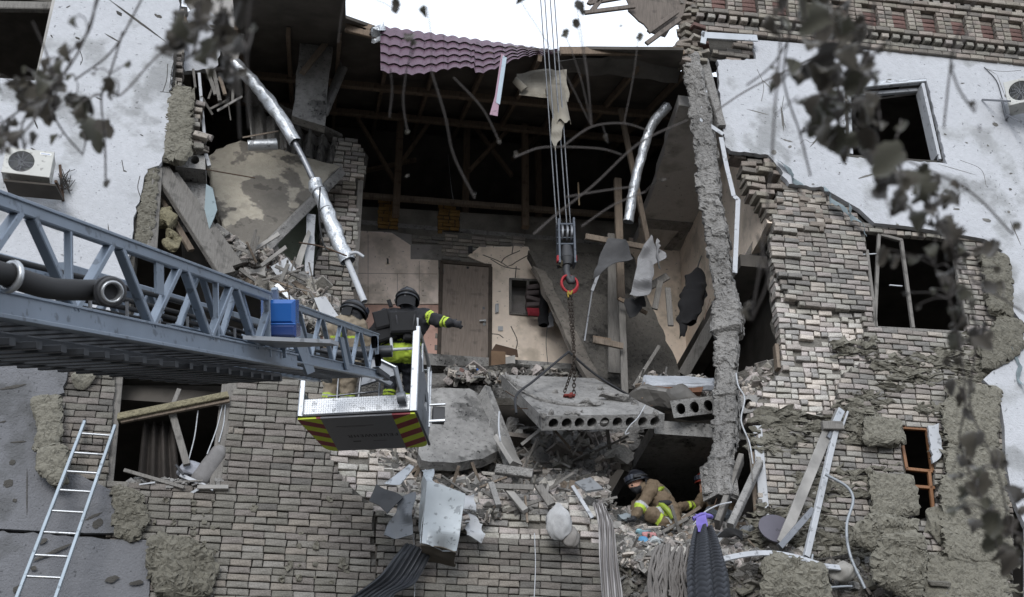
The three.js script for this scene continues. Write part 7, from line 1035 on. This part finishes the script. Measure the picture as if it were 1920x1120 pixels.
// ================================================================ drooping birch twigs close to the photographer
{
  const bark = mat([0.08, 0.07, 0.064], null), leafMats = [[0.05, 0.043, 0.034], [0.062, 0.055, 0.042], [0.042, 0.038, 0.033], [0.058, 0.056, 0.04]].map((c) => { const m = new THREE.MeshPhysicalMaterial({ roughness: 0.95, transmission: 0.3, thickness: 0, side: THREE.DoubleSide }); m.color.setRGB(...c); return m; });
  const leafGeo = Array.from({ length: 7 }, (_, k) => { // dry ovate leaf with toothed edge, curled
    const g = sheet((u, v) => { const w = 0.5 * Math.pow(Math.sin(Math.PI * Math.min(1, 0.04 + v * 0.96)), 0.75) * (1 - 0.35 * v) * (1 + 0.14 * Math.sin(v * 31 + k) + 0.12 * Math.sin(v * 13 + k * 2)) * (u < 0.5 ? 1 : 0.72 + 0.06 * k), x = (u - 0.5) * 2 * w; return V(x, -v, (0.5 + 0.9 * k / 7) * x * x * 1.6 + 0.34 * Math.sin(v * 3.2 + k) + 0.09 * Math.sin(x * 9 + k + v * 5)); }, 6, 16, 0); return fin(g);
  });
  const sets = [
    ['birch_branch', 'out-of-focus leafy birch twigs hanging in front of the pale plastered wing', 1.75, [[[190, -20], [150, 90], [110, 150], [60, 190], [5, 230]], [[270, -10], [210, 95], [140, 150]], [[180, 0], [165, 60], [120, 110], [80, 165]], [[230, 60], [205, 140], [190, 180], [196, 260], [198, 350]], [[205, 150], [220, 180], [290, 110], [340, 70]], [[130, 120], [60, 230], [0, 290]], [[110, 150], [100, 210], [120, 250], [155, 290]], [[60, 190], [40, 240], [45, 280]], [[60, 40], [90, 110], [100, 170]]],
      [[55, 190, 46], [92, 205, 62], [112, 160, 50], [128, 130, 40], [155, 212, 46], [160, 270, 62], [78, 180, 50], [105, 200, 58], [30, 255, 46], [14, 262, 42], [40, 262, 40], [8, 165, 34], [55, 170, 42], [148, 40, 26], [215, 165, 36], [130, 105, 34], [100, 145, 38], [70, 200, 52], [170, 200, 38], [24, 160, 32], [122, 170, 46], [202, 345, 16], [84, 225, 60]]],
    ['birch_branch', 'dark blurred birch leaf cluster hanging over the torn plaster corner', 1.5, [[[360, -20], [372, 60], [350, 110], [300, 100]], [[420, -20], [410, 60], [440, 140], [450, 260]], [[470, -10], [462, 100], [468, 240]]],
      [[372, 20, 60], [350, 60, 52], [365, 70, 62], [395, 40, 56], [420, 55, 60], [338, 95, 46], [345, 82, 40], [410, 80, 62], [440, 110, 58], [440, 30, 48], [312, 108, 30], [430, 150, 46], [405, 12, 50], [450, 180, 40], [425, 110, 60]]],
    ['birch_branch', 'bare curved birch twigs hanging below the purple roof sheet', 2.4, [[[732, 130], [735, 170], [730, 220]], [[762, 130], [756, 190], [764, 250]], [[808, 132], [835, 220], [850, 290], [890, 372]], [[850, 145], [905, 205], [938, 270]], [[648, -10], [640, 30], [634, 80]]], [[772, 72, 26], [780, 90, 22], [765, 330, 8], [742, 10, 24], [800, 22, 22], [738, 25, 20], [888, 368, 9], [938, 266, 9], [765, 248, 9]]],
    ['birch_branch', 'bare thin twigs reaching across the crane chain', 2.6, [[[965, 295], [1010, 278], [1060, 276], [1130, 280], [1165, 290]], [[1055, 275], [1110, 238], [1170, 232], [1215, 245]], [[1000, 440], [1040, 405], [1110, 350], [1200, 268], [1290, 225]], [[1090, 425], [1150, 385], [1210, 360]], [[1060, 370], [1130, 358], [1190, 350]], [[1340, 210], [1400, 170], [1500, 120], [1560, 90]], [[1130, 236], [1140, 268]]], [[966, 292, 12], [1140, 260, 12], [1056, 65, 22], [1080, 20, 26], [1080, 45, 20], [1198, 70, 18], [970, 4, 22], [1168, 50, 8], [1240, 340, 14]]],
    ['birch_branch', 'dense blurred birch foliage hanging before the top-floor window of the right wing', 1.6, [[[1500, -20], [1520, 60], [1560, 140], [1600, 220], [1650, 270], [1700, 330], [1750, 400]], [[1540, -20], [1560, 90], [1580, 200], [1640, 290]], [[1470, -10], [1462, 100], [1452, 220], [1446, 330]], [[1480, 60], [1470, 150], [1500, 250], [1520, 330]], [[1840, -20], [1790, 80], [1782, 130], [1770, 240]], [[1784, 130], [1800, 170], [1828, 210]], [[1700, 300], [1820, 360], [1900, 440]], [[1790, 100], [1830, 40]], [[1640, 0], [1625, 120], [1600, 200]], [[1500, 20], [1470, 90], [1440, 130], [1400, 160]], [[1680, 260], [1690, 330], [1670, 400]], [[1600, 60], [1640, 150], [1650, 240]]],
      [[1508, 30, 60], [1530, 60, 66], [1560, 80, 62], [1545, 120, 70], [1560, 150, 72], [1575, 110, 60], [1590, 60, 56], [1540, 170, 66], [1565, 190, 72], [1590, 170, 60], [1600, 120, 60], [1620, 75, 50], [1490, 135, 52], [1484, 150, 46], [1555, 240, 66], [1570, 262, 60], [1600, 215, 56], [1545, 210, 60], [1620, 250, 58], [1640, 280, 62], [1680, 320, 66], [1660, 335, 60], [1700, 350, 62], [1690, 385, 56], [1720, 390, 50], [1745, 360, 46], [1755, 395, 54], [1790, 378, 26], [1785, 130, 16], [1640, 210, 50], [1600, 270, 46], [1450, 50, 40], [1452, 130, 20], [1580, 30, 54], [1825, 196, 14], [1834, 244, 12], [1615, 160, 54], [1630, 120, 46], [1668, 350, 60], [1585, 235, 60], [1900, 428, 22], [1550, 20, 56], [1740, 330, 42], [1530, 230, 40]]],
    ['birch_branch', 'single drooping birch twig hanging down past the lower right wall', 1.7, [[[1740, 380], [1790, 480], [1780, 560], [1800, 650], [1810, 760], [1800, 830], [1850, 960], [1880, 1060]], [[1770, 440], [1820, 520], [1880, 560], [1925, 590]], [[1420, 440], [1440, 520], [1410, 600]], [[1790, 480], [1830, 620], [1820, 760], [1870, 880], [1895, 1000]], [[1760, 400], [1755, 500], [1800, 600]], [[1444, 330], [1430, 470], [1410, 590]]], [[1780, 470, 40], [1770, 430, 34], [1790, 590, 30], [1800, 690, 34], [1790, 730, 30], [1815, 780, 28], [1810, 870, 44], [1830, 900, 40], [1860, 985, 52], [1800, 960, 40], [1890, 930, 40], [1880, 1040, 40], [1850, 470, 46], [1650, 482, 34], [1700, 560, 20], [1836, 620, 34], [1402, 590, 22], [1870, 860, 36], [1424, 505, 14], [1898, 990, 46], [1408, 575, 16], [1780, 520, 36], [1760, 450, 50], [1790, 500, 54], [1770, 540, 46], [1810, 560, 44], [1800, 610, 40], [1830, 660, 36], [1795, 640, 40], [1815, 730, 36], [1825, 840, 44], [1845, 920, 46], [1815, 920, 40], [1870, 1020, 46], [1895, 1060, 46], [1840, 960, 40], [1740, 420, 48], [1850, 540, 36]]],
  ];
  for (const [nm, lab, dep, twigs, leaves] of sets) {
    const t = thing(nm, lab, 'branch'); const pts = [];
    twigs.forEach((w, i) => { const q = w.map(([x, y], k) => { const p = at(x, y, dep + 0.15 * Math.sin(i * 2.3) + 0.03 * k); pts.push([x, y, dep + 0.15 * Math.sin(i * 2.3) + 0.03 * k]); return p; }); part(t, 'twig', tube(q, dep > 2 ? dep * 0.00055 : dep * 0.0008, 6, 40), bark); });
    leaves.flatMap(([x, y, s]) => s > 30 ? [[x, y, s], [x + rr(-34, 34), y + rr(-34, 34), s * rr(0.45, 0.8)], [x + rr(-50, 50), y + rr(-50, 50), s * rr(0.3, 0.6)]] : [[x, y, s]]).forEach(([x, y, s], i) => { const near = pts.slice().sort((a, b) => Math.hypot(a[0] - x, a[1] - y) - Math.hypot(b[0] - x, b[1] - y))[0], d = mesh(pick(leafGeo), pick(leafMats)), L = s / FPX * near[2] * 1.0, dd = near[2] + rr(-0.06, 0.06); d.position.copy(at(x, y - s * 0.5, dd)); d.scale.setScalar(L); d.rotation.set(rr(-0.7, 0.7), YAW * -1 + rr(-0.9, 0.9), rr(-0.7, 0.7)); d.name = 'leaf'; t.add(d);
      if (s > 12) part(t, 'leaf_stalk', tube([at(x, y - s * 0.5, dd), at((x + near[0]) / 2 + 4, (y - s * 0.5 + near[1]) / 2 - 6, (dd + near[2]) / 2), at(near[0], near[1], near[2])], 0.0008, 5, 8), bark); });
  }
}
// ---------------------------------------------------------------- set every thing's origin at its base
for (const o of scene.children.slice()) {
  if (o.isLight || o === sun.target || !(o.isMesh || o.isGroup) || o.userData.kind === 'structure' || o.position.lengthSq() > 0) continue;
  o.updateMatrixWorld(true);
  const b = new THREE.Box3().setFromObject(o), c = b.getCenter(V()); c.y = b.min.y;
  if (o.isMesh) { if (o.isInstancedMesh) continue; o.geometry.translate(-c.x, -c.y, -c.z); o.position.copy(c); }
  else { o.children.forEach((k) => k.position.sub(c)); o.position.copy(c); }
}
renderer.render(scene, camera);
